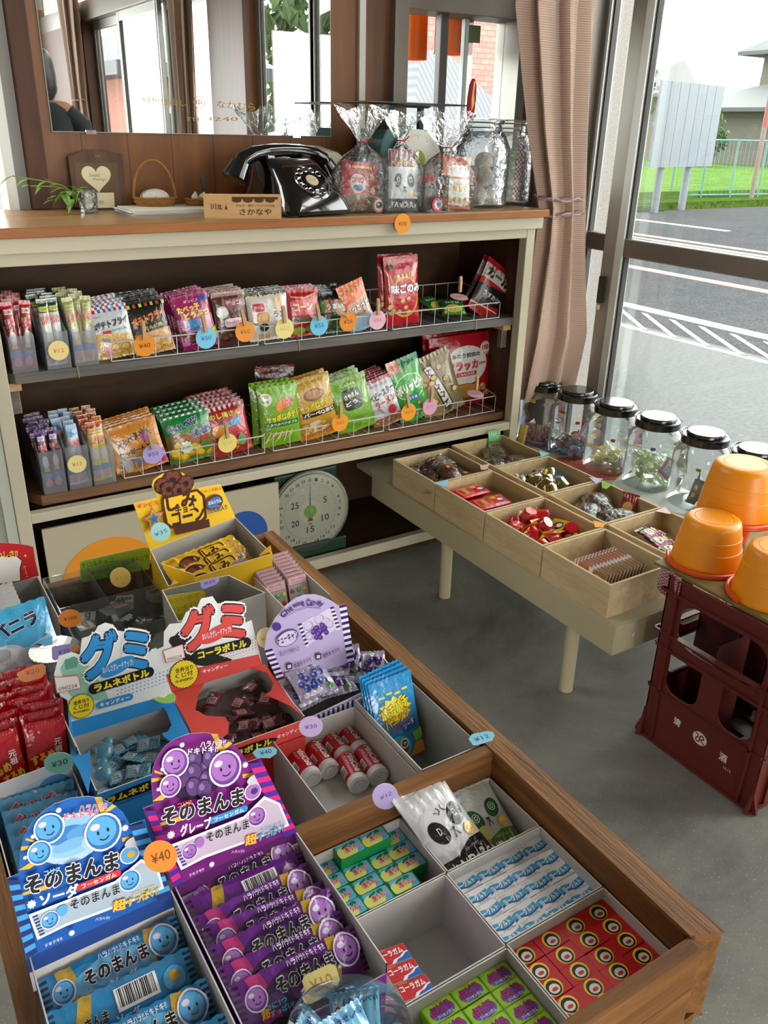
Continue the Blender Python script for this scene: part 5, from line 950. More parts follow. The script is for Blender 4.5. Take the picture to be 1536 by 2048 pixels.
# ================================================================ left column of the tray
zr = .72; ct = thing('cream_snack_carton', 'red topped carton of white and red cream snack sachets at the far left', 'carton', (.0165, .826, TF)); o = ct.location
mb = MB(); carton(mb, .0165, .1245, .826, .934, TF, zr, '20285c', 'a9a7a3', front=.70); A = Art(); A.rect(70, 0, 108, 60, '1c2250'); A.ell(88, 34, 13, 15, 'e6e4e0'); A.ell(88, 46, 17, 9, 'e6e4e0')
mb.art(A, frame_of((.0165, .8258, .64), (1, 0, 0), (0, 0, 1))); mb.build('carton_body', ct, org=o)
pl = Pl((.0165, .93, zr), (1, 0, 0), (0, .25, 1)); l = lambda x, y: pl.loc(*cz(x, y)); A = Art()
A.poly([l(*p) for p in ((-40, 130), (20, 110), (60, 120), (120, 110), (165, 150), (150, 210), (155, 300), (-40, 330))], '17171a'); A.poly([l(*p) for p in ((-40, 137), (20, 117), (60, 127), (118, 118), (158, 152), (143, 210), (148, 296), (-40, 324))], 'e4e2dc')
ptext(A, pl, 'おいしさ!!', cz(-70, 118), cz(128, 95), 7, 'e6c83c', bold=.04); ptext(A, pl, 'た〜いっ', cz(178, 190), cz(200, 270), 3, 'e6c83c'); A.star(*l(185, 115), 2.4, 4, 'e6c83c', .3); A.poly([l(*p) for p in ((-60, 20), (-10, 25), (-20, 90), (-60, 90))], 'e6e4e0')
card('header_card', pl, [l(*p) for p in ((-150, 380), (-150, -20), (0, 20), (130, 28), (200, 38), (243, 50), (258, 150), (285, 262))], 'b8141e', A, ct, org=o)
A = Art(); A.rect(0, 0, 62, 22, '9c1826'); stripes(A, 0, 62, 0, 3, 20, ['e2e2e2', '9c1826'])
for i in range(6): A.ell(8+i*10, 47, 3.4, 3.2, '22306e' if i % 2 else 'c03040', 12)
A.rect(0, 47, 62, 52, 'd9d8d6'); A.text('こんがりロール', 31, 33, 52, 9, '24285a', bold=.05, rot=.06); A.text('クリーム', 31, 17, 44, 10, 'efecec', bold=.06, rot=.06)
Pq = Proto(bag('cream_snack_sachet', 62, 56, 6, 'd6d5d4', A, seal=(3, 3), seed=6, rip=.4))
for i in range(6): Pq((.066, .85+.011*i, .672), (R(-22), 0, R(3)), 'white and red cream snack sachet in the far left carton, %s from the front' % ORD[i], 'cream snack sachets')
A = Art(); A.poly([(0, 0), (100, 0), (100, 30), (70, 22), (40, 26), (0, 14)], '9cc6dc'); A.ell(46, 16, 22, 15, 'c6ccd4'); A.ell(44, 20, 15, 10, 'dcdfe4'); A.ell(44, 22, 9, 6, 'b4bcc8')
A.text('塩', 30, 42, 17, 17, '15204c', out=.05, outc='d8e6ee', bold=.07, rot=.1); A.text('バニラ', 65, 46, 44, 14, '15204c', out=.05, outc='d8e6ee', bold=.06, rot=.15); A.ell(10, 52, 8, 8, 'c9b98a'); A.text('熱中症対策', 10, 52, 11, 3, '2a2a2a')
for x, y in ((8, 20), (14, 30), (86, 20), (92, 30)): A.star(x, y, 3.5, 4, 'c8e6f4', .35)
b = bag('salt_vanilla_bag', 100, 66, 14, '46a8d6', A, seal=(4, 4), seed=14); b.location = (.0665, .768, .704); b.rotation_euler = (R(-36), R(-3), R(4)); tag(b, 'light blue salt vanilla sweets bag behind the red squid packets', 'snack bag')
pl = facing(140, 1237, .752, 20); note('price_card', 'round orange price card reading 100 yen above the light blue bag', pl, ovalpx(140, 1237, 24, 18, .1), 'd07c2e', [('¥100', (127, 1239), (154, 1234), 3.8)], ink='6a3010')
mb = MB(); p = (.104, .752); mb.lathe([(.0225, .69), (.0235, .73), (.0245, .731), (.0235, .7315), (.021, .692)], m_acryl, 28, c=p); mb.lathe([(.0005, .7325), (.0235, .732), (.0238, .7305)], m_acryl, 28, c=p); tag(mb.build('clear_tub', org=(p[0], p[1], .69)), 'small round clear tub behind the blue gummy carton', 'tub')
pl = facing(126, 1305, .737, 50); note('price_card', 'lilac price card on the small round clear tub', pl, [cz(*q) for q in ((378, 785), (395, 775), (505, 760), (520, 775), (520, 830), (500, 850), (400, 880), (380, 868))], '9a8ec4', [('¥20', cz(425, 825), cz(510, 805), 4)], ink='4a3a8a')
# squid packets
zr = .715; mb = MB(); carton(mb, .0165, .0905, .618, .732, TF, zr, 'b7aeb0', 'a49c9e', front=.70); tag(mb.build('squid_carton', org=(.0165, .618, TF)), 'open carton of red squid sheet packets at the left', 'carton')
A = Art(); stripes(A, 0, 34, 58, 59.5, 26, ['8a0a12', 'd83a40']); A.vtext('元祖', 26.5, 38, 6, 13, 'f0ece8', bold=.04); A.text('するめ', 13, 30, 20, 8, 'e8b82c', bold=.06, rot=.2); A.text('&', 8, 20, 4, 5, 'e8b82c', bold=.05); A.text('するめ', 24, 22, 17, 8, 'e8b82c', bold=.06, rot=.2); A.text('ジャーキー', 26, 12, 15, 3, 'e8b82c', bold=.03)
Pz = Proto(bag('squid_packet', 34, 62, 3.5, 'b40d16', A, seal=(3, 3), seed=15, rip=.5, maxe=9)); k = 0
for j, x in enumerate((.036, .069)):
    for i in range(7):
        Pz((x+.002*(i % 3)-.002, .634+.0125*i, .668+.0015*i), (R(-19+random.uniform(-4, 4)), R(random.uniform(-5, 5)), R(random.uniform(-6, 6))), 'red squid packet, %s from the front, %s row' % (ORD[i], ('left', 'right')[j]), 'red squid packets')
pl = facing(63, 1346, .748, 25); note('price_card', 'orange price card reading 20 yen above the red squid packets', pl, [cz(*q) for q in ((122, 985), (130, 970), (250, 915), (315, 905), (335, 925), (333, 975), (300, 1010), (190, 1040), (150, 1030))], 'd48a5a', [('¥20', cz(185, 975), cz(290, 950), 4.2)], ink='c8442a')
# carton with pale blue drawings
ct = thing('picture_carton', 'white carton with pale blue printed inside holding colourful sachets', 'carton', (.0165, .478, TF)); o = ct.location; zr = .70
mb = MB(); carton(mb, .0165, .083, .478, .606, TF, zr, 'b8b6b2', 'aeb0b4', front=.66); mb.build('carton_body', ct, org=o)
pl = Pl((.0165, .6045, .70), (1, 0, 0), (0, .06, 1)); A = Art(); A.poly([(0, -40), (66, -40), (66, 0), (45, 6), (25, 2), (0, -6)], 'a8c8de'); A.ell(18, -14, 15, 13, '6aa8d2'); A.ell(50, -6, 13, 11, '4a8cc0'); A.ell(50, -26, 16, 14, '5a98c8'); A.ell(18, -34, 18, 12, '79b2d8'); A.ell(46, -30, 6, 7, 'c2d2de')
card('header_card', pl, [(0, -62), (66, -62), (66, 16), (0, 13)], 'c9cdd2', A, ct, org=o)
pl = facing(118, 1528, .724, 15); note('price_card', 'oval teal price card reading 30 yen on the white picture carton', pl, ovalpx(118, 1526, 30, 21, .15), '76b4a8', [('¥30', (103, 1531), (135, 1521), 5)], ink='1c3a5a')
A = Art(); A.rect(0, 0, 58, 18, '3f8ab0'); A.poly([(0, 14), (58, 24), (58, 34), (0, 26)], 'd8c02a'); A.ell(15, 42, 10, 8, 'c88a4a'); A.ell(40, 46, 9, 8, 'e0dcd4'); A.star(30, 8, 5, 5, 'c84a6a', .4); A.text('クッピー', 30, 54, 44, 9, 'c02838', out=.06, outc='e8e0d8', bold=.05)
Pm = Proto(bag('ramune_sachet', 58, 64, 4, '4f98bc', A, seal=(3, 3), seed=16))
for i in range(5): Pm((.0495, .505+.016*i, .644), (R(-42+3*i), 0, R(-4)), 'colourful blue and yellow sachet in the white picture carton, %s from the front' % ORD[i], 'colourful sachets')
# round clear tub in the front
tb = thing('round_tub', 'round clear tub of light blue sweet sachets at the front of the tray', 'tub', (.157, .2675, TF)); mb = MB(); mb.lathe([(.030, 0), (.0325, .1), (.0355, .118), (.036, .1195), (.0352, .1205), (.032, .118), (.0315, .1), (.029, .002), (.0005, .002)], m_jar, 36); mb.build('tub_wall', tb)
A = Art(); A.poly([(0, 0), (46, 0), (46, 8), (0, 14)], '3c86b8'); A.text('しおせんべい', 26, 27, 26, 4, '2a55a0', bold=.03); A.text('塩', 20, 18, 10, 9, '1f3f8c', bold=.06); A.rect(4, 14, 12, 28, 'd8e2e8'); A.ell(8, 22, 2, 3, 'c84a4a'); stripes(A, 0, 46, 33, 35, 20, ['c8dfea', '6fb2d4'])
Pn = Proto(bag('salt_sachet', 40, 34, 7, '7ab8da', A, seal=(3, 3), seed=17))
for i, (x, y, z, rx, ry, rz) in enumerate(((0, -.006, .108, -62, 10, 10), (.008, .008, .1, -60, -25, -40), (-.012, .01, .1, -50, 30, 50), (.0, .0, .085, -80, 0, 80), (-.01, -.012, .09, -55, 20, 120), (.012, -.004, .088, -60, -10, -100), (.0, .008, .065, -80, 0, 20), (.004, .0, .045, -80, 0, 70))): Pn((.157+x*.7, .2675+y-.006, TF+z), (R(rx), R(ry), R(rz)), 'light blue salt sweet sachet in the round tub, %s from the top' % ORD[i], 'salt sweet sachets').scale = (.85, .85, .85)
# ================================================================ snack bags on the two open shelves
m_wire = M('c9c9c6', .35, .2)
def basket(px0, px1, Y, dep, zb, h, label, hb=.075):
    x0, x1 = aty(*px0, Y).x, aty(*px1, Y).x; r = .00125; o = thing('wire_basket', label, 'wire basket', (x0, Y, zb)); org = o.location; y1 = Y+dep
    zt = zb+h; z0 = zb+r+.0005
    mb = MB(); mb.tube([(x0, y1, zb+hb), (x0, Y+.012, zt), (x0+.012, Y, zt), (x1-.012, Y, zt), (x1, Y+.012, zt), (x1, y1, zb+hb), (x0, y1, zb+hb)], r*1.4, m_wire); mb.tube([(x0+.006, y1, z0), (x0+.006, Y, z0), (x1-.006, Y, z0), (x1-.006, y1, z0), (x0+.006, y1, z0)], r, m_wire); mb.build('rim', o, org=org)
    mb = MB(); n = max(4, int((x1-x0)/.048))
    for i in range(n+1):
        x = x0+.006+(x1-x0-.012)*i/n; mb.tube([(x, Y, zt), (x, Y+.001, z0), (x, y1, z0), (x, y1, zb+hb)], r*.8, m_wire, n=5)
    for s in (x0, x1):
        for k in (1, 2): y = Y+dep*k/3; mb.tube([(s+(.003 if s == x0 else -.003), y, z0), (s, y, zt)], r*.8, m_wire, n=5)
    mb.build('wires', o, org=org); return (x0, x1, Y, zt)
YT, YL = 1.957, 1.977
BA = basket((213, 676), (519, 643), YT, .2, Z1, .046, 'white wire basket holding potato and chocolate snack bags on the upper shelf'); BC = basket((524, 642), (779, 617), YT, .2, Z1, .046, 'white wire basket holding small corn snack bags on the upper shelf'); BD = basket((783, 608), (1005, 588), YT, .2, Z1, .046, 'white wire basket with upright red nut bag on the upper shelf')
BE = basket((238, 900), (532, 853), YL, .2, Z2, .05, 'white wire basket holding orange and green bags on the lower shelf'); BF = basket((541, 850), (772, 810), YL, .2, Z2, .05, 'white wire basket holding green potato stick bags on the lower shelf'); BG = basket((776, 808), (996, 771), YL, .2, Z2, .05, 'white wire basket with cracker and coin biscuit bags on the lower shelf')
def K(w, h, t, base, fn, **k):
    A = Art(); fn(A, w, h); return Proto(bag('snack_bag', w, h, t, base, A, nu=18, nv=18, maxe=10, **k))
def dots(A, w, h, n, c, c2_, r, y0, y1, seed=1):
    rr = random.Random(seed)
    for i in range(n):
        x, y = rr.uniform(r, w-r), rr.uniform(y0, y1); A.ell(x, y, r, r*.8, c2_, 9); A.ell(x-r*.15, y+r*.15, r*.75, r*.55, c, 8)
def a1(A, w, h): A.poly([(0, 0), (w, 0), (w, h*.42), (0, h*.5)], 'c9a04a'); dots(A, w, h, 7, 'd4ac58', 'b08838', 11, 5, 42); stripes(A, 0, w, h-14, h-7, 15, ['3a6aa8', 'd6d8da', 'b03040', 'd6d8da']); stripes(A, 2, w+2, h-7, h, 15, ['d6d8da', '3a6aa8', 'd6d8da', 'b03040']); A.text('ポテトフライ', w*.52, h*.66, w*.84, 15, '141418', bold=.09, slant=.15, rot=.12); A.rect(22, h*.47, 40, h*.53, 'b8283a'); A.text('フライドチキン味', 58, h*.52, 38, 6, '5a8a3a', bold=.03, rot=.1); A.ell(26, 18, 9, 14, 'd88a9a'); A.ell(26, 33, 8, 8, 'e8d0b0'); A.ell(26, 40, 8, 4, '3a78b8'); A.text('やおきん', 20, h*.8, 16, 4, 'c04a5a')
def a2(A, w, h): A.poly([(0, 0), (w, 0), (w, h*.45), (0, h*.38)], 'c8945a'); dots(A, w, h, 6, 'd4a468', 'b07c42', 12, 5, 40, 2); stripes(A, 0, w, h-14, h-6, 14, ['14120f', 'c8c84a', '14120f', 'b04a3a']); A.text('ポテトフライ', w*.5, h*.66, w*.84, 18, 'e07a3c', out=.05, outc='2a0e08', bold=.07, rot=.2, slant=.1); A.text('カルビ焼', 50, h*.5, 40, 7, 'd0c84a', bold=.03, rot=.1); A.ell(20, 22, 10, 13, 'e0d0c0'); A.ell(20, 34, 9, 7, '8a4a2a'); A.ell(66, 14, 9, 7, 'c8b03a'); A.text('4枚', 66, 14, 12, 6, '5a2a1a')
def a3(A, w, h): A.poly([(0, h*.6), (w*.4, h*.52), (w, h*.6), (w, 12), (0, 12)], 'c98ab0'); A.ell(w*.4, h*.46, 16, 12, '3a7ab0'); A.text('たべっ子', w*.38, h*.76, w*.6, 12, 'e0d03a', bold=.07, rot=.05); A.text('どうぶつ', w*.56, h*.64, w*.7, 12, 'e0d03a', bold=.07, rot=.05); A.text('ギンビス', w*.5, h*.88, w*.4, 6, 'e8dce4', bold=.03); A.rect(w*.68, h*.85, w*.95, h*.92, '2a5aa8'); dots(A, w, h, 8, '7a4a2c', '4a2816', 8, 14, 40, 3); A.poly([(w*.8, 12), (w, 18), (w, 40), (w*.85, 36)], 'b8b42a')
def a4(A, w, h): dots(A, w, h, 14, '6a3a28', '3c1c12', 9, 8, h*.75, 4); A.rect(0, h-12, w, h, 'a8897c'); A.rrect(18, h-34, w-4, h-18, 3, '7a3038'); A.text('チョコ', w*.58, h-26, 34, 9, 'd8b8b8', bold=.04); A.ell(18, h*.62, 13, 13, 'a8c8b8'); A.ell(18, h*.62, 9, 9, 'e0dcd4'); A.rrect(20, h*.34, w-6, h*.5, 6, 'd8c8cc'); A.text('たべっ子どうぶつ', w*.56, h*.42, 42, 7, 'a83a5a', bold=.04)
def a5(A, w, h): A.rect(0, h-9, w, h, '1a1614'); A.line([(i*w/12, h-10+(i % 2)*2.5) for i in range(13)], 3, 'd8cc98'); A.rrect(10, h*.6, 34, h*.76, 3, 'b8303a'); A.text('ホーム', 22, h*.68, 20, 6, 'e8e0da', bold=.03); A.rrect(16, h*.38, 42, h*.58, 5, 'b87a3a'); A.rrect(18, h*.4, 40, h*.56, 4, 'd8a868'); A.text('ラン', w*.74, h*.52, 24, 12, '2a2420', bold=.06); A.ell(30, h*.28, 10, 8, '2a1a14'); A.rect(18, 4, 42, 14, 'c8a878'); A.rect(58, h*.62, 74, h*.84, 'c8a060')
def a6(A, w, h): A.rrect(8, h*.45, w-12, h*.78, 5, 'c8505a'); A.text('コーン', w*.45, h*.62, w*.55, 14, 'e8d8a8', bold=.06); A.rect(6, h*.28, w*.6, h*.42, '6a6048'); A.ell(20, 12, 16, 8, '98a83a'); A.ell(48, 16, 12, 8, '6a8a2c'); A.line([(10, h*.85), (w*.5, h*.8), (w, h*.9)], 3, 'd0a03a')
def a7(A, w, h): A.rect(0, 0, w, h*.35, '2c4a24'); dots(A, w, h, 7, '6a8a4a', '38502a', 6, 5, 24, 5); stripes(A, 0, w, h*.5, h*.8, 8, ['3a7a3a', 'c8642a', '1a2a1a', 'b03a2a']); A.rect(0, h*.82, w, h, '16181a'); A.text('うまい輪', w*.5, h*.64, w*.7, 11, 'e0d8c8', out=.05, outc='1a1a14', bold=.05)
def a8(A, w, h): A.poly([(0, h*.55), (w, h*.7), (w, h), (0, h)], 'd8643c'); dots(A, w, h, 6, 'e0a060', 'c0703a', 7, h*.7, h*.95, 6); A.rect(0, 0, w, h*.3, '9ab8d0'); A.text('おっとっと', w*.5, h*.5, w*.85, 15, 'e8e2da', out=.09, outc='3a2a4a', bold=.06, rot=.1); A.text('うすしお', w*.5, h*.36, w*.5, 6, '4a5a8a', bold=.02)
def a9(A, w, h): A.rect(0, h-14, w, h, 'a81822'); A.ell(w*.52, h*.42, w*.42, h*.3, 'd0a03a'); A.ell(w*.52, h*.42, w*.38, h*.27, 'b01c26'); dots(A, w, h, 9, 'd8b070', 'a87a3a', 6, h*.18, h*.4, 7); A.text('味ごのみ', w*.55, h*.54, w*.84, 17, 'ece8ea', out=.07, outc='1c2458', bold=.06); A.text('小魚 豆 あられ', w*.5, h*.72, w*.6, 7, 'e8d05a', bold=.03); A.ell(12, h*.86, 6, 5, '2a5a30')
def a10(A, w, h): A.rect(0, h*.4, w, h, '2c6a34'); A.ell(w*.5, h*.3, w*.36, h*.2, 'd8c84a'); A.text('わさび', w*.5, h*.66, w*.6, 14, 'e8e8d0', bold=.05); dots(A, w, h, 6, 'e0d888', 'b0a83a', 6, 6, 28, 8)
def a11(A, w, h): A.rect(0, h*.62, w, h*.9, 'b9b4b0'); A.text('カール', w*.5, h*.76, w*.8, 18, '1a1a1e', bold=.08); A.poly([(0, h*.1), (w, h*.3), (w, h*.6), (0, h*.5)], '1c1a1c'); A.text('うすあじ', w*.5, h*.38, w*.6, 9, 'c9c0b8', bold=.03); A.line([(0, h*.12), (w, h*.2)], 2, 'd8c8b0')
def b1(A, w, h): A.poly([(w*.1, 8), (w*.95, 8), (w*.95, h*.36), (w*.1, h*.3)], '6a6a70'); A.poly([(0, h*.86), (w*.3, h*.45), (w*.42, h*.36), (w*.15, h*.4)], 'd8c8b0'); A.text('ペタペタ', w*.36, h*.66, w*.44, 15, '1a1410', bold=.07, rot=.3, slant=.1); A.text('じゃがーんと', w*.46, h*.44, w*.6, 12, '1a1410', out=.05, outc='d0b890', bold=.05, rot=.1); A.star(w*.72, h*.68, 17, 13, '1a1414', .6); A.ell(w*.72, h*.66, 11, 10, '9a2a6a'); A.poly([(w*.7, 5), (w, 5), (w, h*.34)], 'a82a78'); A.ell(w*.25, 18, 10, 14, 'a8a49c')
def b2(A, w, h): A.poly([(0, h*.55), (w*.3, h*.62), (w*.65, h*.5), (w, h*.48), (w, 6), (0, 6)], '8a5a1c'); A.line([(0, h*.57), (w*.3, h*.64), (w*.65, h*.52), (w, h*.5)], 3, 'b83a34'); dots(A, w, h, 9, 'e0c02c', 'b0881c', 13, 12, h*.42, 9); A.text('キャベツ', w*.4, h*.78, w*.64, 17, '1c2a78', out=.06, outc='d8dcd4', bold=.07, rot=.15); A.text('太郎', w*.74, h*.6, w*.4, 18, '1c2a78', out=.06, outc='d8dcd4', bold=.07, rot=.05); A.star(w*.36, h*.34, 15, 9, 'd4dccc', .8); A.text('青のり風味', w*.36, h*.34, 20, 4, '3a6a3a'); A.ell(w*.78, h*.3, 13, 14, '5a7a34'); A.ell(w*.78, h*.44, 11, 5, 'b03a34'); stripes(A, 0, w, h-5, h-1, 16, ['0c5c28', 'd4d8d0'])
def b3(A, w, h): stripes(A, 0, w, h-11, h-3, 17, ['8a1a28', 'd0c8c8']); A.text('のし梅さん', w*.5, h*.8, w*.7, 12, 'd8c838', out=.05, outc='4a1a14', bold=.05); A.text('太郎', w*.56, h*.62, w*.5, 15, '3a9ac8', out=.06, outc='14284a', bold=.07, rot=.1); A.ell(w*.3, h*.5, 18, 14, 'd8943a'); dots(A, w, h, 10, 'd88a3a', '8a3a1c', 8, 6, h*.38, 10); A.ell(w*.75, h*.25, 10, 12, '5a9a6a'); A.star(w*.55, h*.28, 12, 6, 'c8483a', .6)
def b4(A, w, h): stripes(A, 0, w, h-6, h-1, 14, ['4a7a14', '8ab02a']); A.ell(15, h*.78, 13, 13, 'd4dcc8'); A.text('7つの', 15, h*.82, 14, 6, 'b0384a', bold=.03); A.text('野菜', 15, h*.74, 14, 6, '4a8a2a', bold=.03); A.ell(w*.62, h*.68, 14, 12, 'c86a4a'); A.ell(w*.46, h*.64, 8, 12, 'd88a3a'); A.ell(w*.76, h*.72, 8, 7, 'a83a3a'); A.text('サッポロポテト', w*.55, h*.48, w*.85, 14, 'e8d83a', out=.09, outc='1e2a10', bold=.07, rot=.1); A.rrect(8, h*.33, w-6, h*.41, 3, '1f5a3a'); A.text('つぶつぶベジタブル', w*.5, h*.37, w*.8, 6, 'd8e0c0', bold=.03); [A.line([(8+i*7, 10+(i % 3)*6), (20+i*6, 34-(i % 2)*8)], 3.2, ('d8cc8a', 'c4b05a')[i % 2]) for i in range(9)]
def b5(A, w, h): A.rect(0, h-12, w, h, 'b08a2a'); A.ell(w*.5, h*.72, 24, 12, '6a4018'); A.ell(w*.5, h*.73, 19, 8, '9a6a2c'); A.text('サッポロポテト', w*.52, h*.56, w*.88, 13, 'e0d03c', out=.09, outc='1a140c', bold=.06, rot=.08); A.rect(10, h*.38, w, h*.47, '1a120c'); A.text('バーベQあじ', w*.55, h*.425, w*.8, 9, 'e0d8cc', bold=.05); A.ell(w*.4, h*.2, 24, 14, 'd8c8a8'); dots(A, w, h, 8, 'd8a850', 'a87a2a', 8, 8, h*.3, 11); A.poly([(0, 4), (w*.4, 12), (w, 4), (w, 18), (0, 16)], 'c8642a')
def b6(A, w, h): A.text('Calbee', w*.5, h*.88, w*.36, 6, 'd8dcc0', bold=.03); A.rrect(w*.26, h*.42, w*.74, h*.8, 10, '1c2a1a'); A.text('さやえん', w*.5, h*.68, w*.36, 9, 'e0e4d0', bold=.05, rot=.1); A.text('どう', w*.46, h*.55, w*.3, 8, 'e0e4d0', bold=.05, rot=.1); A.ell(w*.82, h*.72, 4, 18, '5a8a2a', rot=-.3); [A.ell(12+i*9, 16+(i % 3)*6, 3.6, 14, ('7aa83a', '5c8a24')[i % 2], rot=.5+i*.2) for i in range(7)]
def b7(A, w, h): A.rect(0, h-7, w, h, '9a2a38'); A.text('おやつカンパニー', w*.5, h*.86, w*.6, 4, '9a2a38'); A.text('ベビースター', w*.5, h*.68, w*.86, 13, '1a1a1e', bold=.07, rot=.2); A.text('ラーメン', w*.55, h*.5, w*.7, 12, 'b0202c', bold=.07, rot=.15); A.ell(w*.7, h*.3, 10, 9, 'c8283a'); A.rect(0, 0, w, h*.2, '8a5a3a'); dots(A, w, h, 10, 'b08050', '70482a', 4, 4, 16, 12)
def b8(A, w, h): A.poly([(0, h*.78), (w*.4, h*.84), (w*.3, h), (0, h)], 'd88a7a'); A.poly([(w*.3, h), (w*.4, h*.84), (w, h*.9), (w, h)], '1f7a54'); A.ell(w*.5, h*.55, w*.46, h*.2, 'e0e6dc'); A.ell(w*.5, h*.55, w*.44, h*.19, '2c9a2c'); A.text('ポリッピー', w*.52, h*.56, w*.88, 17, 'f0f0ea', out=.06, outc='1c4a2a', bold=.08, rot=.12); A.rrect(20, h*.34, 46, h*.42, 3, '3a6aa8'); A.text('うす塩', 33, h*.38, 18, 5, 'e0e8ee', bold=.03); dots(A, w, h, 10, 'c8a880', '8a6a4a', 5, 6, h*.3, 13)
def b9(A, w, h): stripes(A, 0, w, h-8, h-1, 22, ['c8b878', '1a1612']); A.ell(w*.3, h*.66, 20, 16, 'a8845a'); A.poly([(w*.24, h*.84), (w*.46, h*.86), (w*.72, h*.12), (w*.5, h*.08)], '1c1814'); A.poly([(w*.27, h*.82), (w*.43, h*.835), (w*.69, h*.14), (w*.53, h*.11)], 'dcd8d0'); [A.text(c, w*(.345+.052*i), h*(.75-.135*i), 8, 9, '16120e', bold=.08, rot=-.25) for i, c in enumerate('エースコイン')]; dots(A, w, h, 8, 'c8a05a', '7a5a2a', 7, 10, h*.8, 14)
def b10(A, w, h): A.ell(w*.55, h*.58, w*.36, h*.27, 'd8d4d0', 26); A.text('あたり前田の', w*.55, h*.72, w*.46, 8, '1a1a1c', bold=.05); A.text('クラッカー', w*.56, h*.58, w*.64, 16, 'b8202c', bold=.09); A.rect(w*.38, h*.43, w*.72, h*.49, 'b01c28'); A.text('CRACKER', w*.55, h*.46, w*.28, 4.5, 'd8ccc8', bold=.03); A.ell(w*.88, h*.78, 13, 12, 'd8d4d0'); A.text('100', w*.88, h*.79, 16, 8, 'b01c28', bold=.05); A.text('周年', w*.88, h*.71, 12, 3.5, 'b01c28'); A.ell(w*.52, h*.2, w*.3, h*.13, '6a4424'); A.ell(w*.52, h*.22, w*.28, h*.1, 'b8863c'); dots(A, w, h, 6, 'd8b068', '9a7030', 7, h*.14, h*.26, 15)
def b11(A, w, h): A.rect(0, h-8, w, h, '6a1c16'); A.poly([(w*.5, 0), (w, 0), (w, h*.8)], '98902c'); A.text('チップス', w*.45, h*.6, w*.6, 14, 'd8c8a8', bold=.06)
KIN = dict(fry=K(88, 112, 20, 'bfc3c8', a1, seed=21), cal=K(88, 112, 20, '15120f', a2, seed=22), mag=K(80, 112, 22, '98155a', a3, seed=23), cho=K(78, 116, 22, '4f2a20', a4, seed=24), home=K(90, 96, 24, 'c8c4bc', a5, seed=25), corn=K(76, 96, 22, 'a01622', a6, seed=26), wa=K(76, 84, 20, '23341f', a7, seed=27), otto=K(68, 108, 16, 'c9a488', a8, seed=28), aji=K(80, 132, 24, 'b01822', a9, seed=29, seal=(14, 5)), wasa=K(80, 90, 22, '4a7a2c', a10, seed=30), karl=K(74, 100, 18, '9c1a20', a11, seed=31),
           peta=K(112, 104, 14, 'c07a1c', b1, seed=32), cab=K(110, 108, 30, '0f7a34', b2, seed=33), taro=K(104, 112, 30, 'a8222e', b3, seed=34), sapg=K(92, 132, 26, '6fa022', b4, seed=35), sapb=K(88, 126, 24, 'b8902c', b5, seed=36), saya=K(90, 110, 24, '6c9c28', b6, seed=37), baby=K(68, 96, 12, 'b9b9be', b7, seed=38), pori=K(66, 116, 18, '3aa03c', b8, seed=39), ace=K(82, 108, 18, '8a7a52', b9, seed=40), crack=K(140, 130, 22, 'a4141f', b10, seed=41, seal=(5, 4)), brown=K(92, 120, 20, '4a1812', b11, seed=42))
NM = dict(fry='white potato fry bag with striped top', cal='black and orange potato fry bag', mag='magenta animal biscuit bag', cho='brown chocolate animal biscuit bag', home='white small cake bag with black top', corn='red corn snack bag', wa='dark green striped ring snack bag', otto='orange and white fish cracker bag', aji='tall red nut mix bag', wasa='green and yellow bag lying in the right basket', karl='red, white and black bag leaning against the right side', peta='orange flat potato sheet bag', cab='green cabbage snack bag', taro='red checked top snack bag', sapg='lime green potato stick bag', sapb='golden barbecue potato bag', saya='green pea snack bag', baby='silver and red noodle snack bag', pori='bright green peanut bag', ace='tan coin biscuit bag', crack='large red cracker bag', brown='dark red brown bag behind the lime green bags')
def stack(k, c, Y, zb, wpx, n, dy, lean_, roll=0, yaw=0, jr=2.5, dx=0, wd=None, rx0=None):
    """c: bottom centre pixel of the front bag on plane Y; wpx: width in pixels"""
    pr = KIN[k]; p = aty(c[0], c[1], Y); q = aty(c[0]+wpx, c[1], Y); w0 = pr.o.data.vertices; w = (max(v.co.x for v in w0)-min(v.co.x for v in w0)); s = (q.x-p.x)/w
    for i in range(n):
        o = pr((p.x+dx*i+random.uniform(-.002, .002)*(i > 0), Y+.022*s+dy*i, zb+.002+.0015*i), (R(lean_+1.2*i), R(roll+random.uniform(-jr, jr)*(i > 0)), R(yaw+random.uniform(-4, 4)*(i > 0))), NM[k]+(', %s from the front' % ORD[i] if n > 1 else ''), NM[k]+'s' if n > 1 else None); o.scale = (s, s*.9, s)
    return p
stack('fry', (243, 720), YT+.006, Z1, 80, 6, .017, -15, -5); stack('cal', (320, 712), YT+.006, Z1, 80, 6, .017, -15, -6)
stack('mag', (412, 700), YT+.004, Z1, 72, 4, .02, -10, -8); stack('cho', (476, 688), YT+.006, Z1, 66, 4, .02, -8, -2); stack('home', (551, 684), YT+.006, Z1, 80, 3, .022, -9, -1)
stack('corn', (622, 674), YT+.006, Z1, 64, 3, .022, -10, -1); stack('wa', (688, 666), YT+.006, Z1, 62, 5, .02, -14, 0); stack('otto', (738, 657), YT+.006, Z1, 52, 1, .02, -6, -18)
stack('aji', (818, 650), YT+.006, Z1, 66, 2, .03, -4, -2, dx=-.008)
for i, (px, py, s) in enumerate(((905, 632, 1), (885, 612, 1))):
    p = aty(px, py, YT+.03+.05*i); o = KIN['wasa']((p.x, YT+.02+.06*i, Z1+.018), (R(-68), R(0), R(-25+40*i)), NM['wasa']+(' in front', ' at the back')[i], 'green and yellow bags'); o.scale = (.9,)*3
stack('karl', (976, 622), YT+.012, Z1, 62, 2, .028, -8, 33)
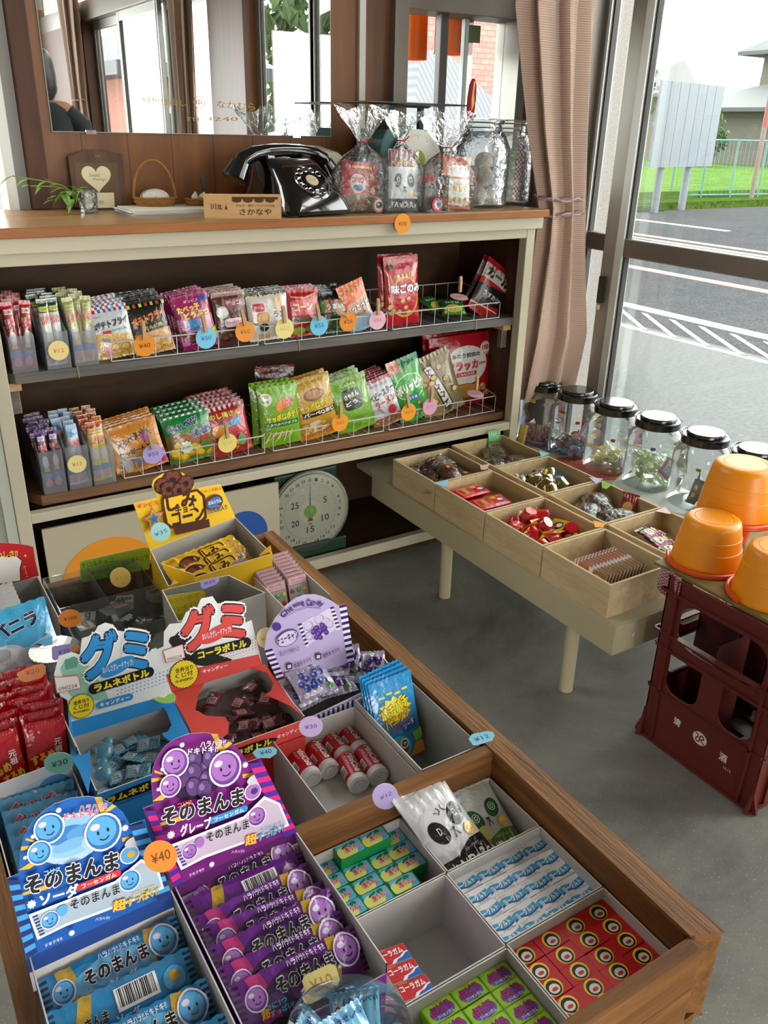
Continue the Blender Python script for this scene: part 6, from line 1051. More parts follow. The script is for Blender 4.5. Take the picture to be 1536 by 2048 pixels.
stack('peta', (293, 934), YL+.006, Z2, 104, 5, .016, -12, -9); stack('cab', (396, 916), YL+.008, Z2, 94, 4, .03, -10, -6); stack('taro', (472, 897), YL+.01, Z2, 86, 5, .028, -12, -6)
stack('sapg', (573, 886), YL+.006, Z2, 78, 2, .032, -4, -2, dx=-.012); stack('sapb', (652, 868), YL+.008, Z2, 76, 2, .03, -6, -9); stack('saya', (728, 852), YL+.008, Z2, 76, 3, .03, -9, -12); stack('brown', (560, 800), YL+.1, Z2+.035, 78, 1, .03, -4, 2)
stack('baby', (792, 838), YL+.006, Z2, 58, 6, .014, -10, -14, dx=-.003); stack('pori', (848, 829), YL+.004, Z2, 60, 1, .02, -8, -14); stack('ace', (908, 818), YL+.005, Z2, 76, 1, .02, -9, -17); stack('crack', (936, 800), YL+.055, Z2, 116, 2, .03, -4, -1, dx=-.015)
# clothespinned price discs
def hang(px, py, Y, col, txt, ink, pin, where, zoff=.0, lying=False):
    c = aty(px, py, Y-.006); o = thing('price_tag', '%s price disc with clothespin %s' % (where[0], where[1]), 'price tag', c, (0, 0, 0), 'clothespin price tags')
    tagdisc(o, c, col, txt, .026, ink, ang=.05, pin=R(pin), org=c, tilt=R(-78) if lying else 0); return o
hang(289, 691, YT, 'd98a2c', '¥40', '4a2410', 2, ('orange 40 yen', 'in front of the potato fry bags')); hang(412, 676, YT, '76bfdc', '¥50', '2a5a9a', -8, ('blue 50 yen', 'in front of the magenta bag')); hang(490, 663, YT, 'e0913c', '¥60', '8a5a2c', -10, ('orange 60 yen', 'in front of the brown chocolate bag')); hang(569, 657, YT, 'dcd08a', '¥60', 'c8b45a', -6, ('pale yellow', 'in front of the white small cake bag'))
hang(638, 651, YT, '6ab8d4', '¥55', '2a4a7a', -10, ('blue 55 yen', 'in front of the red corn snack bag')); hang(696, 643, YT, 'd8862c', '¥26', '5a2c10', -62, ('orange 26 yen', 'in front of the dark green bags')); hang(755, 640, YT, 'd8a8b8', '¥86', 'b87a92', -2, ('pink 86 yen', 'below the orange and white bag')); hang(918, 594, YT, 'c89aa0', '¥88', 'a87a86', 0, ('pink', 'lying on the right upper basket'), lying=True)
hang(306, 908, YL, 'a89ad0', '¥50', '4a3a8a', -8, ('lilac 50 yen', 'in front of the orange bags')); hang(455, 886, YL, 'dccb78', '¥30', 'd0b45a', -4, ('yellow', 'in front of the red checked bag')); hang(680, 845, YL, 'e0912c', '¥65', 'b0602a', 0, ('orange 65 yen', 'in front of the golden barbecue bag')); hang(817, 824, YL, 'e0942c', '¥33', 'b0602a', -14, ('orange 33 yen', 'in front of the noodle snack bags')); hang(860, 813, YL, 'd49ab4', '¥100', 'b87a9a', 4, ('pink 100 yen', 'in front of the bright green bag')); hang(951, 788, YL, 'd0a0b4', '¥90', 'b87a9a', 0, ('pink', 'lying in the basket of crackers'), lying=True)
# frosted bins of corn puff sticks
def bin_(ftl, ftr, fbl, fbr, Y, zb, label):
    a, b = aty(*fbl, Y), aty(*fbr, Y); t_ = aty(*ftl, Y); x0, x1 = a.x, b.x; h = t_.z-zb; dep = .2; t = .0016; o = thing('frosted_bin', label, 'bin', (x0, Y, zb)); mb = MB(); w = x1-x0
    mb.box(0, w, 0, t, 0, h, m_frost); mb.box(0, w, dep-t, dep, 0, .135, m_frost); mb.box(0, w, t, dep-t, 0, t, m_frost)
    prof = [(t, 0), (dep-t, 0), (dep-t, .135), (.12, .135), (.085, .128), (.045, h+.018), (.02, h+.003), (t, h)]
    for x in (0, w-t): mb.prism([(y, z) for y, z in prof], 0, t, m_frost, X=Matrix.Translation((x, 0, 0)) @ Matrix(((0, 0, 1, 0), (1, 0, 0, 0), (0, 1, 0, 0), (0, 0, 0, 1))))
    mb.build('bin_shell', o); return x0, x1, h
def stick(col, top, tc, tb_):
    A = Art(); A.rect(0, 96, 34, 118, top); A.rrect(5, 98, 29, 107, 3, tb_); A.text(tc, 17, 102.5, 20, 5, '2a2a2a', bold=.03); A.text('うまい棒', 17, 84, 27, 15, 'b8202a', out=.08, outc='e0d8d0', bold=.08, rot=.15); A.ell(17, 56, 10, 13, 'c8c8cc'); A.rect(0, 22, 34, 34, '3a78b0'); A.ell(17, 14, 12, 9, 'c07a9a'); A.poly([(8, 38), (26, 38), (22, 46), (17, 40), (12, 46)], 'd8b03a')
    return Proto(bag('corn_puff_stick', 34, 120, 26, col, A, seal=(8, 5), nu=12, nv=16, maxe=9, ex=(2.2, .5), seed=len(top)+ord(tc[0]) % 9))
ST = dict(tako=stick('8a2a1c', 'b0161e', 'たこ焼味', 'd8ccd0'), salad=stick('c8ccc4', '16402a', 'サラダ味', 'd0c83a'), pota=stick('b0ac6a', '9aa060', 'ポタージュ', 'c4c080'), mentai=stick('3a1420', '3a1a5a', 'めんたい', 'c8b8d0'), cheese=stick('c0c4ca', '8ab4d8', 'チーズ味', '3a8ac8'), corn=stick('c8b83a', 'a8202a', 'コーン味', 'd8c08a'))
def fill(k, box, Y, zb, label):
    x0, x1, h = box; w = (x1-x0)/2; s = .92
    for i in range(5):
        for j in range(2):
            if i > 0 or True: o = ST[k]((x0+.004+w*.5+(w-.004)*j, Y+.022+.028*i+.006*j, zb+.003+.001*i), (R(-7-2*i), R(random.uniform(-5, 5)), R(random.uniform(-8, 8))), '%s, %s row, %s side' % (label, ORD[i], ('left', 'right')[j]), 'corn puff sticks'); wx = .034; sc = (w-.003)/wx; o.scale = (sc, sc, 1.22)
yb = 1.95
for k, q, Y, zb, lb, sl in (('tako', ((10, 675), (67, 673), (28, 755), (79, 751)), yb, Z1, 'first frosted bin from the left on the upper shelf', 'red topped puff stick in the upper left bin'), ('salad', ((81, 667), (135, 665), (97, 746), (145, 741)), yb, Z1, 'second frosted bin on the upper shelf, with 12 yen disc', 'dark green topped puff stick in the second upper bin'), ('pota', ((138, 665), (192, 663), (153, 743), (200, 739)), yb, Z1, 'third frosted bin on the upper shelf, next to the wire basket', 'pale olive puff stick in the third upper bin'),
                      ('mentai', ((73, 907), (122, 899), (87, 974), (133, 964)), YL-.01, Z2, 'first frosted bin from the left on the lower shelf', 'purple topped puff stick in the lower left bin'), ('cheese', ((125, 897), (175, 890), (139, 966), (183, 956)), YL-.01, Z2, 'second frosted bin on the lower shelf, with 12 yen disc', 'pale blue topped puff stick in the second lower bin'), ('corn', ((177, 895), (226, 886), (188, 959), (232, 951)), YL-.01, Z2, 'third frosted bin on the lower shelf, next to the orange bags', 'yellow puff stick in the third lower bin')):
    bx = bin_(*q, Y, zb, lb); fill(k, bx, Y, zb, sl)
for px, py, Y, t in ((117, 701, yb-.001, 'upper'), (154, 928, YL-.011, 'lower')):
    c = aty(px, py, Y); o = thing('price_tag', 'cream 12 yen price disc stuck on the %s frosted bin' % t, 'price tag', c); tagdisc(o, c, 'dccb8a', '¥12', .022, 'c8502a', org=c)
# ================================================================ things on the counter top
ZC = zc
m_black = M('0b0b0c', .12, 0, .6, .6); m_chrome = M('b9bcbe', .15, 1.0); m_fwood = wood('frame_wood', '3f2a1c', '5a3e2a', 2, 20, 8)
def at_counter(px, py, y): p = aty(px, py, y); return Vector((p.x, y, ZC))
# potted cutting in a glass
pt = thing('potted_cutting', 'trailing green leafy cutting in a small clear glass', 'plant', (.53, 2.15, ZC)); o = pt.location
mb = MB(); mb.lathe([(.02, 0), (.023, .05), (.022, .05), (.019, .003), (.0005, .003)], m_film, 20, c=(o.x, o.y), X=Matrix.Translation((0, 0, ZC))); mb.build('glass', pt, org=o)
m_leaf = M('5f8a2c', .45); m_stem = M('6a7a34', .6); rr = random.Random(5)
mb = MB(); mbl = MB()
def leaf(mb, p, d, L_, w):
    d = Vector(d).normalized(); s = d.cross(Vector((0, 0, 1))).normalized(); n = s.cross(d); pts = []
    for t, k in ((0, 0.05), (.25, .8), (.5, 1), (.75, .6), (1, .02)):
        c = Vector(p)+d*(L_*t)+Vector((0, 0, -.25*L_*t*t)); pts.append([c-s*w*k+n*w*.3*k, c, c+s*w*k+n*w*.3*k])
    mb.loft(pts, m_leaf, closed=False, caps=False)
for (x, z, x2, z2) in ((160, 395, 25, 352), (150, 395, 62, 372), (150, 400, 120, 385), (155, 395, 110, 400), (150, 398, 165, 380)):
    a = aty(x, z, 2.15); b = aty(x2, z2, 2.15-.02*rr.random()); m_ = (a+b)/2+Vector((0, -.01, .012)); pts = [a, (a+m_)/2+Vector((0, 0, .008)), m_, (m_+b)/2, b]; mb.tube(pts, .0014, m_stem, n=5)
    for i in range(5):
        q = pts[i]; leaf(mbl, q, (b.x-a.x+rr.uniform(-.06, .06), rr.uniform(-.04, .02), rr.uniform(-.09, .06)), rr.uniform(.022, .036), rr.uniform(.006, .0095))
mb.build('stem', pt, org=o); mbl.build('leaves', pt, org=o, solid=.0004)
# small carved frame with heart opening
fr = thing('photo_frame', 'dark brown carved photo frame with cream heart opening', 'photo frame', (.6, 2.23, ZC)); o = fr.location; pl = Pl((.6, 2.235, ZC), (1, 0, 0), (0, .18, 1)); l = lambda x, y: pl.loc(x/2, y/2)
oc = [l(*p) for p in ((300, 830), (272, 625), (320, 608), (345, 600), (375, 602), (410, 603), (440, 610), (490, 618), (505, 825))]; mb = MB(); mb.prism([(x*.001, y*.001) for x, y in oc], -.014, 0, m_fwood, X=pl.X()); A = Art()
A.poly([l(*p) for p in ((310, 815), (300, 650), (468, 652), (485, 815))], '5c4632'); h0 = l(387, 710); A.poly([(h0[0]+16*2.2*sin(t)**3, h0[1]+2.2*(13*cos(t)-5*cos(2*t)-2*cos(3*t)-cos(4*t))*1.0) for t in [i*2*pi/36 for i in range(36)]], 'c9c09c'); A.text('Sweet', h0[0]-4, h0[1]+6, 26, 9, '8a8468', slant=.3); A.text('Message', h0[0]+6, h0[1]-5, 32, 9, '8a8468', slant=.3)
mb.art(A, pl.f); mb.build('frame_board', fr, org=o, bevel=0); mb = MB(); q = l(388, 625)
for dx in (-4, 0, 4): mb.sphere((q[0]*.001+dx*.001, q[1]*.001, 0), .003, wood('frame_ornament', '6a4c34', '7d5c40', 0), (1, .9, .5), 10, X=pl.X())
mb.build('ornament', fr, org=o)
pl = Pl((.575, 2.205, ZC+.001), (1, 0, 0), (0, .12, 1)); l = lambda x, y: pl.loc(x/2, y/2); A = Art(); q = l(405, 808)
for i in range(9): A.ell(q[0]+7*cos(i*.7)*(.5+.05*i), q[1]+3.4*sin(i*.7)*(.6+.04*i), 2.2, 1.5, '9a9a80', 8)
A.line([(q[0], q[1]-7), q], .8, '8a8468'); tag(card('small_card', pl, [l(*p) for p in ((342, 832), (338, 772), (455, 770), (460, 832))], 'c3bb97', A), 'small cream card with a pale printed tree in front of the photo frame', 'card')
# handled basket with cloth and small basket
m_wick = wood('wicker', '7a5426', 'a2763c', 0, 60, 3, .7, .2, '4c3216', .8)
def basket_(o, c, rx, ry, h, handle):
    mb = MB(); ring = lambda s, z: [(c[0]+rx*s*cos(2*pi*i/28), c[1]+ry*s*sin(2*pi*i/28), ZC+z) for i in range(28)]
    mb.loft([ring(.82, .001), ring(.9, h*.4), ring(1, h), ring(.96, h), ring(.8, .004)], m_wick, True, True); mb.build('basket_body', o, org=o.location)
    mb = MB()
    for z in (h*.35, h*.7, h): mb.tube([(c[0]+rx*1.0*(.82+.18*z/h+.02)*cos(t), c[1]+ry*(.84+.18*z/h)*sin(t), ZC+z) for t in [i*2*pi/24 for i in range(25)]], .0022, m_wick, n=6)
    mb.build('woven_bands', o, org=o.location)
    if handle: mb = MB(); mb.tube([(c[0]-rx*cos(t), c[1], ZC+h+handle*sin(t)) for t in [i*pi/18 for i in range(19)]], .003, m_wick); mb.build('handle', o, org=o.location)
b = thing('handled_basket', 'small wicker basket with tall arched handle and white cloth', 'basket', (.697, 2.17, ZC)); basket_(b, (.697, 2.17), .052, .04, .03, .085)
mb = MB(); g = G('speckled_cloth'); v = g.coord(); g.set(Base_Color=g.ramp(g.noise(v, 160, 2, .5), [(.6, 'c6c2b8'), (.68, '77706a')]), Roughness=.9); mb.sphere((0, 0, 0), .036, g.m, (1, .75, .55), 18); tag(mb.build('folded_cloth', loc=(.697, 2.17, ZC+.03)), 'white speckled cloth bundled in the handled basket', 'cloth')
b = thing('little_basket', 'little wicker basket with shells and a dark feather', 'basket', (.80, 2.15, ZC)); basket_(b, (.80, 2.15), .033, .026, .026, 0)
for i, (dx, c) in enumerate(((-.012, 'c8b89c'), (.006, 'd4c8b0'), (.018, 'a88a64'))): mb = MB(); mb.lathe([(.0005, .022), (.009, .008), (.007, 0), (.0005, -.002)], M(c, .5), 12); tag(mb.build('shell', loc=(.80+dx, 2.14+.004*i, ZC+.024), rot=(.3, .4*i, 0)), 'pale pointed shell in the little basket, %s from the left' % ORD[i], 'shell', 'shells in the little basket')
mb = MB(); mb.loft([[(-.001, 0, 0), (.001, 0, 0)], [(-.007, .002, .02), (.007, .002, .02)], [(-.008, .006, .04), (.006, .006, .04)], [(0, .01, .06), (.001, .01, .06)]], M('3a342e', .8), closed=False, caps=False); tag(mb.build('feather', loc=(.82, 2.155, ZC+.03), solid=.0006), 'dark feather standing up in the little basket', 'feather')
mb = MB()
for i, (c, dx) in enumerate((('9db4cc', 0), ('d0d2cc', .004), ('c8ccc8', -.003), ('cfcab8', .008))): mb.box(.60+dx, .79+dx, 2.05, 2.19, ZC+.0003+.0028*i, ZC+.0026+.0028*i, paper(c))
tag(mb.build('notebook_pile', org=(.6, 2.05, ZC)), 'thin pile of white papers and a pale blue notebook on the counter', 'papers')
# carved shop sign block
sg = atz(410, 438, ZC); sr = atz(563, 438, ZC); pl = Pl((sg.x, sg.y, ZC), sr-sg, (0, 0, 1)); w = (sr-sg).length*1000; h = 52.0; A = Art(); m_sgn = wood('sign_wood', 'b08a58', 'c39d68', 0, 14, 8)
mb = MB(); mb.box(0, w*.001, 0, h*.001, -.03, 0, m_sgn, X=pl.X()); ink = '4a2c14'
for i in range(4): A.ell(w*.42+i*w*.145, h*.78, w*.065, h*.1, ink, 12)
A.rect(w*.36, h*.82, w*.96, h*.92, ink); A.text('ひもの・焼き・てづくりの店', w*.66, h*.56, w*.5, h*.1, ink); A.text('さかなや', w*.66, h*.3, w*.42, h*.26, ink, bold=.02)
for c, x, y in (('井', .2, .5), ('三', .12, .52)): A.text(c, w*x, h*y, w*.07, h*.2, ink, bold=.03, rot=pi/2)
A.poly([(w*.26, h*.4), (w*.3, h*.4), (w*.28, h*.6)], ink); mb.art(A, pl.f); o = mb.build('wooden_sign_block', org=pl.o); tag(o, 'pale wooden block sign with burnt brown lettering in front of telephone', 'sign')
# rotary telephone
ph = thing('rotary_telephone', 'black rotary dial telephone on the counter', 'telephone', (.998, 2.0, ZC), (0, 0, R(10))); ph.scale = (1.18, 1.18, 1.12)
def rr_ring(w, d, z, r=.02, dy=0, n=5, dz=0):
    p = []
    for cx, cy, a in ((w/2-r, d/2-r, 0), (-w/2+r, d/2-r, pi/2), (-w/2+r, -d/2+r, pi), (w/2-r, -d/2+r, 3*pi/2)):
        for i in range(n): t = a+pi/2*i/(n-1); y = cy+r*sin(t)+dy; p.append((cx+r*cos(t), y, z+dz*y))
    return p
mb = MB(); mb.loft([rr_ring(.158, .18, .004, .02), rr_ring(.166, .188, .012, .025), rr_ring(.16, .182, .03, .03, .002), rr_ring(.142, .15, .06, .03, .012, dz=.0), rr_ring(.128, .105, .092, .025, .03), rr_ring(.118, .075, .108, .02, .038), rr_ring(.1, .055, .112, .016, .04)], m_black); mb.build('body', ph)
mb = MB()
for x in (-.06, .06):
    for y in (-.07, .07): mb.cyl((x, y, 0), (x, y, .006), .011, M('1a1a1a', .7), n=12)
mb.build('feet', ph)
Xd = Matrix.Translation((0, -.052, .0665)) @ Matrix.Rotation(R(43), 4, 'X'); mb = MB(); mb.lathe([(.045, -.012), (.046, .0), (.042, .003), (.0005, .003)], m_black, 36, X=Xd); mb.build('dial_base', ph)
mb = MB(); mb.lathe([(.0135, .006), (.022, .0062)], m_black, 30, X=Xd)
for i in range(10): t = R(35+i*29); mb.lathe([(.0048, .0055), (.0062, .0065), (.0074, .0055)], m_chrome, 14, X=Xd @ Matrix.Translation((.031*cos(t), .031*sin(t), 0)))
mb.lathe([(.0375, .0062), (.0395, .0062), (.040, .004)], m_chrome, 36, X=Xd); mb.build('finger_wheel', ph)
mb = MB(); mb.lathe([(.0005, .0072), (.014, .007), (.0145, .005)], M('b3a284', .5), 28, X=Xd); A = Art(); A.line([(-9, 2), (9, 2)], .8, '8a7454'); A.line([(-8, -2), (8, -2)], .8, '8a7454'); mb.art(A, lambda x, y: (Xd @ Vector((x*.001, y*.001, .0073)), Xd.to_3x3() @ Vector((0, 0, 1)))); mb.build('number_plate', ph)
mb = MB()
for x in (-.045, .045): mb = MB(); mb.box(x-.012, x+.012, .02, .06, .1, .118, m_black); mb.build('cradle', ph, bevel=.004)
hs_ = [(-.115, .04, .086), (-.1, .04, .108), (-.075, .04, .119), (-.04, .04, .125), (0, .04, .127), (.04, .04, .125), (.075, .04, .119), (.1, .04, .108), (.115, .04, .086)]
mb = MB(); mb.tube(hs_, [.014, .018, .0165, .0145, .0135, .0145, .0165, .018, .014], m_black, n=16)
for s in (-1, 1): mb.cyl((s*.105, .04, .102), (s*.122, .04, .072), .02, m_black, .0275, n=24); mb.cyl((s*.122, .04, .072), (s*.124, .04, .0685), .0275, m_black, .024, n=24)
mb.build('handset', ph)
# cream machine behind the phone
mb = MB(); a, b = aty(552, 300, 2.2), aty(690, 330, 2.2); x0, x1 = a.x, b.x; m_bei = M('b9b397', .5)
mb.add([(x0, 2.13, ZC), (x1, 2.13, ZC), (x1, 2.26, ZC), (x0, 2.26, ZC), (x0+.005, 2.15, ZC+.142), (x0+.16, 2.15, ZC+.135), (x1-.005, 2.15, ZC+.105), (x0+.01, 2.25, ZC+.155), (x0+.15, 2.25, ZC+.15), (x1-.01, 2.25, ZC+.12)], [(0, 3, 2, 1), (0, 1, 6, 5, 4), (4, 5, 8, 7), (5, 6, 9, 8), (1, 2, 9, 6), (2, 3, 7, 8, 9), (3, 0, 4, 7)], m_bei); tag(mb.build('cash_register', org=(x0, 2.13, ZC), bevel=.004), 'cream machine with sloping top standing behind the telephone', 'machine')
# green kitchen scale behind the gift bags
m_gr = M('0f4a48', .35); sc = thing('counter_scale', 'dark green kitchen scale with flat plate behind the gift bags', 'scale', (1.4, 2.15, ZC)); o = sc.location
mb = MB(); mb.loft([[(x, y, z) for x, y in ((1.30-k, 2.085), (1.50+k, 2.085), (1.50+k, 2.22), (1.30-k, 2.22))] for z, k in ((ZC, .02), (ZC+.17, .0), (ZC+.195, -.012))], m_gr, smooth=False); mb.build('body', sc, org=o, bevel=.004)
mb = MB()
for x in (1.365, 1.465): mb.box(x-.007, x+.007, 2.145, 2.16, ZC+.195, ZC+.255, m_gr)
mb.box(1.34, 1.49, 2.14, 2.165, ZC+.25, ZC+.256, M('241f1c', .5)); mb.cyl((1.41, 2.15, ZC+.195), (1.41, 2.15, ZC+.205), .012, m_gr); mb.build('plate_support', sc, org=o, bevel=.001)
mb = MB(); mb.box(1.24, 1.565, 2.07, 2.235, ZC+.257, ZC+.261, M('3f3c38', .35, .4)); mb.build('plate', sc, org=o, bevel=.0015)
mb = MB(); X = Matrix.Translation((1.405, 2.086, ZC+.115)) @ Matrix.Rotation(pi/2, 4, 'X'); mb.lathe([(.078, 0), (.082, .012), (.078, .014), (.0005, .0142)], M('c9c6b8', .3), 40, X=X); A = Art(); A.ell(0, 5, 26, 26, '9aa83a', 28)
for i in range(60): t = 2*pi*i/60; A.line([(70*cos(t), 70*sin(t)), ((64 if i % 5 else 58)*cos(t), (64 if i % 5 else 58)*sin(t))], .7, '4a4a48', L=2)
mb.art(A, lambda x, y: (X @ Vector((x*.001, y*.001, .0143)), Vector((0, -1, 0)))); mb.build('dial', sc, org=o)
# clip top jars
def clipjar(c, r, h, label):
    j = thing('clip_jar', label, 'jar', (c[0], c[1], ZC)); mb = MB(); mb.lathe([(r*.9, 0), (r, .008), (r, h*.68), (r*.8, h*.83), (r*.66, h*.86), (r*.66, h*.93), (r*.63, h*.93), (r*.63, h*.86), (r*.77, h*.82), (r*.97, h*.67), (r*.97, .01), (.0005, .006)], m_film, 36); mb.build('glass_body', j)
    mb = MB(); mb.lathe([(r*.64, h*.935), (r*.74, h*.935), (r*.76, h*.96), (r*.74, h*.985), (r*.6, h*1.0), (.0005, h*1.0)], m_film, 36); mb.build('glass_lid', j)
    mb = MB()
    for z in (.9, .955): mb.tube([(r*(.68 if z < .95 else .775)*cos(t), r*(.68 if z < .95 else .775)*sin(t), h*z) for t in [i*2*pi/32 for i in range(33)]], .0017, m_chrome, n=6)
    mb.tube([(-.012, -r*.7, h*.955), (-.012, -r*.86, h*.88), (-.01, -r*.8, h*.8), (.01, -r*.8, h*.8), (.012, -r*.86, h*.88), (.012, -r*.7, h*.955)], .0016, m_chrome, n=6); mb.build('wire_clip', j); return j
c1, c2j = (1.592, 2.03), (1.742, 2.09); clipjar(c1, .079, .228, 'clip top glass jar of fabric balls near the gift bags'); clipjar(c2j, .07, .228, 'clip top glass jar of patterned fabric strips beside the curtain')
g = G('checked_cloth'); v = g.coord((1, 1, 1)); ck = g.n('ShaderNodeTexChecker', {'Vector': v, 'Scale': 130, 'Color1': lin('b5a892'), 'Color2': lin('d0c8ba')}); g.set(Base_Color=ck.outputs[0], Roughness=.9); m_chk = g.m
g = G('gingham'); ck = g.n('ShaderNodeTexChecker', {'Vector': g.coord(), 'Scale': 150, 'Color1': lin('8a1c30'), 'Color2': lin('d0b8b8')}); g.set(Base_Color=ck.outputs[0], Roughness=.9); m_ging = g.m
for i, (x, y, z, m, n) in enumerate(((-.03, -.035, .03, 'b9b0a0', 'white'), (.025, -.04, .03, m_chk, 'beige checked'), (.04, .0, .034, '5a6a8a', 'blue'), (0, .03, .03, 'c8c4b8', 'white'), (-.045, .01, .032, '6a7a5a', 'green'), (-.01, -.038, .078, '8a7a66', 'brown'), (.03, -.02, .08, '34466a', 'dark blue'), (-.035, -.005, .082, 'b8b0a4', 'grey'), (.0, .012, .085, m_chk, 'beige checked'), (-.012, -.03, .118, 'a89a84', 'tan'))):
    mb = MB(); mb.sphere((0, 0, 0), .0255, m if not isinstance(m, str) else M(m, .9), (1, 1, .95), 18); tag(mb.build('fabric_ball', loc=(c1[0]+x*.95, c1[1]+y*.95, ZC+z+.002)), '%s fabric ball inside the first clip jar, %s from its bottom front' % (n, ORD[i]), 'fabric ball', 'fabric balls in the jar')
for i, (x, w, m, n) in enumerate(((-.035, .02, '8a8fa8', 'blue and white striped'), (-.01, .024, '5a6a34', 'green printed'), (.02, .028, m_ging, 'red gingham'), (.0, .03, 'a8b0b4', 'pale grey'))):
    mb = MB(); mb.box(-w/2, w/2, -.006, .006, 0, .14, m if not isinstance(m, str) else M(m, .9)); tag(mb.build('fabric_strip', loc=(c2j[0]+x, c2j[1]-.025+(.04 if i == 3 else .0)+.004*i, ZC+.012), rot=(0, R((-8, 4, 3, 22)[i]), 0), bevel=.002), '%s fabric strip inside the second clip jar' % n, 'fabric')
mb = MB(); mb.loft([[(r_*cos(t)*1.0, r_*.45*sin(t), z) for t in [i*pi/6 for i in range(12)]] for z, r_ in ((0, .008), (.015, .0135), (.05, .0145), (.08, .012), (.095, .005))], M('8a1420', .8)); A = Art(); A.poly([(-3, 88), (3, 90), (1, 60), (6, 35), (-2, 15), (-5, 45)], 'd0a850'); mb.art(A, lambda x, y: (Vector((x*.001, -.0068, y*.001)), Vector((0, -1, 0)))); tag(mb.build('fabric_charm', loc=(1.545, 2.03, ZC+.2285), rot=(0, R(3), 0)), 'red and yellow fabric charm standing on the jar lid', 'charm')
# gift bags of mixed sweets
def gift(c, w, d, h, hn, label, rot=0):
    o = thing('gift_bag', label, 'gift bag', (c[0], c[1], ZC), (0, 0, rot)); mb = MB(); rr = random.Random(int(c[0]*100)); n = 40; rings = []; ph_ = [rr.uniform(0, 6) for _ in range(4)]
    for z, sx, sy, am in ((0.0005, .9, .85, .0), (.012, 1.0, 1.0, .02), (h*.35, 1.03, 1.05, .03), (h*.6, .95, .95, .05), (h*.8, .6, .62, .1), (h*.93, .22, .25, .15), (h, .12, .14, .1), (h+hn*.25, .3, .26, .25), (h+hn*.65, .6, .4, .3), (h+hn, .75, .42, .35)):
        rings.append([((w/2*sx*(1+am*sin(5*t+ph_[0]))+.0)*math.copysign(abs(cos(t))**.7, cos(t)), d/2*sy*(1+am*sin(7*t+ph_[1]))*math.copysign(abs(sin(t))**.7, sin(t)), z+(hn*.15*sin(3*t+ph_[2]) if z > h else 0)) for t in [i*2*pi/n for i in range(n)]])
    mb.loft(rings, m_cello, True, False); mb.build('film', o); mb = MB(); mb.tube([(w*.085*cos(t), d*.1*sin(t), h) for t in [i*2*pi/12 for i in range(13)]]+[(w*.1, -d*.2, h+.01)], .0016, M('a8202c', .4), n=5); mb.build('tie', o); return o
m_cello = clear('cellophane', 'fafcfc', 1.0, .06, .03, .9, 'e8ecec', 1.5, 55)
g1, g2, g3 = (1.167, 1.965), (1.268, 1.945), (1.405, 1.935)
gift(g1, .165, .085, .165, .075, 'clear gift bag with red dinosaur sweets beside the telephone'); gift(g2, .13, .08, .17, .06, 'clear gift bag with panda biscuit packet in the middle'); gift(g3, .175, .09, .155, .08, 'clear gift bag of orange snacks beside the clip jar')
def gi(name, w, h, t, base, fn, loc, rot, label, **k): A = Art(); fn(A, w, h); b = bag(name, w, h, t, base, A, nu=12, nv=10, maxe=9, **k); b.location = loc; b.rotation_euler = rot; b.scale = (1.3, 1.1, 1.3); return tag(b, label, 'snack packet')
def f1(A, w, h): A.rect(0, 0, w, h*.3, '5a6a3a'); A.ell(w*.4, h*.55, 18, 18, 'd0c4bc'); A.text('DINO', w*.4, h*.62, 26, 9, 'b0202a', bold=.08); A.ell(w*.4, h*.46, 12, 6, '3a5a9a'); A.rect(w*.2, h*.86, w*.8, h*.92, 'd0a83a'); A.star(w*.8, h*.7, 8, 5, 'c89a50', .5); A.star(w*.8, h*.42, 8, 5, 'c89a50', .5)
gi('snack_packet', 84, 88, 14, 'a8141f', f1, (g1[0]-.012, g1[1]-.012, ZC+.006), (R(-8), R(4), 0), 'red dinosaur packet inside the gift bag by the telephone')
def f2(A, w, h): A.rect(0, h*.72, w, h, '8a1a3c'); A.text('ギンビス', w*.5, h*.9, w*.6, 7, 'd8c8a0', bold=.04); A.text('べっ子どうぶつ', w*.52, h*.78, w*.86, 10, 'd0c83a', out=.08, outc='1c1a14', bold=.05); A.rect(0, 0, w, h*.2, '141414'); A.text('PANDaRo', w*.5, h*.1, w*.8, 10, 'e0e0dc', bold=.05); A.ell(w*.27, h*.5, 8, 13, '161616', rot=-.15); A.ell(w*.7, h*.5, 8, 13, '161616', rot=.15); [(A.ell(x, h*.51, 3.4, 5.5, 'd8d8d4'), A.ell(x, h*.51, 2.2, 4.2, '161616')) for x in (w*.28, w*.69)]; A.poly([(w*.44, h*.4), (w*.56, h*.4), (w*.5, h*.36)], '161616'); A.line([(w*.5, h*.37), (w*.46, h*.3)], 1, '161616'); A.line([(w*.5, h*.37), (w*.55, h*.3)], 1, '161616'); A.ell(w*.74, h*.28, 6, 6, 'd8c060')
gi('snack_packet', 72, 112, 12, 'c3c5c8', f2, (g2[0]+.004, g2[1]-.014, ZC+.004), (R(-6), R(2), 0), 'panda faced biscuit packet inside the middle gift bag')
def f3(A, w, h): A.rect(0, h*.62, w, h*.9, 'd07a5a'); A.rrect(12, h*.62, w-6, h*.84, 6, 'e0dcd8'); A.text('おっとっと', w*.54, h*.73, w*.66, 10, 'dcd8d4', out=.08, outc='2a2450', bold=.06); A.rect(8, h*.08, w-6, h*.58, 'ccd2c4'); [A.ell(14+(i % 4)*15, h*(.18+.22*(i//4)), 5, 6, ('c89a50', 'b8843c')[i % 2]) for i in range(8)]; [A.ell(16+i*13, h*.47, 4, 4, ('8ab0c8', 'd8c070', 'c88a6a')[i % 3]) for i in range(4)]
gi('snack_packet', 76, 100, 14, 'c04a24', f3, (g3[0]+.028, g3[1]-.014, ZC+.004), (R(-6), R(3), R(4)), 'orange and white snack packet inside the gift bag by the jar')
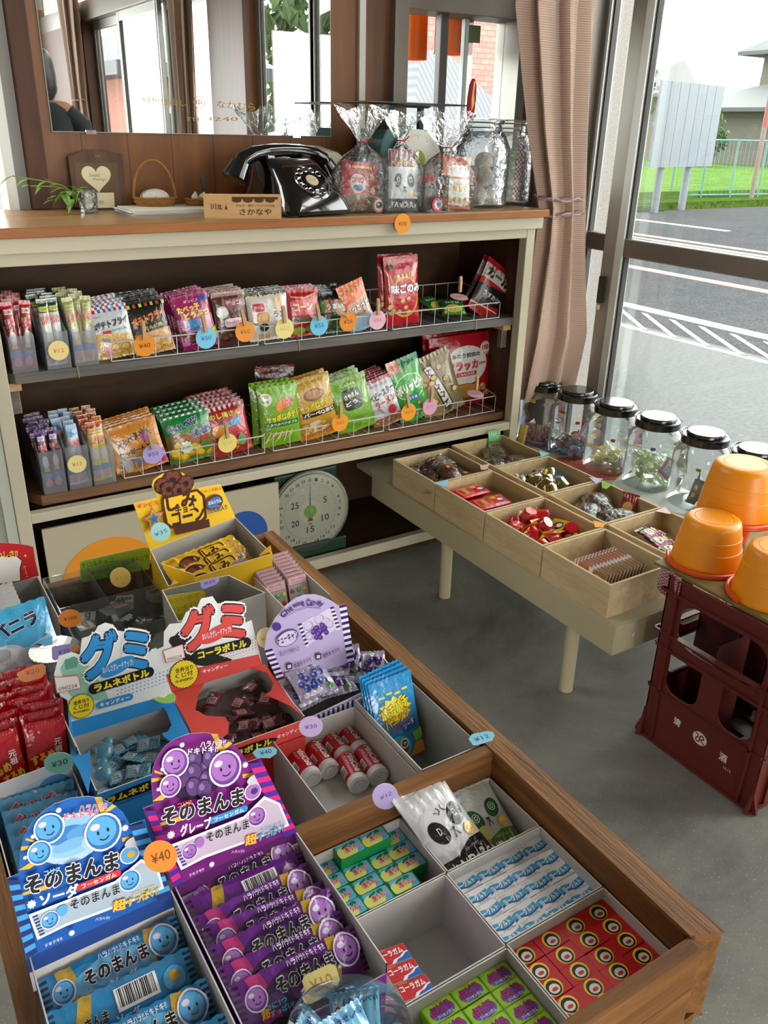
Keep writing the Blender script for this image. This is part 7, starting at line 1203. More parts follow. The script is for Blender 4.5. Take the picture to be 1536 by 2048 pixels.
gi('snack_packet', 50, 86, 12, '8a8a84', lambda A, w, h: (A.rect(0, h*.6, w, h*.8, 'a82c34'), A.text('ラーメン', w*.5, h*.5, w*.8, 10, '1c1c1c', bold=.05)), (g3[0]-.045, g3[1]-.0, ZC+.004), (R(-5), R(-14), R(-8)), 'white and red noodle snack packet inside the gift bag by the jar')
gi('snack_packet', 60, 96, 12, '1f7a44', lambda A, w, h: (stripes(A, 0, w, h*.8, h*.95, 8, ['d8d8d4', '3a5aa8', 'b03040']), A.ell(w*.5, h*.4, 16, 14, 'c8b080')), (g1[0]+.04, g1[1]+.02, ZC+.004), (R(-4), R(8), R(10)), 'green and striped packet at the back of the gift bag by the telephone')
mb = MB(); X = Matrix.Rotation(pi/2, 4, 'X'); mb.lathe([(.018, 0), (.0185, .008), (.0005, .0082)], M('b05a3a', .4), 22, X=X); A = Art(); A.ell(0, 0, 14, 14, 'd8d4d0'); A.ell(0, 0, 9, 8, '141416'); A.ell(-2, 2, 4, 3, 'd8d4d0'); mb.art(A, frame_of((0, -.0082, 0), (1, 0, 0), (0, 0, 1))); tag(mb.build('round_sweet', loc=(g1[0]+.028, g1[1]-.03, ZC+.0195)), 'round toy capsule at the front of the gift bag by the telephone', 'sweet')
mb = MB(); mb.lathe([(.019, 0), (.0195, .008), (.0005, .0082)], M('b03040', .4), 22, X=X); A = Art(); A.star(0, 0, 14, 8, 'c8d4d8', .8); A.ell(0, 0, 6, 5, '6a9ab8'); mb.art(A, frame_of((0, -.0082, 0), (1, 0, 0), (0, 0, 1))); tag(mb.build('round_sweet', loc=(g3[0]-.048, g3[1]-.032, ZC+.02)), 'round red edged sweet at the front of the gift bag by the jar', 'sweet')
bt = thing('candy_stick_pack', 'narrow dark pack of golden round sweets inside the gift bag by the jar', 'sweet pack', (g3[0]-.019, g3[1]-.028, ZC+.002)); mb = MB(); mb.box(-.009, .009, -.002, .004, 0, .088, M('3a2a20', .4)); mb.build('backing', bt)
for i in range(5): mb = MB(); mb.sphere((0, -.002, .012+i*.016), .0055, M('a8843a', .3, .4), (1, .7, 1), 12); mb.build('sweet', bt)
pt_ = thing('price_tag', 'round orange price disc reading 250 yen stuck to the counter edge', 'price tag', aty(805, 447, 1.8785)); tagdisc(pt_, aty(805, 447, 1.8785), 'd9892a', '¥250', .024, '5a3014', org=aty(805, 447, 1.8785))
# dial scale in the bottom of the counter
ds = thing('dial_scale', 'large dial scale with cream face and green centre disc', 'scale', (1.004, 2.02, .056)); o = ds.location; cx, cz_, cy = 1.006, .198, 1.962; m_dg = M('123524', .4)
mb = MB(); mb.box(cx-.105, cx+.115, 1.955, 2.13, .056, .1, m_dg); mb.box(cx-.1, cx+.1, 1.985, 2.12, .1, .315, m_dg); mb.build('body', ds, org=o, bevel=.006)
X = Matrix.Translation((cx, cy+.02, cz_)) @ Matrix.Rotation(pi/2, 4, 'X'); mb = MB(); mb.lathe([(.112, 0), (.122, .008), (.122, .02), (.117, .024), (.113, .018), (.0005, .017)], M('b8b4a0', .4), 48, X=X); A = Art(); A.ell(0, 0, 111, 111, 'c6c0a4', 48)
arc = lambda a0, a1, c, r: A.line([(r*cos(R(90-a0-(a1-a0)*i/20)), r*sin(R(90-a0-(a1-a0)*i/20))) for i in range(21)], 6, c)
arc(60, 100, 'b84a40', 76); arc(105, 165, '4a8aa0', 76); arc(170, 225, 'c88a70', 76); arc(235, 300, '8a86b0', 76)
for i in range(150): t = R(90-i*2.4); A.line([(86*cos(t), 86*sin(t)), ((82 if i % 5 else 78)*cos(t), (82 if i % 5 else 78)*sin(t))], .6, '3a3a38', L=9)
for i in range(30):
    t = R(90-i*12)
    if i % 5: A.text(str(i), 97*cos(t), 97*sin(t), 7 if i < 10 else 12, 9, '2a2a28', bold=.02, L=10)
    else: A.text(str(i) if i else '0', (97 if i == 0 else 56)*cos(t), (97 if i == 0 else 56)*sin(t), 8 if i == 0 else (11 if i == 5 else 24), 10 if i == 0 else 19, '3a3a38', bold=.02, L=10)
A.text('kg', 0, -38, 12, 8, '3a3a5a', L=10); A.poly([(-9, -30), (9, -30), (0, 0)], '8a2c3a', L=11); A.poly([(-2.5, -10), (2.5, -10), (.4, 84), (-.4, 84)], '2a3a6a', L=12); A.ell(0, 0, 20, 20, '6a9a34', 28, L=13)
mb.art(A, lambda x, y: (X @ Vector((x*.001, y*.001, .0172)), Vector((0, -1, 0)))); mb.build('dial', ds, org=o)
mb = MB(); mb.lathe([(.121, .024), (.119, .03), (.08, .037), (.0005, .039)], m_film, 48, X=X); mb.build('glass_cover', ds, org=o)
mb = MB(); mb.box(cx-.09, cx+.09, 1.99, 2.11, .318, .324, M('6a6c68', .4, .5)); mb.box(cx-.02, cx+.02, 2.03, 2.07, .31, .32, m_dg); mb.build('weighing_plate', ds, org=o)
# ================================================================ goods on the bench
zi = ZB+.0265
def inbox(b, u, v): return (b[0]+.012+u*(b[1]-b[0]-.024), b[2]+.012+v*(b[3]-b[2]-.024))
rr = random.Random(21)
# pretzel shaped sweets in clear wrap
def pretzel():
    o = thing('wrapped_pretzel', 'x', 'wrapped sweet'); mb = MB(); m = M('7a4422', .5); mb.tube([(.02*cos(t), .013*sin(t), .012+.004*sin(3*t)) for t in [i*2*pi/20 for i in range(21)]], .0075, m, n=8); mb.tube([(-.018, 0, .014), (0, .004, .018), (.018, 0, .014)], .006, m, n=8); mb.build('dough', o)
    mb = MB(); mb.loft([[(x, y*sy, .013+(z-.013)*sz) for x, y, z in [(xx, .024*cos(t), .013+.014*sin(t)) for t in [i*2*pi/14 for i in range(14)]]] for xx, sy, sz in ((-.042, 1.0, .1), (-.032, .7, .25), (-.022, .9, .9), (0, 1, 1.05), (.022, .9, .9), (.032, .7, .25), (.042, 1.0, .1))], m_cello, True, False); mb.build('wrapper', o)
    A = Art(); A.ell(0, 4, 7, 6, '5a2c14'); A.ell(0, 4, 5, 4, 'c8884a'); A.text('かりんとう', 2, -6, 24, 5, '4a2418', out=.06, outc='d8b8a8', bold=.03); mb = MB(); mb.art(A, lambda x, y: (Vector((x*.001, y*.001, .028-.00002*y*y)), Vector((0, 0, 1)))); mb.build('printed_label', o); return o
Pp_ = Proto(pretzel())
for i, (u, v, a, dz) in enumerate(((.2, .15, 40, 0), (.75, .2, 130, .004), (.25, .5, 60, .008), (.8, .55, 100, 0), (.3, .85, 20, 0), (.75, .88, 150, .006), (.5, .35, 80, .024), (.5, .7, 10, .024))):
    x, y = inbox(FB[3], u, v); x = min(max(x, FB[3][0]+.035), FB[3][1]-.035); y = min(max(y, FB[3][2]+.035), FB[3][3]-.035); Pp_((x, y, zi+dz), (R(rr.uniform(-15, 15)), R(rr.uniform(-15, 15)), R(a)), 'brown pretzel shaped sweet in clear wrap near the counter, %s in the heap' % ORD[i], 'wrapped pretzels')
# red flat packets
A = Art(); A.rect(0, 0, 78, 46, 'c01226'); A.rrect(5, 8, 40, 38, 6, 'c8704a'); [A.rrect(9+i*10, 12, 17+i*10, 34, 3, ('a84a30', 'd89060')[i % 2]) for i in range(3)]; A.rrect(42, 26, 56, 38, 3, 'c8a83a'); A.star(62, 16, 10, 7, '2a3a6a', .6); A.ell(60, 20, 7, 5, 'd8d8dc'); A.text('ヤッター', 62, 36, 20, 7, 'e0c040', bold=.05)
Pf = Proto(bag('red_flat_packet', 78, 46, 7, 'b80f22', A, seal=(3, 3), seed=51, rip=.3, maxe=12))
for j, v in enumerate((.86, .42)):
    for i in range(4): x, y = inbox(FB[2], .28, v); Pf((FB[2][0]+.06+.004*i-.002*j, y-.012-.006*i, zi+.006+.0075*i), (R(-90+5), R(rr.uniform(-3, 3)), R(4-6*j)), 'flat red sweet packet, %s from the bottom of the %s pile' % (ORD[i], ('back', 'front')[j]), 'flat red packets')
_x = [o for o in COL.objects if o.name.startswith('red_flat_packet')]
for o in _x: o.scale = (1.32, 1.2, 1.25); o.location.x += .012; o.location.y -= .012; o.location.z += .004
# red cups and yellow lids
def cup():
    o = thing('red_cup', 'x', 'sweet cup'); mb = MB(); red = M('b40c18', .2, 0, .6, .4); mb.lathe([(.0005, .024), (.012, .0235), (.0145, .02), (.0175, .0015), (.0205, .0012), (.0205, 0), (.017, 0)], red, 24); mb.build('cup', o)
    mb = MB(); mb.box(-.0205, .0205, -.0205, .0205, -.0008, 0, M('c8a01c', .35)); A = Art(); A.ell(0, 2, 13, 12, '1c1a1a'); A.ell(-2, 4, 7, 7, 'd8d0c8'); A.ell(4, -2, 5, 4, 'c83a30'); A.text('ヨーグル', 0, -14, 26, 5, 'b02020', bold=.05); mb.art(A, lambda x, y: (Vector((-x*.001, y*.001, -.0008)), Vector((0, 0, -1))), mk=lambda c: M(c, .35)); mb.build('foil_lid', o); return o
Pu = Proto(cup())
for i, (u, v, dz, rx, ry, rz) in enumerate(((.15, .75, .0, 10, 5, 0), (.3, .9, .0, -20, 20, 20), (.5, .85, .02, 15, -10, 40), (.55, .6, .012, 40, 10, 10), (.2, .45, .004, 60, 0, 30), (.35, .25, .006, 30, 60, 20), (.8, .9, .01, 70, 10, 45), (.7, .7, .004, 120, 20, 20), (.35, .6, .006, 100, 60, 0), (.5, .3, .022, 165, 15, 25), (.75, .45, .02, 170, -20, 10), (.72, .2, .01, 160, 10, 60), (.5, .08, .004, 150, 30, 5), (.25, .12, .004, 175, -10, 30), (.9, .3, .006, 20, -30, 15), (.15, .2, .006, 110, -50, 0))):
    x, y = inbox(FB[1], .06+.88*u, .06+.88*v); Pu((min(max(x, FB[1][0]+.027), FB[1][1]-.027), min(max(y, FB[1][2]+.027), FB[1][3]-.027), zi+.014+dz), (R(rx), R(ry), R(rz)), 'red sweet cup with yellow lid tumbled in the wooden box, %s in the heap' % (ORD+['thirteenth', 'fourteenth', 'fifteenth', 'sixteenth'])[i], 'red sweet cups')
# orange and white wafers standing in a row
A = Art(); A.rect(0, 0, 100, 40, 'd4d2cc'); A.poly([(12, 0), (52, 0), (44, 40), (8, 40)], 'b0541c'); A.poly([(60, 0), (98, 0), (98, 40), (58, 40)], '8a5a20'); A.ell(76, 20, 14, 12, 'c89a50'); A.text('えび', 54, 20, 12, 14, '141414', bold=.05); stripes(A, 0, 12, 0, 40, 3, ['d8d8d8', 'b0203a', 'd8d8d8']); A.line([(24, 0), (24, 40)], 1.5, '3a9a8a')
Pw = Proto(bag('wafer_packet', 100, 40, 5, 'cfccc6', A, seal=(2, 2), seed=52, rip=.3, maxe=14))
b = FB[0]
for i in range(12): Pw((b[0]+.053+.0068*i, b[2]+.1, zi+.001), (R(-8), R(0), R(-90)), 'orange and white wafer packet standing in the end box, %s from the front' % ORD[i], 'wafer packets').location.x = b[0]+.04+.0108*i
# back row
def jelly(c1, c2_):
    o = thing('jelly_cup', 'x', 'jelly cup'); mb = MB(); m = clear('jelly_'+c1, c1, .9, .04, .35, 0, c1); mb.lathe([(.0005, .027), (.011, .0265), (.0145, .022), (.018, 0), (.0005, 0)], m, 22); mb.build('jelly', o)
    mb = MB(); mb.lathe([(.0005, -.001), (.0205, -.001), (.0205, 0), (.0005, 0)], M(c2_, .35), 22); A = Art(); A.ell(0, 0, 15, 13, 'd0c8b8'); A.ell(2, -1, 7, 6, '3a2a20'); mb.art(A, lambda x, y: (Vector((-x*.001, y*.001, -.001)), Vector((0, 0, -1)))); mb.build('lid', o); return o
PJ = [Proto(jelly('b09a2c', '7a5a30')), Proto(jelly('b8b064', '1c6a34')), Proto(jelly('a8a04a', '2a78a8'))]
for i, (u, v, dz, rx, ry, t) in enumerate(((.08, .8, 0, 10, -10, 0), (.22, .92, .012, 150, 20, 1), (.12, .5, .0, 130, 10, 0), (.35, .75, .004, 60, 30, 0), (.5, .85, .02, 155, 20, 0), (.35, .45, .0, 30, -20, 0), (.55, .5, .0, 10, 30, 0), (.75, .7, .006, 15, 10, 1), (.7, .92, .0, 40, -60, 2), (.9, .6, .0, 120, 30, 2), (.3, .15, 0, 20, 10, 0), (.75, .3, 0, 50, 0, 1))):
    x, y = inbox(BB[2], .08+.84*u, .08+.84*v); PJ[t]((min(max(x, BB[2][0]+.028), BB[2][1]-.028), min(max(y, BB[2][2]+.028), BB[2][3]-.028), zi+.014+dz), (R(rx), R(ry), R(17*i)), '%s fruit jelly cup in the back box, %s in the heap' % (('amber', 'pale green', 'olive with blue lid')[t], ORD[i]), 'fruit jelly cups')
def lump(col, loc, s, label, rot=0): # clear bag of dried sweets
    o = thing('sweet_bag', label, 'bag of sweets', loc, (0, 0, rot)); mb = MB(); rr = random.Random(int(loc[0]*1e4))
    for i in range(22): mb.sphere((rr.uniform(-.03, .03)*s, rr.uniform(-.02, .02)*s, .006+rr.uniform(0, .014)*s), .007*s, M(col[i % len(col)], .5), (1.2, .9, .8), 7)
    q = mb.build('sweets', o); q['kind'] = 'stuff'; P, F = bag_fn(86*s, 62*s, 34*s, (8, 4), seed=3); mb = MB()
    for sd in (1, -1): mb.grid(lambda u, v: (lambda p: (p.x, p.z-.031*s, .016*s-p.y*.9))(P(u*86*s, v*62*s, sd)), 12, 12, m_cello)
    mb.build('clear_wrapper', o); return o
b = BB[1]; lump(['4a3024', '8a6a50', '6a5050', 'b09070'], (b[0]+.06, b[2]+.12, zi+.002), .95, 'clear bag of dark dried sweets in the back box, left one', .5); lump(['5a4034', '3a2a24', '9a8070'], (b[0]+.1, b[2]+.055, zi+.006), .95, 'clear bag of dark dried sweets in the back box, front one', -.3); lump(['6a4a30', '8a6a44', '3a2a20'], (b[0]+.12, b[2]+.145, zi+.01), .9, 'clear bag of brown sweets in the back box, by the red bag', .9)
A = Art(); A.rect(0, 40, 44, 66, '7a1c18'); A.ell(20, 26, 14, 16, 'c8a060'); A.ell(14, 14, 8, 8, 'e0d8c8'); A.ell(12, 14, 4, 4, '1c2a3a'); b_ = bag('snack_packet', 46, 66, 12, '8a3020', A, seed=53); b_.location = (b[0]+.155, b[2]+.075, zi+.005); b_.rotation_euler = (R(-25), R(12), R(-40)); tag(b_, 'red and tan packet standing in the back box of dried sweets', 'snack packet')
b = BB[3]; lump(['8a6448', 'a8845c', '6a4634'], (b[0]+.06, b[2]+.075, zi+.002), .95, 'clear bag of brown biscuits in the box with green tag, left one', .4); lump(['5a3424', '7a4a34'], (b[0]+.13, b[2]+.06, zi+.004), .95, 'clear bag of dark biscuits in the box with green tag, front one', -.4); lump(['7a5a40', 'a08060'], (b[0]+.12, b[2]+.14, zi+.004), .9, 'clear bag of tan biscuits in the box with green tag, back one', 1.0)
A = Art(); A.ell(24, 20, 16, 14, 'a83a24'); A.rect(0, 36, 50, 40, '3f7a3a'); b_ = bag('snack_packet', 50, 76, 5, '5a9a5a', A, seed=54); b_.location = (b[0]+.155, b[3]-.018, zi+.004); b_.rotation_euler = (R(-12), R(4), 0); tag(b_, 'green packet with red fruit standing at the back of the box', 'snack packet')
b = BB[0]
for i in range(3): A = Art(); A.rect(0, 0, 70, 22, '8a2a4a'); A.ell(26, 26, 13, 13, 'd0ba9a'); A.ell(26, 26, 9, 8, '1c1614'); A.star(52, 28, 9, 7, 'c89a3a', .6); b_ = bag('snack_packet', 72, 52, 12, '3a2018', A, seed=55+i); b_.location = (b[0]+.1+.004*i, b[2]+.06+.035*i, zi+.008+.008*i); b_.rotation_euler = (R(-80), R(3), R(-8+10*i)); tag(b_, 'dark brown snack packet in the box behind the bucket, %s from the front' % ORD[i], 'snack packet', 'dark packets behind the bucket')
# folded paper tags on the box corners
def ptag(px, z, col, label, txt=None):
    pts = [atz(*p, z) for p in px]; mb = MB(); pl = Pl(pts[0], (1, 0, 0), (0, 1, 0)); po = [((p-pl.o).x, (p-pl.o).y) for p in pts]; mb.prism(po, .0004, .0012, paper(col), X=pl.X()); o = mb.build('folded_tag', org=pl.o); tag(o, label, 'price tag', 'folded tags on the wooden boxes')
zt_ = ZB+.0815
ptag([(869, 968), (896, 960), (896, 974), (880, 972)], zt_, '8cc4d8', 'light blue folded tag at the corner of the red packet box'); ptag([(960, 932), (980, 928), (972, 940), (962, 940)], zt_, 'd8a8b0', 'pink folded tag at the corner of the pretzel box'); ptag([(1078, 901), (1100, 908), (1082, 915)], zt_, '8cc4d4', 'light blue folded tag between the two farthest back boxes'); ptag([(1178, 955), (1206, 958), (1192, 968)], zt_, 'b8b0d4', 'lilac folded tag beside the jelly cup box'); ptag([(1203, 962), (1224, 970), (1212, 979), (1204, 976)], zt_, '6aa82c', 'green folded tag at the corner of the dried sweets box'); ptag([(1186, 1042), (1212, 1048), (1205, 1055), (1190, 1055)], zt_, 'd8943c', 'orange folded tag at the corner of the red cup box'); ptag([(1310, 1023), (1330, 1014), (1342, 1029)], zt_, 'd4c0c4', 'white folded tag behind the orange bucket')
for nm, k in (('wrapped_pretzel', 1.4), ('red_cup', 1.2), ('jelly_cup', 1.25), ('sweet_bag', 1.4)):
    for o in COL.objects:
        if o.name.startswith(nm) and o.parent is None: o.scale = (k, k, k)
# sheets under the jars
def sheet(px, z, m, label): pts = [atz(*p, z) for p in px]; o = pts[0]; mb = MB(); mb.prism([((p-o).x, (p-o).y) for p in pts], .0003, .0012, m); tag(mb.build('mat', loc=o), label, 'mat')
sheet([(1012, 871), (1100, 905), (1150, 915), (1160, 885), (1080, 850), (1030, 855)], ZB, M('4a4f7a', .7), 'blue paper mat under the first two sweet jars'); g = G('red_print'); g.set(Base_Color=g.ramp(g.noise(g.coord(), 130, 3, .6), [(.4, '9a2418'), (.6, 'b8543a')]), Roughness=.7); sheet([(1110, 918), (1150, 912), (1245, 945), (1230, 960), (1190, 962)], ZB, g.m, 'red patterned paper mat under the third sweet jar')
sheet([(1215, 975), (1250, 945), (1330, 965), (1440, 1010), (1420, 1040), (1330, 1022)], ZB, M('c2c6c2', .5), 'white plastic mat under the sweet jars near the buckets')
# six sweet jars with black lids
m_lid = M('0c0c0d', .22, 0, .5, .3)
def sq(r, z, k=.32, n=36): return [(r*math.copysign(abs(cos(t))**k_, cos(t)), r*math.copysign(abs(sin(t))**k_, sin(t)), z) for t in [i*2*pi/n for i in range(n)] for k_ in (1-k,)]
def jar(c, r, label, stickers, contents):
    o = thing('sweet_jar', label, 'jar', (c[0], c[1], ZB+.0014)); mb = MB(); h = .2
    mb.loft([sq(r*.92, .0), sq(r, .01), sq(r, h*.3), sq(r*.985, h*.33), sq(r*.985, h*.62), sq(r*1.0, h*.66), sq(r*.97, h*.76), sq(r*.88, h*.84, .15), sq(r*.8, h*.88, 0), sq(r*.8, h*.95, 0)], m_jar, True, False); mb.loft([sq(r*.92, .0005), sq(r*.3, .004)], m_jar, True, False); mb.build('jar_body', o)
    mb = MB(); mb.lathe([(r*.86, h*.9), (r*.9, h*.905), (r*.9, h*1.0), (r*.86, h*1.012), (r*.76, h*1.012), (r*.74, h*1.0), (r*.72, h*1.0), (r*.72, h*1.045), (r*.69, h*1.06), (.0005, h*1.06)], m_lid, 40); mb.build('lid', o)
    mb = MB(); mb.tube([(r*.93*cos(t), r*.93*sin(t), h*1.0+.004*sin(t*1.0)) for t in [R(-40)+i*R(200)/16 for i in range(17)]], .0022, m_lid, n=6); mb.build('lid_handle', o)
    for (a, z, col, txt, ink) in stickers:
        rad = r*1.012; A = Art(); A.rrect(-9, -5, 9, 5, 3, col); A.text(txt, 0, 0, 12, 5, ink, bold=.04)
        def fn(x, y, a=a, z=z): t = a+x*.001/rad; k = 1-.3; cx, sy = cos(t), sin(t); return Vector((rad*math.copysign(abs(cx)**(1-.32), cx), rad*math.copysign(abs(sy)**(1-.32), sy), z+y*.001)), Vector((cx, sy, 0))
        mb = MB(); mb.art(A, fn, 4); mb.build('price_sticker', o)
    return o
def wrapped(col, hz=.4): # twisted candy
    mb = MB(); m = clear('wrap_'+col, col, .9, .08, hz, .6, col); mb.sphere((0, 0, 0), .0095, m, (1.3, .9, .7), 10)
    for s in (-1, 1): mb.loft([[(s*.011, 0.002*cos(t), .002*sin(t)) for t in [0, 1.6, 3.1, 4.7]], [(s*.021, .009*cos(t), .003*sin(t)) for t in [0, 1.6, 3.1, 4.7]]], m, True, False)
    return mb.build('wrapped_candy')
PW = {c: Proto(wrapped(c, h)) for c, h in (('a0cce0', .6), ('e0bcd0', .6), ('c88a5a', .6), ('efe4a8', .7), ('e2f0cc', .65), ('f2f4e4', .5), ('b090c0', .5))}
def heap(c, r, cols, n, z0, hh, label, group, seed):
    rr = random.Random(seed)
    for i in range(n):
        t = rr.uniform(0, 2*pi); q = (r-.026)*math.sqrt(rr.random()); PW[cols[i % len(cols)]]((c[0]+q*cos(t), c[1]+q*sin(t), z0+.012+hh*(i/n)), (rr.uniform(0, 6), rr.uniform(-.6, .6), rr.uniform(0, 6)), label, group)
JC = [(1.872, 1.985), (1.892, 1.845), (1.9, 1.69), (1.908, 1.535), (1.915, 1.375), (1.925, 1.22)]; JR = [.066, .068, .07, .07, .07, .07]; zj = ZB+.003
f_ = R(-135)
jar(JC[0], JR[0], 'clear sweet jar nearest the counter with an orange disc on its black lid', [(R(-160), .155, 'd0b84a', '¥8', '8a6a1c'), (R(-110), .15, 'd0b84a', '¥8', '8a6a1c')], None); jar(JC[1], JR[1], 'clear sweet jar second from the counter with orange sticker and pastel candies', [(R(-125), .125, 'd8602c', '¥9', '3a1a10'), (R(-175), .15, 'd8862c', '¥9', '3a1a10')], None); jar(JC[2], JR[2], 'clear sweet jar third from the counter with red sticker and yellow candies', [(R(-135), .115, 'c8504a', '¥20', '3a1414')], None)
jar(JC[3], JR[3], 'clear sweet jar with purple sticker and pale green candies', [(R(-145), .135, '6a5a9a', '¥12', '2a2040')], None); jar(JC[4], JR[4], 'clear sweet jar with two green stickers and dark packets', [(R(-150), .125, '8aa83a', '¥28', '1c2a10'), (R(-115), .118, '8aa83a', '¥28', '1c2a10')], None); jar(JC[5], JR[5], 'clear sweet jar at the end behind the big orange bucket', [], None)
tagc = thing('price_tag', 'orange price disc on the black lid of the jar nearest the counter', 'price tag', (JC[0][0], JC[0][1], ZB+.2138)); mb = MB(); mb.cyl((0, 0, 0.0001), (0, 0, .001), .024, paper('d8862c'), n=28); A = Art(); A.text('¥8', 0, 0, 20, 12, '7a3c14', bold=.0); mb.art(A, lambda x, y: (Vector((x*.001, y*.001, .001)), Vector((0, 0, 1)))); mb.build('paper_disc', tagc)
heap(JC[1], JR[1], ['a0cce0', 'e0bcd0', 'b090c0', 'c88a5a', 'f2f4e4'], 34, zj, .05, 'pastel twist wrapped candy inside the second jar from the counter', 'pastel candies in the second jar', 61); heap(JC[2], JR[2], ['efe4a8', 'f2f4e4', 'efe4a8'], 32, zj, .045, 'yellow wrapped candy inside the third jar from the counter', 'yellow candies in the third jar', 62); heap(JC[3], JR[3], ['e2f0cc', 'f2f4e4', 'e2f0cc'], 44, zj, .085, 'pale green wrapped candy inside the jar with purple sticker', 'green candies in the fourth jar', 63)
A = Art(); stripes(A, 0, 46, 52, 56, 18, ['c03a50', 'd8d0d0']); stripes(A, 0, 46, 0, 4, 18, ['c03a50', 'd8d0d0']); rr = random.Random(4); [A.ell(rr.uniform(4, 42), rr.uniform(6, 50), 4, 3.4, ('8a5a44', 'c8a898', '6a3a34')[i % 3], 9) for i in range(34)]; A.vtext('豆菓子', 14, 30, 8, 26, 'b02040', out=.08, outc='d8c8c8', bold=.05)
Ppn = Proto(bag('peanut_candy_bag', 46, 56, 14, '9a7468', A, seal=(4, 4), seed=57))
for i, (dx, dy, rz) in enumerate(((-.02, -.04, -25), (.025, -.032, 10), (-.035, 0, -70), (0, .03, 20))): Ppn((JC[0][0]+dx, JC[0][1]+dy*.8, zj+.004), (R(-4), R(6-5*i), R(rz)), 'red checked bag of nut sweets inside the jar nearest the counter, %s from the front' % ORD[i], 'nut sweet bags').scale = (.85, .85, 1.1)
mb = MB(); mb.box(-.013, .013, -.008, .008, 0, .075, M('c4a95a', .5)); tag(mb.build('wafer_stick', loc=(JC[0][0]-.0862, JC[0][1]-.012, ZB+.0014), rot=(R(-4), R(6), R(-60)), bevel=.005), 'pale yellow wafer bar standing beside the jar nearest the counter', 'wafer')
def pinkpack(loc, rot, label): A = Art(); A.rect(0, 0, 48, 10, 'c87a9a'); A.rect(0, 0, 9, 48, 'c87a9a'); A.rect(10, 12, 46, 46, 'ccd0d4'); rr = random.Random(3); [A.star(rr.uniform(13, 43), rr.uniform(15, 43), 3, 5, ('3a5aa8', '8aa0c8')[i % 2], .5) for i in range(10)]; b = bag('pink_packet', 50, 50, 3, 'cc90a8', A, seal=(2, 2), seed=58); b.location = loc; b.rotation_euler = rot; tag(b, label, 'sweet packet')
pinkpack((JC[1][0]+.005, JC[1][1]-.035, ZB+.055), (R(-15), R(38), R(-30)), 'pink edged packet inside the second jar from the counter'); pinkpack((JC[2][0]+.015, JC[2][1]-.05, ZB+.004), (R(-14), R(12), R(-10)), 'pink edged packet leaning inside the third jar from the counter'); pinkpack((JC[3][0]-.005, JC[3][1]-.05, ZB+.045), (R(-10), R(42), R(-20)), 'pink edged packet inside the jar with purple sticker')
for i, (dx, dy, c, z, n) in enumerate(((-.035, -.02, '2a1a14', .0, 'black'), (.012, -.046, '6a5a1c', 0, 'olive'), (.02, .0, '2a1a14', 0, 'black'))): A = Art(); A.rect(0, 52, 26, 58, '141010'); A.vtext('黒ごま', 9, 32, 8, 30, 'c8b890', bold=.03); b = bag('dark_packet', 28, 60, 9, c, A, seed=59+i); b.location = (JC[4][0]+dx, JC[4][1]+dy, ZB+.012); b.rotation_euler = (R(-6), R((12, -4, 20)[i]), R((-50, -20, 40)[i])); b.scale = (1.2, 1.2, 1.2); tag(b, '%s wrapped sweet packet inside the jar with two green stickers, %s from the left' % (n, ORD[i]), 'sweet packet', 'dark packets in the jar')
# ================================================================ crate and buckets
m_cr = M('5e221c', .4, 0, .4); m_crd = M('4c1a16', .45); CX0, CX1, CY0, CY1, CH = 1.297, 1.66, .676, .953, .395
def holed(mb, outer, holes, t, m, X):
    loops = [outer]+holes; tr = tessellate_polygon([[Vector((x, y, 0)) for x, y in lp_] for lp_ in loops]); pts = [p for lp_ in loops for p in lp_]; n = len(pts); fs = []
    for a, b, c in tr:
        cr = (pts[b][0]-pts[a][0])*(pts[c][1]-pts[a][1])-(pts[c][0]-pts[a][0])*(pts[b][1]-pts[a][1]); q = (a, b, c) if cr > 0 else (a, c, b); fs += [tuple(i+n for i in q), q[::-1]]
    k = 0
    for lp_ in loops:
        m_ = len(lp_); fs += [(k+i, k+(i+1) % m_, k+(i+1) % m_+n, k+i+n) for i in range(m_)]; k += m_
    mb.add([(x, y, 0) for x, y in pts]+[(x, y, t) for x, y in pts], fs, m, False, X)
def rrp(x0, y0, x1, y1, r, top=True, bot=True):
    p = []
    for cx, cy, a, on in ((x1-r, y1-r, 0, top), (x0+r, y1-r, pi/2, top), (x0+r, y0+r, pi, bot), (x1-r, y0+r, 3*pi/2, bot)):
        if on: p += [(cx+r*cos(a+pi/2*i/5), cy+r*sin(a+pi/2*i/5)) for i in range(6)]
        else: p.append((cx+r*math.copysign(1, cx-(x0+x1)/2), cy+r*math.copysign(1, cy-(y0+y1)/2)))
    return p
cr = thing('bottle_crate', 'dark red plastic sake bottle crate with white printed characters', 'crate', (CX0, CY0, 0)); o = cr.location
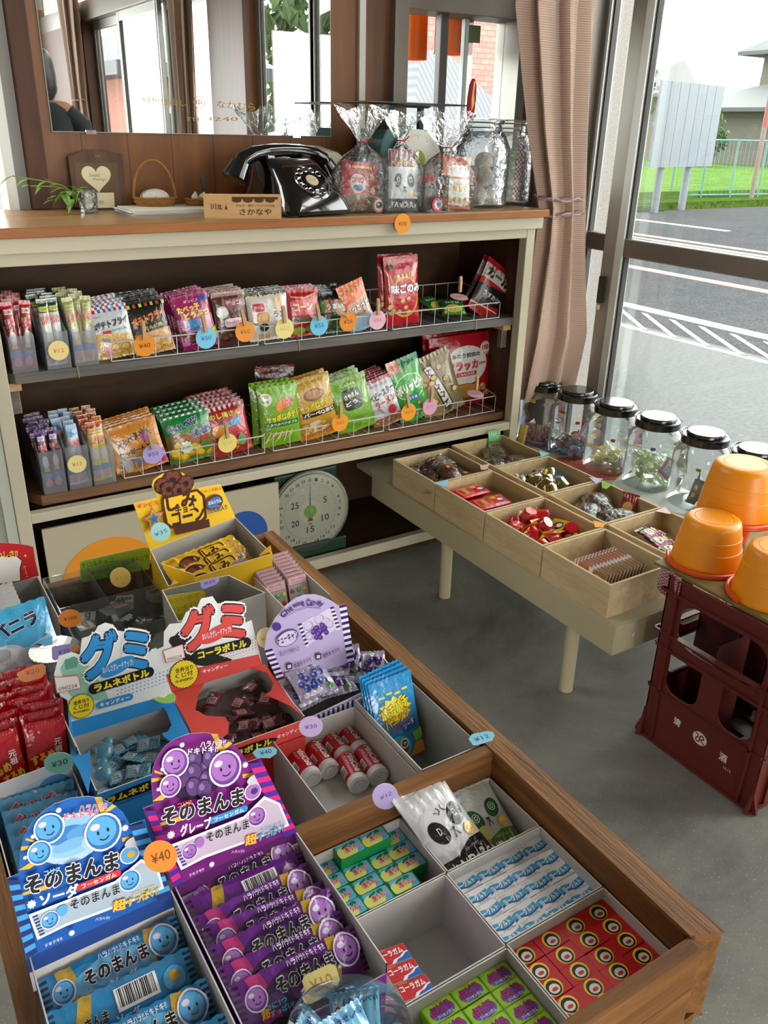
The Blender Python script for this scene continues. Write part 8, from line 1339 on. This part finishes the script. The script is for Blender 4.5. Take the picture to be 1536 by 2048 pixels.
def crate_face(X, w, logo):
    mb = MB(); holed(mb, [(0, .0), (w, .0), (w, CH), (0, CH)], [rrp(w*.15, .255, w*.87, .352, .035, True, True), rrp(w*.13, .137, w*.42, .225, .028, False, True), rrp(w*.6, .137, w*.88, .225, .028, False, True)], .003, m_cr, X)
    for z, pr_ in ((.003, .009), (CH-.034, .010), (.268, .011), (.232, .007), (.128, .006), (CH-.004, .004)): mb.box(-.0 if pr_ < .009 else -.006, w if pr_ < .009 else w+.006, z, z+.0045, 0, .003+pr_, m_cr, X=X)
    for u in (.1, .9): mb.box(w*u-.002, w*u+.002, .003, CH, 0, .009, m_cr, X=X)
    for u in (0, 1): mb.prism([(w*u, 0), (w*u+(-.016 if u == 0 else .016), .002), (w*u+(-.014 if u == 0 else .014), .012), (w*u+(-.004 if u == 0 else .004), .04), (w*u, .07)], -.0, .006, m_cr, X=X)
    if logo:
        A = Art(); ww = w*1000; wh = 'cfc6c0'; A.text('清', ww*.3, 84, 17, 17, wh, bold=.04); A.text('酒', ww*.72, 76, 17, 18, wh, bold=.04); A.ell(ww*.51, 82, 17, 15, wh, 30); A.text('H.12', ww*.77, 56, 17, 6, wh, bold=.02)
        sp = lambda pts: A.line(pts, 3.0, '6e1a16'); cx, cy = ww*.51, 82
        sp([(cx-12, cy+10), (cx-6, cy+7), (cx-4, cy+2), (cx-9, cy-2), (cx-8, cy-8), (cx-2, cy-9), (cx, cy-4), (cx, cy+4), (cx+3, cy+9), (cx+9, cy+7), (cx+9, cy+2), (cx+3, cy-1), (cx+7, cy-6), (cx+12, cy-9)])
        mb.art(A, lambda x, y: (X @ Vector((x*.001, y*.001, .0032)), X.to_3x3() @ Vector((0, 0, 1))))
    mb.build('side_panel', cr, org=o)
MX = lambda ex, ey, ez, t: Matrix(((ex[0], ey[0], ez[0], t[0]), (ex[1], ey[1], ez[1], t[1]), (ex[2], ey[2], ez[2], t[2]), (0, 0, 0, 1)))
crate_face(MX((0, -1, 0), (0, 0, 1), (-1, 0, 0), (CX0+.003, CY1, 0)), CY1-CY0, True); crate_face(MX((1, 0, 0), (0, 0, 1), (0, -1, 0), (CX0, CY0+.003, 0)), CX1-CX0, False); crate_face(MX((0, 1, 0), (0, 0, 1), (1, 0, 0), (CX1-.003, CY0, 0)), CY1-CY0, False); crate_face(MX((-1, 0, 0), (0, 0, 1), (0, 1, 0), (CX1, CY1-.003, 0)), CX1-CX0, False)
mb = MB()
for k in (1, 2): x = CX0+(CX1-CX0)*k/3; mb.box(x-.0015, x+.0015, CY0+.003, CY0+.1, .012, .3, m_crd); mb.box(x-.0015, x+.0015, CY1-.1, CY1-.003, .012, .3, m_crd)
y = (CY0+CY1)/2; mb.box(CX0+.003, CX0+.1, y-.0015, y+.0015, .012, .3, m_crd); mb.box(CX1-.1, CX1-.003, y-.0015, y+.0015, .012, .3, m_crd); mb.build('bottle_dividers', cr, org=o)
mb = MB()
for i in range(7): x = CX0+.004+(CX1-CX0-.018)*i/6; mb.box(x, x+.01, CY0+.004, CY1-.004, .004, .01, m_crd)
for i in range(5): y = CY0+.004+(CY1-CY0-.018)*i/4; mb.box(CX0+.004, CX1-.004, y, y+.01, .004, .0099, m_crd)
mb.build('bottom_grid', cr, org=o)
mb = MB(); mb.box(CX0+.006, 1.68, .69, 1.0, CH+.0005, CH+.007, wood('thin_board', '6a5a30', '85733f', 0, 14, 8)); tag(mb.build('thin_board', org=(CX0+.006, .69, CH)), 'thin olive brown board laid across the red crate', 'board')
g = G('red_white_gingham'); ck = g.n('ShaderNodeTexChecker', {'Vector': g.coord(), 'Scale': 300, 'Color1': lin('7a1626'), 'Color2': lin('b8a0a0')}); g.set(Base_Color=ck.outputs[0], Roughness=.9)
mb = MB(); pts = []
for i in range(9): t = i/8; pts.append([(1.296-.004*sin(t*9), .975-.05*t+.012*s*sin(t*6), CH+.008-(.0 if s == 0 else .06*sin(pi*t)**.6*s)) for s in (0, .33, .66, 1)])
mb.loft(pts, g.m, closed=False, caps=False); tag(mb.build('gingham_cloth', org=(1.296, .95, CH), solid=.001), 'red and white gingham cloth hanging over the crate corner', 'cloth')
ZK = CH+.0078; m_org = G('orange_plastic').set(Base_Color=lin('ea9206'), Roughness=.38, Subsurface_Weight=.0).m; m_orr = M('d8500c', .35)
def bucket(loc, s, m, label, up=False, handle=None):
    o = thing('toy_bucket', label, 'bucket', loc); H = .104*s; r1, r0_ = .0735*s, .0555*s; prof = [(r1, 0), (r1, .004*s), (r1*.955, .0055*s), (r1*.94, .02*s)]
    rad = lambda z: r1*.94+(r0_-r1*.94)*(z-.02*s)/(H-.02*s)
    for k in (.42, .66): z = H*k; prof += [(rad(z)+.0006, z-.0008), (rad(z)-.0006, z), (rad(z)-.0008, z+.0008)]
    prof += [(r0_+.001, H-.012*s), (r0_-.002*s, H-.004*s), (r0_-.008*s, H), (r0_*.7, H), (r0_*.69, H-.0012), (r0_*.67, H), (.0005, H)]
    if up: prof = [(r, H-z) for r, z in prof][::-1]+[(r1*.9, H-.004), (r0_*.9, .004), (.0005, .004)]
    mb = MB(); mb.lathe(prof, m, 56); mb.build('bucket_body', o); mb = MB()
    if handle is not None:
        a0, a1 = handle
        for s_ in (0, 1): mb.tube([(r1*1.05*cos(t), r1*1.05*sin(t), (H-.01 if up else .006)-.0035+.007*s_*.5) for t in [a0+(a1-a0)*i/24 for i in range(25)]], .004*s, m_orr, n=8)
        mb.build('handle', o)
    return o
bucket((1.392, .945, ZK+.0), .98, m_org, 'upturned orange bucket on the left of the crate', handle=(R(120), R(320))); bucket((1.385, .79, ZK), 1.0, m_org, 'upturned orange bucket nearest the front of the crate', handle=(R(60), R(170)))
bucket((1.52, .985, ZK), .62, m_orr, 'small red orange bucket standing upright under the top bucket', up=True); bucket((1.52, .985, ZK+.104*.62+.0005), 1.12, m_org, 'largest upturned orange bucket, on top of another bucket', handle=(R(190), R(300)))
bucket((1.56, .80, ZK), 1.0, m_org, 'upturned orange bucket at the far side of the crate')
# ================================================================ mirror, window extras, curtains, person
g = G('mirror_glass'); gl = g.n('ShaderNodeBsdfGlossy', {'Color': (.82, .86, .85, 1), 'Roughness': .0}); g.l(gl.outputs[0], g.out.inputs[0]); m_mir = g.m
mr = thing('wall_mirror', 'large frameless wall mirror with faded gold lettering above the counter', 'mirror', (.497, YB, 1.176)); o = mr.location
mb = MB(); mb.box(.497, 1.25, YB-.007, YB-.001, 1.176, 1.95, M('8fa39c', .2)); mb.box(.4985, 1.2485, YB-.0075, YB-.0069, 1.1775, 1.95, m_mir); mb.build('mirror_plate', mr, org=o)
mb = MB(); A = Art(); pl = Pl((.5, YB-.0078, 1.18), (1, 0, 0), (0, 0, 1)); gd = '8a6a34'
for t, p, q_, h in (('鮮魚仕出し', (285, 200), (372, 206), 15), ('なかむら', (434, 208), (510, 214), 17), ('TEL', (372, 238), (404, 238), 8), ('3240', (412, 238), (476, 238), 9)): ptext(A, pl, t, p, q_, h, gd, bold=-.0)
c = pl.loc(398, 205); A.line([(c[0]+14*cos(t), c[1]+14*sin(t)) for t in [i*2*pi/24 for i in range(25)]], 1.6, gd); A.text('中', c[0], c[1], 14, 15, gd, bold=.02); mb.art(A, pl.f, mk=lambda c: M(c, .3, .6)); mb.build('lettering', mr, org=o)
mb = MB()
for px in (180, 590): x = aty(px, 262, YB).x; mb.box(x-.012, x+.012, YB-.0105, YB-.0008, 1.172, 1.181, m_chrome)
mb.build('clip', mr, org=o)
# paper label on the window and two orange lamp shades seen through it
c = aty(950, 68, YB+.04); mb = MB(); mb.box(c.x-.022, c.x+.022, YB+.042, YB+.0435, c.z-.023, c.z+.023, M('5e6848', .6)); tag(mb.build('paper_label', org=(c.x, YB+.042, c.z)), 'small olive green paper stuck on the back window', 'label')
m_shade = clear('orange_shade', 'd06a10', .3, .3, .8, 0, 'd8761a')
for px0, px1, py0, py1, Y, lb in ((808, 853, 22, 118, 2.5, 'orange drum lamp shade seen through left pane of the back window'), (874, 942, 12, 106, 2.42, 'larger orange drum lamp shade seen through right pane of the back window')):
    a, b = aty(px0, py1, Y), aty(px1, py0, Y); x = (a.x+b.x)/2; r = (b.x-a.x)/2; ls = thing('pendant_lamp', lb, 'lamp', (x, Y, a.z)); mb = MB(); mb.lathe([(r, 0), (r, b.z-a.z), (r*.97, b.z-a.z), (r*.97, 0), (r, 0)], m_shade, 36); mb.build('lamp_shade', ls); mb = MB(); mb.cyl((0, 0, b.z-a.z-.01), (0, 0, 1.95-a.z), .003, M('2a2a2a', .5), n=6); mb.cyl((-r, 0, b.z-a.z-.005), (r, 0, b.z-a.z-.005), .002, M('2a2a2a', .5), n=6); mb.build('cord', ls)
mb = MB(); mb.box(.9, 2.1, 2.36, 2.9, 1.95, 2.02, M('6a5a48', .8)); tag(mb.build('eave_slab'), kind='structure')
# neighbours seen through the window and in the mirror
def hut(x0, x1, y0, y1, h, rh, wall, rf, label):
    hs = thing('house', label, 'house', (x0, y0, GZ)); mb = MB(); mb.box(x0, x1, y0, y1, GZ, h, M(wall, .8)); mb.build('wall', hs, org=hs.location); g_ = m_tile if rf is None else M(rf, .6); roof(x0, x1, y0, y1, h+.1, rh, .35, g_).build('roof', hs, org=hs.location)
    mb = MB()
    for i in range(2): w = (x1-x0)*.18; xx = x0+(x1-x0)*(.25+.4*i); mb.box(xx, xx+w, y0-.03, y0+.02, h*.45, h*.75, M('20242a', .2)); mb.box(xx, xx+w, y1-.02, y1+.03, h*.45, h*.75, M('20242a', .2)); mb.box(xx-.04, xx+w+.04, y1, y1+.04, h*.75, h*.79, m_alu)
    mb.build('window', hs, org=hs.location)
g = G('roof_tiles'); w_ = g.n('ShaderNodeTexWave', {'Vector': g.coord((1, 1, 1)), 'Scale': 6, 'Distortion': .4}); g.set(Base_Color=g.ramp(w_.outputs['Fac'], [(.2, '2e3238'), (.7, '3e4348')]), Roughness=.55); m_tile = g.m
g = G('pink_brick'); bk = g.n('ShaderNodeTexBrick', {'Vector': g.coord((1, 1, 1), rot=(R(90), 0, 0)), 'Color1': lin('8a5a52'), 'Color2': lin('9a6a60'), 'Mortar': lin('6a4a44'), 'Scale': 4.0}); g.set(Base_Color=bk.outputs[0], Roughness=.8)
hs = thing('house', 'pink walled building seen through the back window', 'house', (5.3, 9, GZ)); mb = MB(); mb.box(5.2, 7.6, 9.5, 13, GZ, 3.4, g.m); mb.build('wall', hs, org=hs.location); mb = MB(); mb.box(5.0, 7.8, 9.3, 13.2, 3.4, 3.7, M('4a4c50', .6)); mb.build('roof', hs, org=hs.location)
hut(4.7, 5.9, 6.9, 8.3, .7, 1.1, '8a847a', None, 'grey tiled shed roof seen through the back window')
hut(3.5, 4.9, -11.5, -6.6, 1.75, .55, '8a5a4c', None, 'salmon walled house with slate roof reflected in the mirror')
tree((14, -23.7, GZ), 2.0, 5.2, 'green tree reflected at the right of the mirror', 9)
# curtains with ribbed cloth
g = G('ribbed_curtain'); v = g.coord(); wv = g.n('ShaderNodeTexWave', {'Vector': v, 'Scale': 55, 'Distortion': .6, 'Detail': 1}, bands_direction='Z'); g.set(Base_Color=g.mix(g.ramp(wv.outputs['Fac'], [(.3, '000'), (.7, 'fff')]), 'a3897a', 'b9a090'), Roughness=.9, Specular_IOR_Level=.1, Sheen_Weight=.2); g.bump(wv.outputs['Fac'], .25, .003); m_cur = g.m
m_yarn = M('8a6a6a', .9); m_yarn2 = M('a8989a', .9)
def curtain(name, label, prof, nf=9, seed=1, ties=((1.03, .088), (.985, .082)), vert=False):
    """prof: rows of (z, x centre, y centre, half width, half depth)"""
    o = thing(name, label, 'curtain', (prof[-1][1], prof[-1][2], prof[-1][0])); org = o.location; rr = random.Random(seed); ph_ = [rr.uniform(0, 6.28) for _ in range(6)]; n = 110; rows = []
    zs = []; k = 26
    for i in range(k+1):
        z = prof[0][0]+(prof[-1][0]-prof[0][0])*i/k
        for a, b in zip(prof, prof[1:]):
            if a[0] >= z >= b[0]: t = (a[0]-z)/(a[0]-b[0]); t = t*t*(3-2*t); row = [p+(q-p)*t for p, q in zip(a, b)]; break
        zs.append(row)
    for z, cx, cy, hw, hd in zs:
        r = []
        for j in range(n):
            t = 2*pi*j/n; fold = 1+.27*sin(nf*t+ph_[0]+.5*sin(z*4+ph_[1]))+.1*sin((2*nf+1)*t+ph_[2]+z*2)
            r.append((cx+hw*fold*cos(t) if not vert else cx+hd*fold*cos(t), cy+hd*fold*sin(t) if not vert else cy+hw*fold*sin(t), z))
        rows.append(r)
    mb = MB(); mb.loft(rows, m_cur, True, False); mb.build('cloth', o, org=org)
    for i, (z, rad) in enumerate(ties):
        row = min(zs, key=lambda q: abs(q[0]-z)); mb = MB()
        for s in range(2): mb.tube([(row[1]+(row[3]*1.14+.004)*cos(t) if not vert else row[1]+(row[4]*1.14+.004)*cos(t), row[2]+(row[4]*1.14+.004)*sin(t) if not vert else row[2]+(row[3]*1.14+.004)*sin(t), z+.006*sin(t+i*1.7)+.0035*sin(6*t+s*pi)) for t in [q*2*pi/60 for q in range(61)]], .0036, (m_yarn, m_yarn2)[(s+i) % 2], n=6)
        mb.build('tieback', o, org=org)
    return o
curtain('curtain', 'beige ribbed curtain tied with twisted cords at the end of the counter', [(2.2, 1.765, 1.975, .118, .05), (1.5, 1.772, 1.97, .108, .048), (1.2, 1.81, 1.962, .083, .045), (1.0, 1.848, 1.957, .066, .04), (.9, 1.855, 1.957, .072, .042), (.62, 1.87, 1.962, .112, .05), (.36, 1.9, 2.02, .12, .04)], 8, 3)
curtain('curtain', 'brown shaded curtain between door panes, seen only in the mirror', [(2.2, 1.93, -.72, .14, .04), (1.05, 1.94, -.74, .07, .04), (.2, 1.93, -.72, .13, .04)], 8, 5, ((1.05, .07),), True); curtain('curtain', 'pinkish curtain at the far end of the windows, seen in the mirror', [(2.2, 1.9, -3.1, .2, .05), (1.35, 1.92, -3.12, .1, .045), (.2, 1.9, -3.1, .22, .05)], 8, 6, ((1.35, .1),), True)
# person standing with their back to the mirror
m_skin = M('b07a5c', .55); m_hair = M('1c1210', .45); m_top = M('12151b', .8); m_pant = M('20242c', .8); m_shoe = M('1a1614', .5)
PX, PY = .975, -.12
pe = thing('person', 'person with dark bobbed hair and black top, reflected in the mirror', 'person', (PX, PY, 0), (0, 0, R(8))); pe.scale = (.93, .93, .93)
def skin(name, verts, edges, radii, mat, parent, sub=2, root=0):
    me = bpy.data.meshes.new(name); me.from_pydata(verts, edges, []); o = bpy.data.objects.new(name, me); COL.objects.link(o); o.parent = parent; me.materials.append(mat)
    sk = o.modifiers.new('skin', 'SKIN'); sv = me.skin_vertices[0].data if me.skin_vertices else None
    if sv is None:
        bm = bmesh.new(); bm.from_mesh(me); bm.verts.layers.skin.verify(); bm.to_mesh(me); bm.free(); sv = me.skin_vertices[0].data
    for i, r in enumerate(radii): sv[i].radius = (r, r) if not isinstance(r, tuple) else r; sv[i].use_root = (i == root)
    s = o.modifiers.new('smooth', 'SUBSURF'); s.levels = sub; s.render_levels = sub; sk.use_smooth_shade = True; return o
V = [(0, 0, .90), (0, .01, 1.05), (0, .0, 1.2), (0, .015, 1.32), (0, .01, 1.385), (0, -.005, 1.43), (0, -.02, 1.5), (0, -.02, 1.56)]; E_ = [(i, i+1) for i in range(7)]; Rr = [(.15, .105), (.13, .1), (.15, .105), (.13, .085), (.055, .055), (.05, .05), (.085, .09), (.075, .085)]
for s in (-1, 1):
    b = len(V); V += [(s*.13, .01, 1.33), (s*.185, .015, 1.28), (s*.205, .03, 1.05), (s*.2, -.06, .85), (s*.19, -.11, .8)]; Rr += [.055, .052, .042, .03, .026]; E_ += [(3, b), (b, b+1), (b+1, b+2), (b+2, b+3), (b+3, b+4)]
    k = len(V); h0 = Vector((s*.19, -.11, .8))
    for f, (dx, L_) in enumerate(((-.026, .07), (-.009, .08), (.009, .075), (.026, .06))): V += [tuple(h0+Vector((dx, -.035, -.04))), tuple(h0+Vector((dx*1.15, -.035-L_*.45, -.04-L_*.6))), tuple(h0+Vector((dx*1.15, -.03-L_*.5, -.045-L_*1.0)))]; Rr += [.011, .008, .007]; E_ += [(b+4, k+3*f), (k+3*f, k+3*f+1), (k+3*f+1, k+3*f+2)]
    t_ = len(V); V += [tuple(h0+Vector((-s*.035, -.02, -.03))), tuple(h0+Vector((-s*.045, -.045, -.06)))]; Rr += [.011, .008]; E_ += [(b+4, t_), (t_, t_+1)]
    q = len(V); V += [(s*.085, 0, .84), (s*.09, -.01, .48), (s*.09, .02, .09), (s*.095, -.09, .035), (s*.095, -.15, .03)]; Rr += [.085, .058, .038, .035, .028]; E_ += [(0, q), (q, q+1), (q+1, q+2), (q+2, q+3), (q+3, q+4)]
skin('body', V, E_, Rr, m_skin, pe)
hb = MB(); hb.loft([[(rx*cos(t), -.012+dy+ry*sin(t), z) for t in [i*2*pi/28 for i in range(28)]] for z, rx, ry, dy in ((1.39, .075, .05, .05), (1.43, .1, .085, .03), (1.5, .106, .108, .01), (1.56, .1, .11, .004), (1.61, .075, .085, .0), (1.635, .03, .035, .0), (1.638, .002, .002, 0))], m_hair, True, False); hb.build('hair', pe)
fc = MB(); fc.sphere((0, -.095, 1.5), .07, m_skin, (.98, .55, 1.3), 22); fc.sphere((0, -.137, 1.49), .014, m_skin, (.8, 1, 1.3), 10)
for s in (-1, 1): fc.sphere((s*.03, -.128, 1.515), .011, M('d8d4cc', .3), (1.2, .6, .7), 10); fc.sphere((s*.03, -.1345, 1.515), .005, M('1a1210', .3), (1, .6, 1), 8); fc.sphere((s*.077, -.03, 1.5), .02, m_skin, (.5, .8, 1.4), 10)
fc.sphere((0, -.13, 1.455), .018, M('8a4a40', .5), (1.3, .5, .4), 10); fc.build('face', pe)
def tube_c(name, rows, m): mb = MB(); mb.loft([[(cx+rx*cos(t), cy+ry*sin(t), z) for t in [i*2*pi/32 for i in range(32)]] for z, cx, cy, rx, ry in rows], m, True, False); mb.build(name, pe)
mb = MB()
mb.loft([[(rx*cos(t), .01+ry*sin(t), z) for t in [i*2*pi/32 for i in range(32)]] for z, rx, ry in ((.82, .175, .13), (.95, .168, .125), (1.1, .165, .12), (1.22, .178, .125), (1.3, .185, .11), (1.345, .15, .095), (1.372, .095, .08), (1.376, .085, .075))], m_top, True, False)
for s in (-1, 1): mb.tube([(s*.12, .012, 1.315), (s*.185, .018, 1.26), (s*.2, .025, 1.15), (s*.206, .03, 1.06)], [.068, .068, .062, .058], m_top, n=18, caps=False)
mb.build('top', pe); mb = MB(); mb.loft([[(rx*cos(t), .0+ry*sin(t), z) for t in [i*2*pi/32 for i in range(32)]] for z, rx, ry in ((.86, .172, .125), (.6, .19, .15), (.3, .21, .17), (.26, .212, .172))], m_pant, True, False); mb.build('skirt', pe)
for s in (-1, 1): mb = MB(); mb.sphere((s*.095, -.085, .038), .05, m_shoe, (.85, 2.0, .75), 16); mb.build('shoe', pe)
